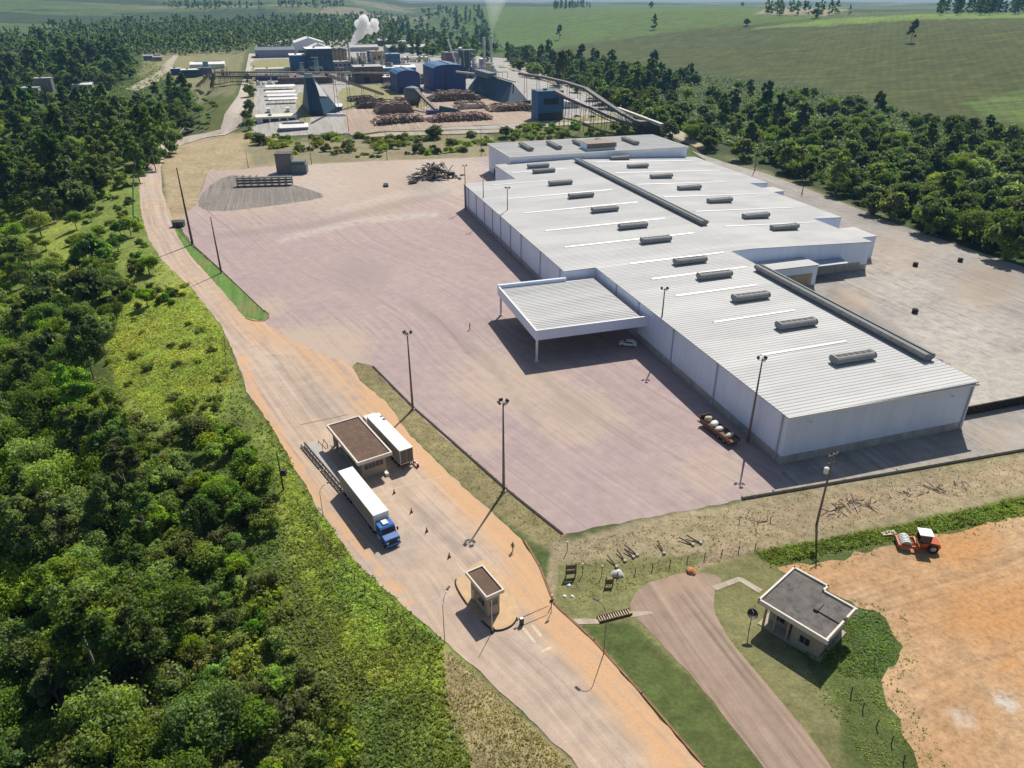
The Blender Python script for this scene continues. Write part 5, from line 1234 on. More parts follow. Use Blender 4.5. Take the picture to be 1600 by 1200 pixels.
hall('long low cream roofed shed beside the far road', 399, 456, 113, 107, 14, 'cream_roof', 'cream_roof', 'flat', bands=False)
hall('long low navy shed under the pipe bridge', 400, 452, 127, 118, 16, 'navy_cladding', 'dark_roof', 'flat')
hall('mauve brown plant building behind the blue tent silo', 436, 520, 133, 121, 30, 'mauve_brown', 'mauve_brown', 'flat', windows=6)
hall('mauve brown plant building right of the blue tent silo', 556, 600, 131, 104, 26, 'mauve_brown', 'grey_roof', 'flat', doors=((.3, .5, .4),), windows=4)
hall('grey brown low plant building between tent silo and curved blue hall', 600, 622, 131, 120, 20, 'mauve_brown', 'white_roof', 'flat')
hall('tan process tower beside the blue columns', 584, 603, 108, 80, 18, 'tan_steel', 'tan_steel', 'flat', windows=3)
hall('teal blue process block right of the tan tower', 604, 626, 106, 84, 18, 'blue_cladding', 'teal_pale', 'flat', windows=2)
hall('small grey teal block in front of the dark banded hall', 523, 556, 112, 96, 16, 'grey_roof', 'grey_roof', 'flat', windows=5)
hall('long shed with bright white roof and blue wall', 592, 650, 113, 104, 18, 'bright_blue', 'white_roof', 'side', rise=.25)
hall('long grey shed roof at the back below the steam plume', 548, 592, 81, 72, 40, 'grey_roof', 'grey_roof', 'side')
hall('grey brown shed at the back right of the steam plume', 592, 612, 72, 62, 36, 'mauve_brown', 'grey_roof', 'side')
hall('long grey roofed shed with dark front at the back of the mill', 606, 668, 83, 72, 40, 'lavender_wall', 'grey_roof', 'side', windows=6)
hall('pale narrow shed in front of the long grey back shed', 632, 668, 94, 89, 12, 'grey_roof', 'cream_roof', 'side')
hall('pale roofed low shed before the wooded knoll', 610, 650, 70, 64, 24, 'white_wall', 'grey_roof', 'side')
hall('navy blue hall with curved roof and purple side, left of its larger twin', 622, 657, 147, 110, 38, 'navy_cladding', 'blue_cladding', 'curve', rise=.16, doors=((.1, .35, .35),))
hall('larger navy blue hall with shallow curved roof in the middle of the mill', 679, 728, 144, 101, 46, 'navy_cladding', 'blue_cladding', 'curve', rise=.1, doors=((.35, .38, .9),))
hall('blue tower block at the edge of the log yard', 841, 879, 190, 142, 14, 'blue_cladding', 'teal_cladding', 'flat', name='blue_tower', cat='tower', doors=((.0, 1.0, .28),), windows=1)
hall('white roofed low shed behind the conveyor legs', 884, 905, 170, 158, 14, 'white_wall', 'white_roof', 'side')
hall('dark mauve block with a diagonal white pipe behind the larger navy hall', 697, 720, 106, 82, 24, 'mauve_brown', 'mauve_brown', 'flat')
hall('lavender small tower beside the yellow tank', 752, 761, 112, 92, 8, 'lavender_wall', 'white_roof', 'flat', name='small_tower', cat='tower')
hall('white roofed long shed with lavender front at the truck park', 439, 482, 207, 197, 12, 'lavender_wall', 'white_roof', 'side', rise=.3)
hall('low cream roofed open shed with dark bays beside the truck park', 402, 464, 194, 182, 14, 'white_wall', 'cream_roof', 'flat', doors=((.15, .3, .7), (.35, .55, .7), (.6, .75, .7), (.8, .97, .7)))
for i, (a, b_, yb, lb) in enumerate([(416, 462, 143, 'topmost wide white parking canopy in the truck park'), (416, 463, 152, 'white parking canopy second from the top of the truck park'), (418, 465, 158, 'white parking canopy third from the top of the truck park'), (420, 466, 164, 'lowest white parking canopy of the truck park')]):
    base = P(a, yb); w_, h = size_from(base, b_, yb - 5); t = thing('parking_canopy', lb, 'canopy', base, WA, 'white parking canopies')
    d = 17 if i == 0 else 9
    mb = MB(); mb.extr([(0, 3.6), (d * .5, 4.6), (d, 3.6), (d, 3.45), (d * .5, 4.45), (0, 3.45)], 'x', 0, w_); mb.build('roof', 'white_roof', t)
    for x in np.linspace(.3, w_ - .3, 5): MB().tube([(x, d / 2, 0), (x, d / 2, 4.4)], .12, 6).build('post', 'galvanised', t)
for px, py, lb in ((420, 176, 'small white lorry left of the pair in the truck park'), (450, 175, 'small white lorry right of the pair in the truck park')):
    t = thing('small_lorry', lb, 'lorry', P(px, py), WA + math.pi / 2)
    MB().box(-4, -1.2, .9, 2, 1.2, 3.2).build('box_body', 'white_roof', t); MB().extr([(2.2, .5), (4.2, .5), (4.2, 1.5), (3.6, 2.5), (2.2, 2.5)], 'y', -1.1, 1.1).build('cab', 'cab_white', t)
    for x in (-2.5, 3.2):
        for s in (-1, 1): MB().tube([(x, s * .9, .45), (x, s * 1.2, .45)], .45, 12).build('wheel', 'tyre', t)
# far left works and houses
hall('wide low white roofed shed at the conveyor works left of the far road', 298, 352, 110, 99, 34, 'white_wall', 'white_roof', 'side', rise=.12)
hall('teal walled shed with white roof edge at the conveyor works', 284, 312, 122, 109, 18, 'teal_cladding', 'white_roof', 'flat', windows=2)
hall('slim pale teal tower at the conveyor works', 319, 327, 112, 96, 6, 'teal_pale', 'teal_pale', 'flat', name='small_tower', cat='tower')
hall('dark purple block below the slim teal tower', 311, 332, 119, 106, 12, 'purple_wall', 'dark_roof', 'flat')
hall('small dark shed left of the teal walled shed', 268, 283, 117, 107, 10, 'navy_cladding', 'white_roof', 'flat')
hall('small house with pale gable roof beside the side track', 225, 240, 95, 86, 10, 'lavender_wall', 'grey_roof', 'side', name='small_house', cat='house', rise=.4, windows=2)
hall('pink walled small house right of its grey neighbour at the side track', 240, 254, 96, 88, 9, 'tan_steel', 'grey_roof', 'side', name='small_house', cat='house', rise=.4, windows=1)
hall('grey stepped building half hidden by trees at the far left', 34, 62, 150, 137, 16, 'grey_roof', 'grey_roof', 'flat', windows=4)
hall('taller grey block of the half hidden building at the far left', 58, 84, 146, 122, 12, 'grey_block', 'grey_roof', 'flat')
hall('white roofed shed among the trees at the far left', 112, 145, 141, 131, 12, 'grey_roof', 'white_roof', 'side', rise=.3)
def conveyor(label, pts, wd=2.6, mat='mauve_brown', legs=10, name='conveyor', truss=True, group=None):
    """pts: (photo x, photo y of the belt, height above ground)"""
    Q = [P(px, py, h) + Vector((0, 0, h)) for px, py, h in pts]; o0 = Vector((Q[0].x, Q[0].y, Q[0].z - pts[0][2])); t = thing(name, label, 'conveyor', o0, 0, group)
    Q = [q - o0 for q in Q]; mb = MB(); tr = MB()
    for a, b_ in zip(Q[:-1], Q[1:]):
        d = b_ - a; mid = (a + b_) / 2; rz_ = math.atan2(d.y, d.x); ry = -math.atan2(d.z, math.hypot(d.x, d.y)); mb.cbox(mid.x, mid.y, mid.z + .9, d.length + .3, wd, 1.6, rz_, 0, ry)
        if truss:
            k_ = max(2, int(d.length / 3)); s = Vector((-d.y, d.x, 0)).normalized() * (wd / 2 + .15)
            for sgn in (-1, 1):
                tr.tube([a + s * sgn + Vector((0, 0, -1.2)), b_ + s * sgn + Vector((0, 0, -1.2))], .14, 4)
                for i in range(k_): tr.tube([a + d * i / k_ + s * sgn + Vector((0, 0, -1.2 if i % 2 else .6)), a + d * (i + 1) / k_ + s * sgn + Vector((0, 0, .6 if i % 2 else -1.2))], .09, 4)
    mb.build('gallery', mat, t)
    if truss: tr.build('truss', 'steel_dark', t)
    L = [0]
    for a, b_ in zip(Q[:-1], Q[1:]): L.append(L[-1] + (b_ - a).length)
    for i in range(legs):
        s = L[-1] * (i + .5) / legs; j = max(q for q in range(len(L) - 1) if L[q] <= s); q = Q[j].lerp(Q[j + 1], (s - L[j]) / (L[j + 1] - L[j])); g = float(tz(q.x + o0.x, q.y + o0.y)) - o0.z
        if q.z - g < 1.5: continue
        m_ = MB()
        for e in (-1, 1): m_.tube([(q.x + e * 1.3, q.y, g - .3), (q.x + e * .7, q.y, q.z)], .16, 5)
        m_.tube([(q.x - 1, q.y, (g + q.z) / 2), (q.x + 1, q.y, (g + q.z) / 2)], .1, 4); m_.build('trestle', 'steel_dark', t)
conveyor('upper long covered conveyor curving from the dark chip store towards the warehouse', [(812, 117, 22), (850, 123, 21), (884, 131, 20), (915, 141, 18), (945, 162, 14), (975, 182, 9), (1012, 203, 2)], 3.0, 'grey_block', 12)
conveyor('lower long conveyor running from the blue tower down to the same hopper', [(868, 145, 19), (890, 157, 17), (920, 170, 14), (950, 184, 9), (985, 197, 4), (1005, 206, 1)], 2.4, 'mauve_brown', 10)
conveyor('short pale conveyor on many legs behind the rear warehouse block', [(966, 172, 9), (1000, 185, 8), (1034, 198, 7)], 2.2, 'silo_pale', 9)
conveyor('dark conveyor sloping down from the blue tent silo to the log heaps', [(510, 119, 26), (545, 131, 17), (575, 141, 9), (598, 149, 2)], 2.2, 'mauve_brown', 4, truss=False)
conveyor('sloping conveyor of the works left of the far road', [(327, 117, 14), (318, 127, 8), (308, 136, 2)], 2.6, 'tan_steel', 3)
conveyor('second sloping conveyor of the works left of the far road', [(334, 116, 15), (332, 128, 8), (330, 137, 2)], 2.6, 'mauve_brown', 3)
conveyor('long brown pipe bridge crossing the far road and the front of the mill', [(338, 114, 9), (400, 114.5, 9), (480, 115, 9), (560, 115.5, 9), (622, 116, 9)], 2.0, 'tan_steel', 16, 'pipe_bridge')
conveyor('lower pipe bridge crossing the far road in front of the long brown one', [(338, 121, 8), (400, 121, 8), (452, 121, 8)], 1.6, 'mauve_brown', 8, 'pipe_bridge')
conveyor('steep log conveyor in the middle of the log yard', [(650, 142, 12), (665, 158, 7), (682, 174, 2)], 2.4, 'steel_dark', 3)
# tent silo: steep hipped store
base = P(488, 184); t = thing('tent_silo', 'steep dark blue tent shaped silo with a pale patch near the top', 'silo', base, WA)
def hz(p_, y): return solve(lambda s: float(proj(p_.x, p_.y, p_.z + s)[1]) < y, 1, 90)
def loc(base, px, py, dv=0):
    """photo ground point in the thing's own frame"""
    q = P(px, py) - base; return (q.dot(WU), q.dot(WV) + dv, -.5)
def loct(base, u, v, y): return (u, v, hz(base + WU * u + WV * v, y))
def shell(name_, mat, A_, rd, faces, t):
    mb = MB(); mb.add(A_ + rd, faces); return mb.build(name_, mat, t)
def patch(a, b_, c, uv4, off=.2):
    a, b_, c = Vector(a), Vector(b_), Vector(c); n_ = (b_ - a).cross(c - a).normalized()
    if n_.y > 0: n_ = -n_
    return [a * (1 - u - v) + b_ * u + c * v + n_ * off for u, v in uv4]
A_ = [loc(base, 472, 166), loc(base, 484, 181), loc(base, 508, 182), loc(base, 533, 174)]
A_ += [(A_[3][0] - 4, A_[3][1] + 26, -.5), (A_[0][0] + 2, A_[0][1] + 22, -.5)]
u0 = solve(lambda s: float(proj(*(base + WU * s + WV * 14))[0]) > 487, -30, 60)
rd = [loct(base, u0 - 1.5, 13, 117), loct(base, u0 + 3.5, 15, 118)]
shell('shell', 'teal_cladding', A_, rd, [(0, 1, 6), (1, 2, 7, 6), (2, 3, 7), (3, 4, 7), (4, 5, 6, 7), (5, 0, 6)], t)
mb = MB(); mb.quad(*patch(A_[2], A_[3], rd[1], [(.03, .5), (.45, .45), (.25, .70), (.02, .85)], .5)); mb.build('pale_patch', 'white_roof', t)
hh = rd[0][2]
mb = MB(); mb.box(u0 - 1.5, 12.5, hh - 2, u0 + 3.5, 15.5, hh + .8); mb.build('headhouse', 'teal_pale', t)
c_ = Vector(A_[1]).lerp(Vector(A_[2]), .5)
mb = MB(); mb.cbox(c_.x, c_.y - .4, 1.6, 9, .8, 3.2, math.atan2(A_[2][1] - A_[1][1], A_[2][0] - A_[1][0])); mb.build('bay_door', 'dark_opening', t)
base = P(540, 176); t = thing('lean_to', 'low white roofed lean to at the foot of the tent silo', 'shed', P(517, 173), WA); MB().extr([(0, 2.2), (7, 3.6), (7, 3.9), (0, 2.5)], 'x', 0, 9).build('roof', 'white_roof', t)
for x in (.5, 8.5): MB().box(x - .2, .3, 0, x + .2, .7, 2.3).build('post', 'galvanised', t)
MB().box(.8, 1.5, 0, 8.2, 6.8, 2.3).build('wall', 'navy_cladding', t)
for i in range(8):
    px = 513 + i * 3.6; s_ = .95 + .1 * (i % 3); t = thing('bulk_bag', 'white bulk bag in the row at the foot of the tent silo', 'bulk bag', P(px, 182), 0, 'white bulk bags at the tent silo'); MB().lathe([(.8 * s_, 0), (1.2 * s_, .4), (1.25 * s_, 1.4), (.9 * s_, 1.9), (.3, 2.05)], n=12).build('bag', 'white_roof', t)
# great hipped chip store
t0 = P(735, 143); t = thing('chip_store', 'huge dark green blue chip store with sloping walls and a long ridge', 'silo', t0, WA)
A_ = [(0, 0, -.5), loc(t0, 792, 166), loc(t0, 831, 163)]
A_ += [(A_[2][0] - 3, A_[2][1] + 30, -.5), (A_[1][0] * .35, A_[2][1] + 52, -.5), (4, 26, -.5)]
rd = [loct(t0, A_[1][0] * .42 + 3, A_[1][1] * .3 + 14, 114), loct(t0, A_[2][0] - 12, A_[2][1] + 12, 129)]
shell('shell', 'teal_cladding', A_, rd, [(0, 1, 7, 6), (1, 2, 7), (2, 3, 7), (3, 4, 6, 7), (4, 5, 6), (5, 0, 6)], t)
r0, r1 = Vector(rd[0]), Vector(rd[1]); dr = (r1 - r0)
mb = MB(); q = r0.lerp(r1, .2); mb.cbox(q.x, q.y, q.z + .6, dr.length * .45, 7, 4.2, math.atan2(dr.y, dr.x), 0, math.asin(-dr.z / dr.length)); mb.build('headhouse', 'dark_roof', t)
mb = MB(); q = r0 + Vector((-9, 4, -.2)); mb.cbox(q.x, q.y, q.z, 20, 3.2, 1.4, -.25, 0, .12); mb.build('gallery', 'silo_pale', t)
for k_ in (-1, 1):
    a = r0.lerp(r1, .5) + Vector((0, k_ * 2.2, .9)); b_ = r1 + Vector((2, k_ * 2.2, .5)); MB().tube([a, b_], .55, 6).build('roof_rail', 'silo_pale', t)
c_ = Vector(A_[2]) + Vector((-6, 0, 0)); mb = MB(); mb.cbox(c_.x, c_.y - .6, 1.5, 10, 1.0, 3, .1); mb.build('bay_door', 'dark_opening', t)
# chimneys, tanks, columns
def stack(px, pyB, pyT, r, label, mat, cat='chimney', name='chimney', rings=True, cap=True):
    b0 = P(px, pyB); h = hz(b0, pyT); t = thing(name, label, cat, b0)
    MB().lathe([(r * 1.15, -.3), (r, 1), (r * .85, h * .6), (r * .8, h)], n=16).build('shaft', mat, t, True)
    mb = MB()
    for f in (.3, .55, .8, .98): mb.lathe([(r * 1.02, h * f - .15), (r * 1.25, h * f), (r * 1.02, h * f + .15)], n=16)
    if rings: mb.build('ring', 'stack_steel', t)
    if cap: MB().lathe([(r * .6, h), (r * .6, h + .02)], n=12).build('mouth', 'vent_dark', t)
    return t, h
stack(757, 113, 58, 1.5, 'left one of the two tall pale chimneys, without smoke', 'stack_steel'); SMK = stack(768, 113, 55, 1.5, 'right one of the two tall pale chimneys, trailing pale smoke', 'stack_steel')
stack(764, 116, 98, 2.8, 'squat yellow tank with a white top below the chimneys', 'yellow_tank', 'tank', 'yellow_tank')
stack(548, 110, 74, 1.4, 'pale steel pipe stack under the white steam plume', 'silo_pale', 'chimney', 'steam_stack')
for i, px in enumerate((523, 529, 535, 541)):
    stack(px, 104, 74 + (i % 2), 3.0, ['first', 'second', 'third', 'fourth'][i] + ' tan silo counted from the banded hall', 'tan_steel', 'silo', 'tan_silo', True, False)
for i, px in enumerate((561, 566, 571)):
    stack(px, 108, 82, 1.6, ['left', 'middle', 'right'][i] + ' slim pale column left of the tan process tower', 'silo_pale', 'silo', 'process_column')
stack(578, 108, 79, 2.2, 'blue column touching the tan process tower', 'blue_cladding', 'silo', 'process_column', True, False)
# boiler house: open steel frame with vessels
b0 = P(716, 116); t = thing('boiler_plant', 'grey blue open steel boiler plant with decks behind the larger navy hall', 'industrial plant', b0, WA); w_, h = size_from(b0, 744, 78)
mb = MB()
for x in np.linspace(0, w_, 4):
    for y in (0, 8, 16): mb.box(x - .25, y - .25, 0, x + .25, y + .25, h)
mb.build('steel_frame', 'stack_steel', t)
for i in range(5): MB().box(-.5, -.5, h * (i + 1) / 5 - .3, w_ + .5, 16.5, h * (i + 1) / 5).build('deck', 'teal_grey', t)
MB().box(w_ * .2, 2, 0, w_ * .75, 14, h * .92).build('boiler', 'dark_roof', t)
for x in (w_ * .85, w_ * .1): MB().lathe([(1.4, 0), (1.4, h * .6), (.4, h * .7)], (x, -2), 12).build('cyclone', 'stack_steel', t)
MB().lathe([(.3, h), (2.4, h + .2), (2.4, h + 1.8), (.8, h + 2.8)], (w_ * .2, 5), 14).build('drum', 'white_roof', t)
t = thing('diagonal_pipe', 'white pipe slanting down behind the larger navy hall', 'pipe', P(716, 112)); a = P(716, 112); hb = 14
MB().tube([(0, 0, hb * .2), (-11, 4, 33)], .9, 8).build('pipe', 'white_roof', t); MB().tube([(0, 0, -.2), (0, 0, hb * .3)], .5, 6).build('support', 'steel_dark', t)
# process clutter between the halls: pipework towers
def pipe_tower(px, pyB, pyT, w_, label, mat, seed):
    rr = random.Random(seed); b0 = P(px, pyB); h = hz(b0, pyT); t = thing('pipe_tower', label, 'industrial plant', b0, WA); mb = MB()
    for x in (0, w_):
        for y in (0, w_): mb.box(x - .2, y - .2, 0, x + .2, y + .2, h)
    for i in range(5): z = h * (i + 1) / 5; mb.box(-.3, -.3, z - .2, w_ + .3, w_ + .3, z)
    mb.build('steel_frame', 'steel_dark', t)
    for i in range(4): x = rr.uniform(.5, w_ - .5); MB().lathe([(.9, 0), (.9, h * rr.uniform(.5, .95)), (.2, h * .97)], (x, -.8), 10).build('vessel', mat, t)
    for i in range(2): z = rr.uniform(.2, .8) * h; MB().tube([(-3, -1.8, z), (w_ + 3, -1.8, z), (w_ + 3, -1.8, z - 3)], .35, 6).build('pipe', 'silo_pale', t)
for i, (px, pyB, pyT, w_, lb, mt) in enumerate([(490, 122, 90, 7, 'pipework tower rising behind the tent silo top', 'teal_pale'), (552, 112, 92, 8, 'pipework tower below the steam stack', 'silo_pale'), (606, 112, 98, 6, 'pipework tower before the teal blue block', 'stack_steel'), (567, 104, 80, 7, 'pipework tower behind the slim pale columns', 'stack_steel'),
                                           (742, 120, 100, 6, 'pipework tower beside the boiler plant', 'stack_steel'), (664, 128, 112, 6, 'pipework tower between the two navy halls', 'silo_pale'), (530, 124, 106, 6, 'pipework tower behind the dark conveyor', 'mauve_brown'), (470, 118, 98, 5, 'pipework tower touching the bright blue block', 'teal_pale')]): pipe_tower(px, pyB, pyT, w_, lb, mt, i)
def pipe_yard(label, px, py, w_, d_, hmax, n, seed, mats):
    rr = random.Random(seed); t = thing('pipe_yard', label, 'industrial plant', P(px, py), WA)
    for i in range(n):
        x, y, h = rr.uniform(0, w_), rr.uniform(0, d_), rr.uniform(.35, 1) * hmax; q = rr.choice(mats); k_ = rr.random()
        if k_ < .35: MB().lathe([(1.3, 0), (1.3, h * .8), (.5, h)], (x, y), 12).build('vessel', q, t)
        elif k_ < .6: MB().box(x, y, 0, x + rr.uniform(2, 6), y + rr.uniform(2, 4), h * .7).build('plant_box', q, t)
        elif k_ < .85: x2 = x + rr.uniform(5, 14); MB().tube([(x, y, 0), (x, y, h), (x2, y, h), (x2, y, 0)], .4, 6).build('pipe', q, t)
        else: MB().lathe([(.5, 0), (.45, h * 1.3)], (x, y), 10).build('vent_pipe', q, t)
PM = ['silo_pale', 'stack_steel', 'tan_steel', 'teal_pale', 'blue_cladding', 'white_roof', 'mauve_brown', 'yellow_tank']
pipe_yard('crowded vessels and pipes between the tan silos and the slim columns', 545, 112, 42, 18, 16, 26, 21, PM)
pipe_yard('crowded low tanks and pipes in front of the mauve brown plant buildings', 524, 128, 36, 12, 10, 22, 22, PM)
pipe_yard('jumble of pipes and boxes between the blue process block and back sheds', 612, 100, 50, 26, 9, 24, 23, PM)
pipe_yard('jumble of vessels between the larger navy hall and the chimneys', 728, 124, 34, 18, 14, 22, 24, PM)
pipe_yard('low white and grey equipment left of the smaller navy hall', 598, 140, 30, 12, 6, 18, 25, ['white_roof', 'silo_pale', 'stack_steel', 'mauve_brown'])
pipe_yard('pipes and pale boxes behind the white parking canopies', 402, 134, 60, 8, 5, 18, 26, ['white_roof', 'silo_pale', 'mauve_brown', 'stack_steel'])
pipe_yard('brown vessels and ducts at the conveyor works left of the far road', 316, 128, 34, 16, 12, 18, 27, ['tan_steel', 'mauve_brown', 'silo_pale', 'purple_wall'])
# log yard
paint('log_pale', (.80, .66, .50), .9, 0, .25, .4, (.25, .16, .1), .5); paint('log_red', (.62, .38, .33), .9, 0, .25, .4, (.16, .08, .07), .5); paint('log_dark', (.16, .12, .10), .95, 0, .3, .4); paint('bark_heap', (.22, .16, .13), .95, 0, .3, .4)
def logpile(label, pxL, pxR, py, hgt, dep, mats, seed, name='log_pile', n=130):
    rr = random.Random(seed); a = P(pxL, py); w_ = solve(lambda s: float(proj(*(a + WU * s))[0]) > pxR, 1, 300); t = thing(name, label, 'log pile', a, WA)
    mb = MB(); xs = np.linspace(0, w_, 14); mb.extr([(0, -.3)] + [(x, hgt * .82 * min(1, .25 + 4 * min(x, w_ - x) / w_) * (.85 + .2 * rr.random())) for x in xs] + [(w_, -.3)], 'y', .8, dep); mb.build('core', mats[-1], t)
    ms = [MB() for _ in mats]
    for i in range(n):
        x = rr.uniform(0, w_); hz_ = hgt * min(1, .3 + 4 * min(x, w_ - x) / w_); z = rr.uniform(.2, hz_); y = rr.uniform(0, .8) if rr.random() < .45 else rr.uniform(0, dep)
        if y > 1: z = hz_ * rr.uniform(.8, 1)
        an = rr.gauss(0, .35) if y > 1 else rr.gauss(0, .12) + math.pi / 2; L = rr.uniform(2.5, 6); r = rr.uniform(.18, .42); c_, s_ = math.cos(an) * L / 2, math.sin(an) * L / 2
        ms[i % len(mats)].tube([(x - c_, y + 1 - s_, z - rr.gauss(0, .25)), (x + c_, y + 1 + s_, z + rr.gauss(0, .25))], r, 6)
    for m_, q in zip(ms, mats): m_.build('logs', q, t)
logpile('long pale log pile along the front of the log yard', 586, 668, 197, 5.5, 12, ['log_pale', 'log_pale', 'log_red', 'log_dark'], 1, n=260)
logpile('long reddish log pile right of the pale one', 672, 770, 193, 5, 11, ['log_red', 'log_red', 'log_pale', 'log_dark'], 2, n=260)
logpile('brown bark mound behind the pale log pile', 590, 648, 180, 9, 22, ['bark_heap', 'log_dark', 'bark_heap'], 3, 'bark_mound', 90)
logpile('black heap beside the foot of the sloping conveyor', 558, 605, 171, 5, 14, ['log_dark', 'steel_dark', 'log_dark'], 4, 'bark_mound', 110)
logpile('grey brown log heap below the conveyor end', 545, 585, 160, 4, 12, ['log_pale', 'log_dark', 'bark_heap'], 5, n=120)
logpile('wide log heap in front of the larger navy hall', 673, 752, 160, 7, 18, ['bark_heap', 'log_pale', 'log_dark'], 6, n=220)
logpile('dark rounded log heap left of the chip store foot', 714, 762, 172, 5, 12, ['log_dark', 'bark_heap', 'log_pale'], 7, n=120)
logpile('reddish log stack in front of the chip store', 766, 838, 176, 5, 12, ['log_red', 'log_pale', 'bark_heap'], 8, n=180)
logpile('small pale log pile between tent silo and pipework', 600, 622, 140, 4, 10, ['log_pale', 'white_roof', 'log_dark'], 9, n=60)
logpile('log heap between the two navy halls', 656, 680, 132, 8, 14, ['log_red', 'log_pale', 'log_dark'], 10, n=90)
for px, py, lb in ((645, 158, 'dark round hopper drum in the middle of the log yard'),):
    t = thing('hopper', lb, 'hopper', P(px, py + 6)); MB().lathe([(2.5, 0), (6, 4), (6.5, 10), (5, 12.5), (1, 13.5)], n=18).build('drum', 'dark_roof', t); MB().tube([(4, -4, 0), (9, -8, 13)], .9, 6).build('chute', 'steel_dark', t)
t = thing('feed_machine', 'blue and dark green feed machine at the foot of the steep log conveyor', 'machine', P(668, 180), WA); MB().box(0, 0, 0, 9, 5, 3).build('frame', 'navy_cladding', t); MB().extr([(8, .5), (26, .5), (22, 3), (10, 5.5)], 'y', .5, 4.5).build('trough', 'teal_cladding', t)
for px, py, lb, mt in ((902, 183, 'dark car parked left of the pair behind the conveyor legs', 'car_grey'), (926, 184, 'dark car parked right of the pair behind the conveyor legs', 'car_blue'), (372 + 27, 90, 'dark car far away at the top of the far road', 'car_grey')): car(px, py, WA, lb, mt)
t = thing('end_hopper', 'dark hopper and frame where the two long conveyors end', 'hopper', P(1014, 210), WA); MB().box(-6, -3, 0, 6, 3, 5).build('frame', 'steel_dark', t); MB().extr([(-5, 5), (5, 5), (8, 8), (-8, 8)], 'y', -2.6, 2.6).build('hopper', 'mauve_brown', t)
# ------------------------------------------------------------------ vegetation
def leafmat(name, trans=.3, rough=.55):
    m, b, p = newmat(name)
    c = b.attr('Col').outputs['Color']; oi = b.new('ShaderNodeObjectInfo')
    hsv = b.new('ShaderNodeHueSaturation'); b.link(c, hsv.inputs['Color'])
    b.link(b.math('ADD', .475, b.math('MULTIPLY', oi.outputs['Random'], .045)), hsv.inputs['Hue'])
    r2 = b.math('FRACT', b.math('MULTIPLY', oi.outputs['Random'], 7.31))
    b.link(b.math('ADD', .62, b.math('MULTIPLY', r2, .75)), hsv.inputs['Value'])
    r3 = b.math('FRACT', b.math('MULTIPLY', oi.outputs['Random'], 13.7)); b.link(b.math('ADD', .75, b.math('MULTIPLY', r3, .4)), hsv.inputs['Saturation'])
    col = hsv.outputs['Color']
    b.link(col, p.inputs['Base Color']); p.inputs['Roughness'].default_value = rough; p.inputs['Specular IOR Level'].default_value = .3
    t = b.new('ShaderNodeBsdfTranslucent'); b.link(b.mix(1, col, (1.5, 1.6, .5), 'MULTIPLY'), t.inputs['Color'])
    mx = b.new('ShaderNodeMixShader'); mx.inputs[0].default_value = trans; b.link(p.outputs[0], mx.inputs[1]); b.link(t.outputs[0], mx.inputs[2])
    b.link(mx.outputs[0], b.n['Material Output'].inputs['Surface'])
leafmat('foliage', .5); paint('bark', (.12, .09, .065), .95, 0, .25, 2, (.25, .22, .18), .4); paint('bark_pale', (.30, .26, .21), .9, 0, .2, 2, (.12, .09, .07), .5, True)
def leaves(centers, normals, size, rng, aspect=1.6):
    """quads of leaf clumps"""
    n = len(centers); nr = normals + rng.normal(0, .55, (n, 3)); nr /= np.linalg.norm(nr, axis=1, keepdims=True) + 1e-9
    t = np.cross(nr, rng.normal(0, 1, (n, 3))); t /= np.linalg.norm(t, axis=1, keepdims=True) + 1e-9; u = np.cross(nr, t)
    s = size * rng.uniform(.6, 1.35, (n, 1)); a, b_ = t * s * aspect * .5, u * s * .5
    bend = nr * s * .18
    V = np.stack([centers - a - bend, centers - b_ + bend, centers + a - bend, centers + b_ + bend], 1).reshape(-1, 3)
    return V, np.arange(4 * n).reshape(-1, 4)
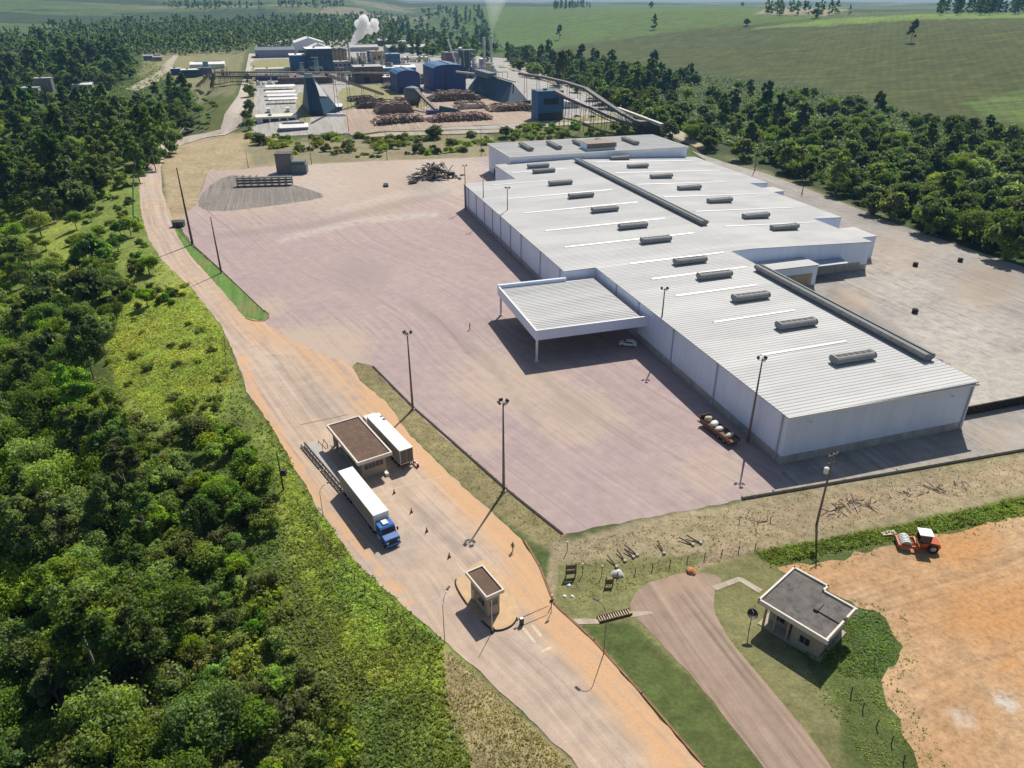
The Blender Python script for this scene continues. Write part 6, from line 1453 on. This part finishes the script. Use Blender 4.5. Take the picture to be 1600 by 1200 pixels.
def crown(style, R, z0, z1, ncl, nl, leaf, seed, base=(.055, .10, .022), spread=.4):
    rng = np.random.default_rng(seed); Vs, Cs = [], []; zc, hz = (z0 + z1) / 2, (z1 - z0) / 2; cl = []
    for i in range(ncl):
        if style == 'round':
            d = rng.normal(0, 1, 3); d /= np.linalg.norm(d); d[2] = abs(d[2]) * 1.0 - .35 if rng.random() < .8 else d[2]
            f = rng.uniform(.55, .9); c = np.array([d[0] * R * f, d[1] * R * f, zc + d[2] * hz * f]); rc = R * rng.uniform(.28, .48)
        elif style == 'tall':
            t = rng.random() ** .8; z = z0 + (z1 - z0) * t; w_ = R * (.35 + 1.05 * math.sin(math.pi * min(1, .15 + t * .85)) ** .8) * .75; a = rng.uniform(0, 6.283); f = rng.uniform(.3, 1)
            c = np.array([w_ * f * math.cos(a), w_ * f * math.sin(a), z]); rc = R * rng.uniform(.25, .45) * (1.1 - .4 * t)
        elif style == 'spread':
            a = rng.uniform(0, 6.283); f = math.sqrt(rng.random()); c = np.array([R * f * math.cos(a), R * f * math.sin(a), z1 - hz * .5 - hz * .9 * f ** 2 + rng.normal(0, .12) * hz]); rc = R * rng.uniform(.22, .36)
        else:
            a = rng.uniform(0, 6.283); f = math.sqrt(rng.random()) * .85; c = np.array([R * f * math.cos(a), R * f * math.sin(a), z0 + (z1 - z0) * (.15 + .65 * rng.random() * (1 - f ** 2 * .8))]); rc = R * rng.uniform(.25, .5)
        cl.append((c, rc))
    for c, rc in cl:
        n = int(nl * rng.uniform(.7, 1.3)); d = rng.normal(0, 1, (n, 3)); d[:, 2] = d[:, 2] * .9 + .35; d /= np.linalg.norm(d, axis=1, keepdims=True)
        rr = rc * (rng.uniform(.35, 1.0, (n, 1)) + (rng.random((n, 1)) < .22) * rng.uniform(.1, .5, (n, 1))); p_ = c + d * rr * np.array([1, 1, .75])
        p_[:, 2] = np.maximum(p_[:, 2], .1)
        V, F = leaves(p_, d, leaf, rng); Vs.append(V)
        tone = rng.uniform(1 - spread, 1 + spread); warm = rng.uniform(-.15, .3)
        k_ = tone * rng.uniform(.75, 1.25, (n, 1)); C_ = np.array(base) * k_ * np.array([1 + warm, 1 + warm * .35, 1])
        Cs.append(np.repeat(C_, 4, 0))
    V = np.concatenate(Vs); return V, np.arange(len(V)).reshape(-1, 4), np.concatenate(Cs), cl
def trunk_mb(cl, h, r, z0, rng, lean=.3, limbs=6):
    mb = MB(); lx, ly = rng.uniform(-lean, lean), rng.uniform(-lean, lean); top = h * .8
    mb.tube([(0, 0, -.6), (0, 0, .3), (lx * .5, ly * .5, top * .5), (lx, ly, top)], [r * 1.5, r, r * .75, r * .25], 7)
    for c, rc in random.Random(3).sample(cl, min(limbs, len(cl))):
        f = min(.85, max(.3, (c[2] - 1.2) / top * .75)); s = Vector((lx * f, ly * f, top * f)); mb.tube([s, (s + Vector(c)) / 2 + Vector((0, 0, -.2)), Vector(c)], [r * .42, r * .28, r * .1], 5)
    return mb
PROTO = {}
def proto(key, style, R, z0, z1, ncl, nl, leaf, seed, base, tr=.2, bark='bark', spread=.4, parts=True):
    V, F, C_, cl = crown(style, R, z0, z1, ncl, nl, leaf, seed, base, spread)
    me = raw_mesh('crown', V, F, 'foliage'); set_col(me, 'Col', C_)
    tm = None
    if parts:
        rng = random.Random(seed); o_ = trunk_mb(cl, z1, tr, z0, rng).build('trunk', bark, None, True); tm = o_.data; bpy.data.objects.remove(o_)
    PROTO[key] = (me, tm, z1, R)
def plant(key, loc, name, label, cat, group, sc=1.0, rz=None, squash=None):
    me, tm, h, R = PROTO[key]; rz = random.uniform(0, 6.283) if rz is None else rz
    s = (sc, sc, sc * (squash or 1))
    if tm is None:
        o_ = bpy.data.objects.new(name, me); COL.objects.link(o_); o_.location = loc; o_.rotation_euler = (0, 0, rz); o_.scale = s; return tag(o_, label, cat, group)
    t = thing(name, label, cat, loc, rz, group); t.scale = s
    for nm, d in (('trunk', tm), ('crown', me)):
        o_ = bpy.data.objects.new(nm, d); COL.objects.link(o_); o_.parent = t
    return t
G1, G2, G3, G4 = (.17, .27, .055), (.125, .21, .05), (.25, .34, .065), (.135, .205, .065)
for i in range(4): proto(f'broad{i}', 'round', 4.6, 2.2, 10.0, 30, 400, .29, 10 + i, (G1, G2, G3, G1)[i], .26)
for i in range(4): proto(f'tall{i}', 'tall', 3.6, 3.0, 16, 30, 300, .32, 20 + i, (G2, G4, G1, G2)[i], .24, 'bark_pale')
for i in range(3): proto(f'small{i}', 'round', 2.6, .8, 5.6, 15, 200, .28, 30 + i, (G1, G3, G2)[i], .14)
for i in range(4): proto(f'bush{i}', 'bush', 1.9, 0, 2.4, 12, 170, .22, 40 + i, (G1, G3, (.16, .19, .07), G2)[i], parts=False)
for i in range(3): proto(f'scrub{i}', 'bush', 2.6, 0, 1.6, 12, 60, .34, 45 + i, ((.17, .21, .07), (.14, .165, .075), (.20, .25, .06))[i], parts=False)
for i in range(3): proto(f'far{i}', 'round', 5.6, .8, 12, 22, 100, .95, 50 + i, ((.125, .185, .07), (.105, .155, .07), (.145, .205, .07))[i], .3)
for i in range(3): proto(f'fartall{i}', 'tall', 4.9, 2, 22, 24, 75, 1.1, 55 + i, ((.11, .18, .055), (.12, .19, .065), (.10, .17, .06))[i], .3, 'bark_pale')
proto('pine', 'tall', 4.6, 6, 21, 34, 230, .42, 61, (.07, .13, .05), .26, 'bark_pale')
for i in range(2): proto(f'pale{i}', 'round', 4.2, .5, 6.5, 16, 90, .6, 65 + i, (.24, .32, .15), .2)

def scatter(poly, n, mind, up=0.0, seed=0, avoid=(), maxd=None):
    """random spots inside a photo outline, at least mind metres apart on the ground"""
    rng = np.random.default_rng(seed); xs = [p_[0] for p_ in poly]; ys = [p_[1] for p_ in poly]
    px = rng.uniform(min(xs), max(xs), n * 14); py = rng.uniform(min(ys), max(ys), n * 14); ok = pip(px, py, poly)
    for q in avoid: ok &= ~pip(px, py, q)
    px, py = px[ok], py[ok]; W_ = at(px, py, up); out = []
    for q in W_:
        if all((q[0] - a[0]) ** 2 + (q[1] - a[1]) ** 2 > mind ** 2 for a in out): out.append(q)
        if len(out) >= n: break
    return out
def grove(poly, n, mind, up, keys, name, label, cat, group, seed, s0=.75, s1=1.25, avoid=()):
    rr = random.Random(seed); W_ = scatter(poly, n, mind, up, seed, avoid)
    for q in W_: plant(rr.choice(keys), Vector(q), name, label, cat, group, rr.uniform(s0, s1), rr.uniform(0, 6.28), rr.uniform(.85, 1.15))
    return len(W_)
B, S_, T_ = ['broad0', 'broad1', 'broad2', 'broad3'], ['small0', 'small1', 'small2'], ['tall0', 'tall1', 'tall2', 'tall3']
cnt = {}
# lower left woodland, nearest the camera
cnt['nearwood'] = grove([(-60, 590), (60, 560), (150, 600), (190, 700), (235, 740), (225, 870), (215, 1000), (270, 1110), (280, 1260), (-100, 1260)], 95, 4.6, 6, B + ['broad0', 'tall0', 'tall2', 'tall1', 'small1'], 'broadleaf_tree',
      'dense green broadleaf tree in the woodland filling the lower left corner', 'tree', 'trees of the lower left woodland', 71, .7, 1.15)
cnt['scrubtrees'] = grove([(200, 720), (320, 650), (390, 690), (420, 780), (400, 860), (330, 900), (300, 1000), (420, 1130), (520, 1250), (280, 1250), (230, 1000)], 40, 4.2, 3, S_ + ['broad3', 'small0'], 'small_tree',
      'small bushy tree on the scrub slope between the lower left woodland and the grass', 'tree', 'small trees on the scrub slope', 72, .6, 1.1)
cnt['bushes'] = grove([(190, 650), (340, 620), (385, 680), (420, 790), (410, 880), (450, 960), (500, 1060), (560, 1240), (300, 1240), (250, 900)], 105, 2.3, 1, ['bush0', 'bush1', 'bush2', 'bush3', 'scrub0', 'scrub2'], 'bush',
      'low green bush on the scrub slope left of the gate road', 'bush', 'bushes on the scrub slope', 73, .6, 1.25)
cnt['grassbush'] = grove([(160, 470), (290, 440), (350, 520), (360, 610), (250, 660), (190, 620), (160, 560)], 22, 3.5, .5, ['scrub0', 'scrub2', 'bush1', 'bush2'], 'bush',
      'low yellow green bush on the bright grass slope inside the road bend', 'bush', 'bushes on the bright grass slope', 74, .35, .7)
# strip of scrub along the road bend
cnt['bend'] = grove([(100, 300), (205, 255), (215, 330), (240, 420), (300, 470), (250, 470), (170, 480), (110, 420)], 85, 3.4, 1.5, ['small0', 'small2', 'bush0', 'bush1', 'bush3', 'bush2', 'scrub2', 'bush0'], 'small_tree',
      'small green tree or bush in the scrub outside the far road bend', 'tree', 'scrub outside the far road bend', 75, .7, 1.3)
cnt['midleft'] = grove([(-20, 290), (110, 250), (150, 330), (175, 430), (170, 520), (130, 560), (30, 560), (-20, 560)], 70, 5.0, 6, B + ['far0', 'far1', 'tall1', 'small0', 'small1'], 'woodland_tree',
      'dark green tree at the left edge below the dense upper grove', 'tree', 'trees along the left edge', 76, .65, 1.05, avoid=([(70, 330), (118, 330), (128, 420), (90, 470)], [(0, 560), (60, 555), (80, 610), (0, 630)]))
plant('pine', P(147, 592), 'eucalyptus_tree', 'lone tall dark tree standing over the bright grass slope on the left', 'tree', None, .82, 2.0)
for px, py, s, lb in ((50, 588, 1.1, 'round bush in the small bright clearing at the left edge'), (16, 580, .8, 'smaller bush at the left edge of the bright clearing'), (232, 578, .7, 'single dark bush in the middle of the bright grass slope'), (78, 612, .6, 'small bush between bright clearing and lower left woodland')):
    plant('bush3', P(px, py), 'round_bush', lb, 'bush', None, s)
# dense upper left grove
cnt['grove'] = grove([(-10, 150), (120, 140), (290, 132), (312, 150), (300, 180), (230, 232), (160, 262), (60, 292), (-10, 300)], 165, 5.2, 13, ['far0', 'far1', 'broad1', 'broad2', 'tall1', 'tall3', 'fartall0'], 'grove_tree',
      'tall dark tree in the dense grove left of the far road', 'tree', 'trees of the dense grove left of the far road', 77, 1.0, 1.4)
cnt['grove2'] = grove([(-10, 88), (60, 76), (200, 72), (208, 104), (150, 128), (110, 126), (40, 122), (-10, 128)], 110, 8, 11, ['far0', 'far1', 'far2', 'fartall1'], 'wood_tree',
      'dark tree in the wood behind the low grey buildings at the far left', 'tree', 'trees of the wood behind the far left buildings', 78, 1.1, 1.6)
cnt['hedge'] = grove([(318, 150), (345, 155), (335, 190), (300, 205), (290, 190)], 12, 5, 3, S_, 'roadside_tree', 'small tree on the grass between grove and far road', 'tree', 'small trees beside the far road', 79, .6, 1)
# street trees by the mill
for i, (px, py, s) in enumerate([(388, 128, .9), (392, 152, 1.25), (390, 176, 1.0), (388, 190, .9), (392, 203, .8)]):
    plant('far0' if i % 2 else 'far2', P(px, py), 'street_tree', ['topmost dark round tree', 'broad dark round tree', 'middle round tree', 'smaller round tree', 'lowest round tree'][i] + ' in the row between far road and truck park', 'tree', 'street trees along the far road', s * .75)
# bushes on the bank behind the yard
for i, (px, py, s, lb) in enumerate([(405, 226, 1.5, 'wide dark bush at the left end of the dry bank'), (440, 228, 1.1, 'dark bush on the dry bank above the grey block tower'), (522, 218, 1.25, 'bush on the dry bank below the log yard corner'), (562, 216, 1.1, 'bush on the dry bank right of the log yard corner'),
                                 (545, 226, .9, 'low bush on the dry bank below its two neighbours'), (680, 216, 1.75, 'biggest dark round tree on the dry bank below the red log pile'), (735, 214, 1.1, 'bush right of the biggest bank tree'), (790, 214, 1.5, 'olive round tree by the corner of the rear warehouse block'),
                                 (832, 210, .9, 'small bush on the green bank behind the rear block'), (470, 232, .8, 'small bush right of the wide dark bank bush'), (580, 246, .5, 'tiny bush at the yard edge above the blue car'), (593, 246, .5, 'second tiny bush at the yard edge above the blue car'), (560, 262 - 16, .4, 'tiniest bush at the far yard edge')]):
    plant('far1' if s > 1.3 else 'bush3', P(px, py), 'bank_bush', lb, 'bush', 'bushes on the bank behind the yard', s * (.52 if s > 1.3 else 2.0), None, .75)
cnt['bank'] = grove([(380, 212), (600, 214), (770, 212), (765, 238), (600, 242), (420, 240)], 75, 4, .5, ['scrub2', 'bush1', 'bush2'], 'bank_scrub', 'low scrub clump on the dry bank behind the yard', 'bush', 'scrub on the dry bank', 80, .8, 2.0)
cnt['bank2'] = grove([(810, 196), (960, 190), (1030, 212), (900, 214), (800, 218)], 36, 4, 1, ['bush0', 'bush1', 'scrub2', 'bush3'], 'bank_scrub', 'green scrub clump on the bank behind the rear warehouse block', 'bush', 'scrub behind the rear block', 81, 1, 1.9)
# forest on the right
F_ = ['far0', 'far1', 'far2', 'fartall0', 'fartall1']
cnt['rf1'] = grove([(1110, 212), (1210, 246), (1310, 284), (1420, 328), (1520, 360), (1640, 402), (1700, 300), (1620, 208), (1400, 168), (1250, 134), (1100, 114), (960, 100), (1010, 150), (1060, 195)], 290, 5.6, 7, ['far0', 'far1', 'far2', 'far0', 'far2', 'broad1', 'broad0', 'far1', 'broad2', 'fartall1'], 'forest_tree',
      'dark green tree in the forest between the concrete yard and the cane field', 'tree', 'trees of the forest right of the warehouse', 82, .7, 1.15)
cnt['rf2'] = grove([(780, 70), (850, 80), (960, 97), (1090, 118), (1010, 150), (1055, 205), (960, 158), (880, 124), (800, 100)], 250, 5.8, 7, ['far0', 'far1', 'far2', 'far0', 'far1', 'fartall1'], 'valley_tree',
      'dark tree in the wooded valley behind the long conveyors', 'tree', 'trees of the valley behind the conveyors', 83, .9, 1.4)
for i, (px, py, s) in enumerate([(1235, 190, 1.2), (1250, 184, 1.1), (1268, 196, 1.0), (1502, 250, 1.0), (1530, 262, 1.1), (1565, 285, 1.1), (1590, 300, 1)]):
    plant(f'pale{i % 2}', P(px, py, 6), 'pale_tree', 'pale green creeper covered tree in the forest ' + ('gap below the cane field' if i < 3 else 'edge near the right side'), 'tree', 'pale creeper trees, ' + ('left clump' if i < 3 else 'right clump'), s * 1.55)
for px, py, s, k_, lb in ((1480, 362, 1.0, 'small0', 'small round tree at the forest edge beside the concrete yard, left of its pair'), (1555, 385, 1.15, 'small1', 'small round tree at the forest edge beside the concrete yard, nearest the frame edge'), (1108, 236, 1.5, 'small2', 'rounded tree at the corner of the rear block roof'), (1305, 300, 1.4, 'tall2', 'narrow pale tree at the forest edge by the second annex')):
    plant(k_, P(px, py), 'edge_tree', lb, 'tree', None, s * (.8 if k_ == 'tall2' else 1))
cnt['edge'] = grove([(1115, 230), (1210, 262), (1300, 296), (1400, 336), (1500, 370), (1620, 410), (1620, 398), (1500, 358), (1400, 324), (1300, 284), (1200, 248)], 90, 3.2, .5, ['bush0', 'bush1', 'bush3', 'scrub2'], 'edge_bush', 'green bush at the forest edge along the concrete yard', 'bush', 'bushes along the forest edge', 84, .7, 1.5)
# single trees on the fields
for px, py, h, k_, lb in ((1423, 66, 1.25, 'fartall1', 'tall slender tree standing alone in the brown green field'), (1275, 28, 1.5, 'far0', 'round dark tree on the crest of the far field'), (1166, 40, 1.1, 'far1', 'round tree at the lower edge of the bright field rows'), (1021, 46, 1.3, 'fartall0', 'tree on the field boundary left of the bright rows'),
                          (874, 62, 1.3, 'fartall1', 'tree alone on the light field behind the chimneys'), (1017, 12, 1.6, 'far2', 'small clump on the left crest of the light field'), (1160, 10, 1.6, 'far1', 'dark clump on the far crest right of the middle'), (1215, 12, 1.6, 'far0', 'second dark clump on the far crest')):
    plant(k_, P(px, py), 'field_tree', lb, 'tree', None, h)
# wooded knoll behind the mill and plantation on the right crest
cnt['knoll'] = grove([(598, 74), (610, 40), (640, 14), (700, 6), (752, 14), (765, 45), (782, 84), (740, 86), (690, 80), (640, 78)], 180, 7.5, 10, ['fartall0', 'far0', 'fartall2', 'far1'], 'knoll_tree',
      'tall dark tree of the wooded knoll behind the mill', 'tree', 'trees of the wooded knoll behind the mill', 85, .9, 1.4)
cnt['crest'] = grove([(1458, 20), (1620, 18), (1700, 22), (1700, 26), (1460, 24)], 60, 9, 0, ['fartall0', 'fartall1', 'fartall2'], 'plantation_tree', 'tall tree in the dark plantation block on the right crest', 'tree', 'trees of the right crest plantation', 86, 1.1, 1.5)
cnt['crest2'] = grove([(866, 11), (918, 9), (924, 13), (866, 15)], 24, 9, 0, ['fartall0', 'fartall2'], 'ridge_tree', 'tree in the dark row on the ridge right of the smoke', 'tree', 'trees on the ridge right of the smoke', 87, .9, 1.3)
# far plantations: one continuous wood
def far_wood(name, polys, seed, mind):
    rng = np.random.default_rng(seed); Vs, Cs = [], []
    ms = []
    for k_ in ('fartall0', 'fartall1', 'far0'):
        V, F, C_, cl = crown('tall' if 'tall' in k_ else 'round', 4.6, 2, 21, 9, 12, 2.4, seed + len(ms), (.085, .145, .055), .45); ms.append((V, C_))
    for poly, n in polys:
        for q in scatter(poly, n, mind, 8, seed):
            V, C_ = ms[rng.integers(3)]; a = rng.uniform(0, 6.283); s = rng.uniform(.75, 1.25); R = np.array([[math.cos(a), -math.sin(a), 0], [math.sin(a), math.cos(a), 0], [0, 0, 1]])
            Vs.append((V @ R.T) * s + q); Cs.append(C_ * rng.uniform(.7, 1.4))
    V = np.concatenate(Vs); me = raw_mesh(name, V, np.arange(len(V)).reshape(-1, 4), 'foliage'); set_col(me, 'Col', np.concatenate(Cs))
    o_ = bpy.data.objects.new(name, me); COL.objects.link(o_); tag(o_, kind='stuff')
far_wood('far_plantation', [([(-40, 62), (120, 46), (300, 34), (460, 28), (600, 24), (640, 34), (600, 60), (470, 62), (380, 74), (300, 78), (210, 78), (60, 80), (-40, 88)], 1150),
                            ([(400, 60), (470, 58), (600, 56), (600, 66), (470, 72), (400, 74)], 90), ([(60, 40), (200, 34), (330, 28), (300, 32), (100, 46)], 60)], 5, 11)
far_wood('distant_woods', [([(250, 6), (330, 4), (410, 9), (300, 12)], 60), ([(430, 3), (540, 5), (520, 9), (440, 8)], 50), ([(1190, 12), (1300, 11), (1330, 15), (1210, 17)], 40)], 6, 22)
# rough herbs and grass on the near slopes
def cover(name, zones, seed):
    rng = np.random.default_rng(seed); Vs, Cs = [], []
    for poly, n, size, h, base, up in zones:
        xs = [p_[0] for p_ in poly]; ys = [p_[1] for p_ in poly]; px = rng.uniform(min(xs), max(xs), n * 3); py = rng.uniform(min(ys), max(ys), n * 3)
        ok = pip(px, py, poly) & ~pip(px, py, ROAD_OUT); W_ = at(px[ok][:n], py[ok][:n]); m_ = len(W_)
        tone = (1 + .45 * fbm(W_[:, 0] / 3, W_[:, 1] / 3, seed, 3))[:, None] * rng.uniform(.7, 1.3, (m_, 1)); yel = np.clip(fbm(W_[:, 0] / 8 + 9, W_[:, 1] / 8, seed, 2) * 1.2, -.3, 1)[:, None]
        cb = np.array(base) * tone * (1 + yel * np.array([.3, .1, 0]))
        hh = np.clip(.6 + 1.1 * fbm(W_[:, 0] / 2.5, W_[:, 1] / 2.5, seed + 5, 3), .2, 1.3)
        for j in range(up):
            d = rng.normal(0, 1, (m_, 3)); d[:, 2] = abs(d[:, 2]) + .6; d /= np.linalg.norm(d, axis=1, keepdims=True)
            c_ = W_ + np.stack([rng.normal(0, size * .7, m_), rng.normal(0, size * .7, m_), rng.uniform(.05, 1, m_) * h * hh], -1)
            d2 = d * .5 + np.array([0, -.1, .8]); V, F = leaves(c_, d2, size, rng); Vs.append(V); Cs.append(np.repeat(cb * rng.uniform(.8, 1.2, (m_, 1)), 4, 0))
    V = np.concatenate(Vs); me = raw_mesh(name, V, np.arange(len(V)).reshape(-1, 4), 'foliage'); set_col(me, 'Col', np.concatenate(Cs)); o_ = bpy.data.objects.new(name, me); COL.objects.link(o_); return tag(o_, kind='stuff')
cover('grass_cover', [
    ([(215, 240), (225, 340), (260, 415), (345, 512), (385, 612), (420, 662), (500, 802), (640, 958), (690, 1002), (700, 1100), (760, 1260), (-60, 1260), (-60, 300)], 30000, .30, .38, (.34, .43, .09), 3),
    ([(420, 690), (500, 805), (640, 960), (690, 1010), (690, 1120), (560, 1060), (470, 900)], 6500, .22, .24, (.60, .74, .17), 3),
    ([(160, 480), (300, 450), (360, 540), (366, 600), (250, 660), (180, 600)], 11000, .24, .3, (.62, .70, .15), 3),
], 91)
cover('verge_herbs', [
    ([(1180, 864), (1420, 818), (1610, 775), (1680, 765), (1680, 792), (1440, 836), (1205, 882)], 4200, .24, .6, (.28, .33, .07), 3),
    ([(1225, 1010), (1330, 950), (1385, 968), (1404, 1010), (1395, 1042), (1368, 1060), (1330, 1060)], 1500, .18, .25, (.25, .33, .11), 3),
    ([(1250, 1050), (1370, 1062), (1400, 1125), (1460, 1240), (1390, 1240), (1310, 1130)], 1100, .15, .13, (.36, .42, .15), 2),
    ([(1330, 935), (1415, 960), (1440, 1045), (1400, 1068), (1440, 1125), (1510, 1240), (1440, 1240), (1380, 1130), (1350, 1070), (1385, 1045), (1390, 1005), (1370, 975)], 420, .16, .2, (.30, .36, .12), 3),
    ([(1200, 880), (1440, 832), (1620, 800), (1620, 822), (1450, 850), (1300, 890), (1230, 905)], 260, .16, .22, (.32, .36, .1), 3),
    ([(700, 1015), (760, 1066), (900, 1205), (760, 1230), (700, 1120)], 2500, .14, .14, (.36, .32, .15), 2),
    ([(545, 568), (582, 574), (880, 838), (866, 862), (740, 770), (642, 676)], 1500, .14, .14, (.27, .27, .12), 2),
    ([(890, 850), (1200, 778), (1600, 708), (1600, 765), (1180, 860), (900, 950)], 2500, .15, .15, (.36, .31, .18), 2),
], 92)
FOREST = [([(1108, 218), (1210, 254), (1310, 293), (1420, 338), (1520, 371), (1640, 412), (1700, 330), (1620, 218), (1400, 172), (1250, 138), (1090, 118), (960, 103), (860, 84), (790, 80), (880, 126), (960, 160), (1060, 203)], 24000, 1.5, 3.5, (.105, .155, .055), 2),
          ([(-20, 90), (200, 72), (290, 128), (312, 152), (300, 182), (230, 236), (150, 262), (60, 292), (-20, 300)], 14000, 1.3, 2.2, (.12, .18, .06), 2),
          ([(598, 76), (620, 30), (650, 12), (752, 12), (790, 84), (700, 90)], 5000, 2.4, 5, (.09, .15, .06), 2)]
FOREST.append(([(-60, 560), (190, 640), (235, 740), (300, 820), (280, 1000), (330, 1260), (-60, 1260)], 16000, .5, 2.2, (.15, .23, .05), 2))
cover('forest_undergrowth', FOREST, 93)
print('COUNTS', cnt)
# ------------------------------------------------------------------ steam, smoke and the air itself
def volmat(name, col, dens, scale, thr, glow=0):
    m = bpy.data.materials.new(name); m.use_nodes = True; MAT[name] = m; b = NB(m); b.n.remove(b.n['Principled BSDF'])
    v = b.new('ShaderNodeVolumePrincipled'); v.inputs['Color'].default_value = (*col, 1); v.inputs['Anisotropy'].default_value = .62
    if scale: b.link(b.math('MULTIPLY', b.ramp(b.noise(b.obj(), scale, 4, .6), [(thr, 0), (thr + .22, 1)]), dens), v.inputs['Density'])
    else: v.inputs['Density'].default_value = dens
    b.link(v.outputs[0], b.n['Material Output'].inputs['Volume']); return m
volmat('steam_volume', (1, 1, 1), .45, 0, 0); volmat('smoke_volume', (.95, .97, .95), .022, 0, 0)
def blobs(name, label, pts, mat, seed, kind='stuff'):
    rng = np.random.default_rng(seed); bm = bmesh.new(); o0 = Vector(pts[0][0])
    for (c, r) in pts:
        ret = bmesh.ops.create_icosphere(bm, subdivisions=3, radius=1); c = Vector(c) - o0
        for v in ret['verts']:
            d = v.co.normalized(); a = np.array([d.x * 2 + c.x]), np.array([d.y * 2 + d.z * 1.7 + c.z]); f = 1 + .28 * float(fbm(a[0], a[1], seed, 3)[0]); v.co = c + d * r * f
    me = bpy.data.meshes.new(name); bm.to_mesh(me); bm.free(); me.materials.append(MAT[mat])
    o_ = bpy.data.objects.new(name, me); COL.objects.link(o_); o_.location = o0
    rm = o_.modifiers.new('r', 'REMESH'); rm.mode = 'VOXEL'; rm.voxel_size = max(.5, pts[0][1] * .35)
    bpy.context.view_layer.update(); ev = bpy.data.meshes.new_from_object(o_.evaluated_get(bpy.context.evaluated_depsgraph_get())); o_.modifiers.clear(); o_.data = ev
    return tag(o_, label, 'steam' if 'steam' in name else 'smoke', None, kind)
b0 = P(548, 110); zt_ = hz(b0, 74)
def lift(b0, px, py):
    r = rays(px, py); t = b0.y / r[1]; return Vector((r[0] * t, b0.y, CAM_H + r[2] * t))
blobs('steam_plume', 'white steam plume', [(lift(b0, 548, 73), 1.3), (lift(b0, 550, 69), 2.2), (lift(b0, 553, 64), 3.2), (lift(b0, 556, 59), 4.2), (lift(b0, 561, 54), 5.5), (lift(b0, 565, 48), 6), (lift(b0, 561, 38), 5), (lift(b0, 568, 32), 6), (lift(b0, 573, 40), 5), (lift(b0, 578, 48), 4), (lift(b0, 585, 36), 5), (lift(b0, 587, 45), 4)], 'steam_volume', 3)
b0 = P(768, 113)
blobs('smoke_plume', 'thin pale smoke plume', [(lift(b0, 768, 54), 1.6), (lift(b0, 768.5, 48), 2.2), (lift(b0, 769, 42), 3), (lift(b0, 770, 35), 4.2), (lift(b0, 771, 27), 5.6), (lift(b0, 772, 18), 7.2), (lift(b0, 773, 9), 9), (lift(b0, 775, -1), 11), (lift(b0, 779, -12), 13)], 'smoke_volume', 4)
HZ = bpy.data.materials.new('haze_air'); HZ.use_nodes = True; b = NB(HZ); b.n.remove(b.n['Principled BSDF']); v = b.new('ShaderNodeVolumePrincipled')
v.inputs['Color'].default_value = (.28, .58, 1.0, 1); v.inputs['Density'].default_value = .00006; v.inputs['Anisotropy'].default_value = .15
b.link(v.outputs[0], b.n['Material Output'].inputs['Volume']); MAT['haze_air'] = HZ
zlo = float(TZ.min()) - 1.0; zhi = max(float(TZ.max()), CAM_H + 40) + 15
tag(MB().box(-11900, -11900, zlo - 3, 11900, 11900, zhi).build('haze', 'haze_air'), kind='stuff')
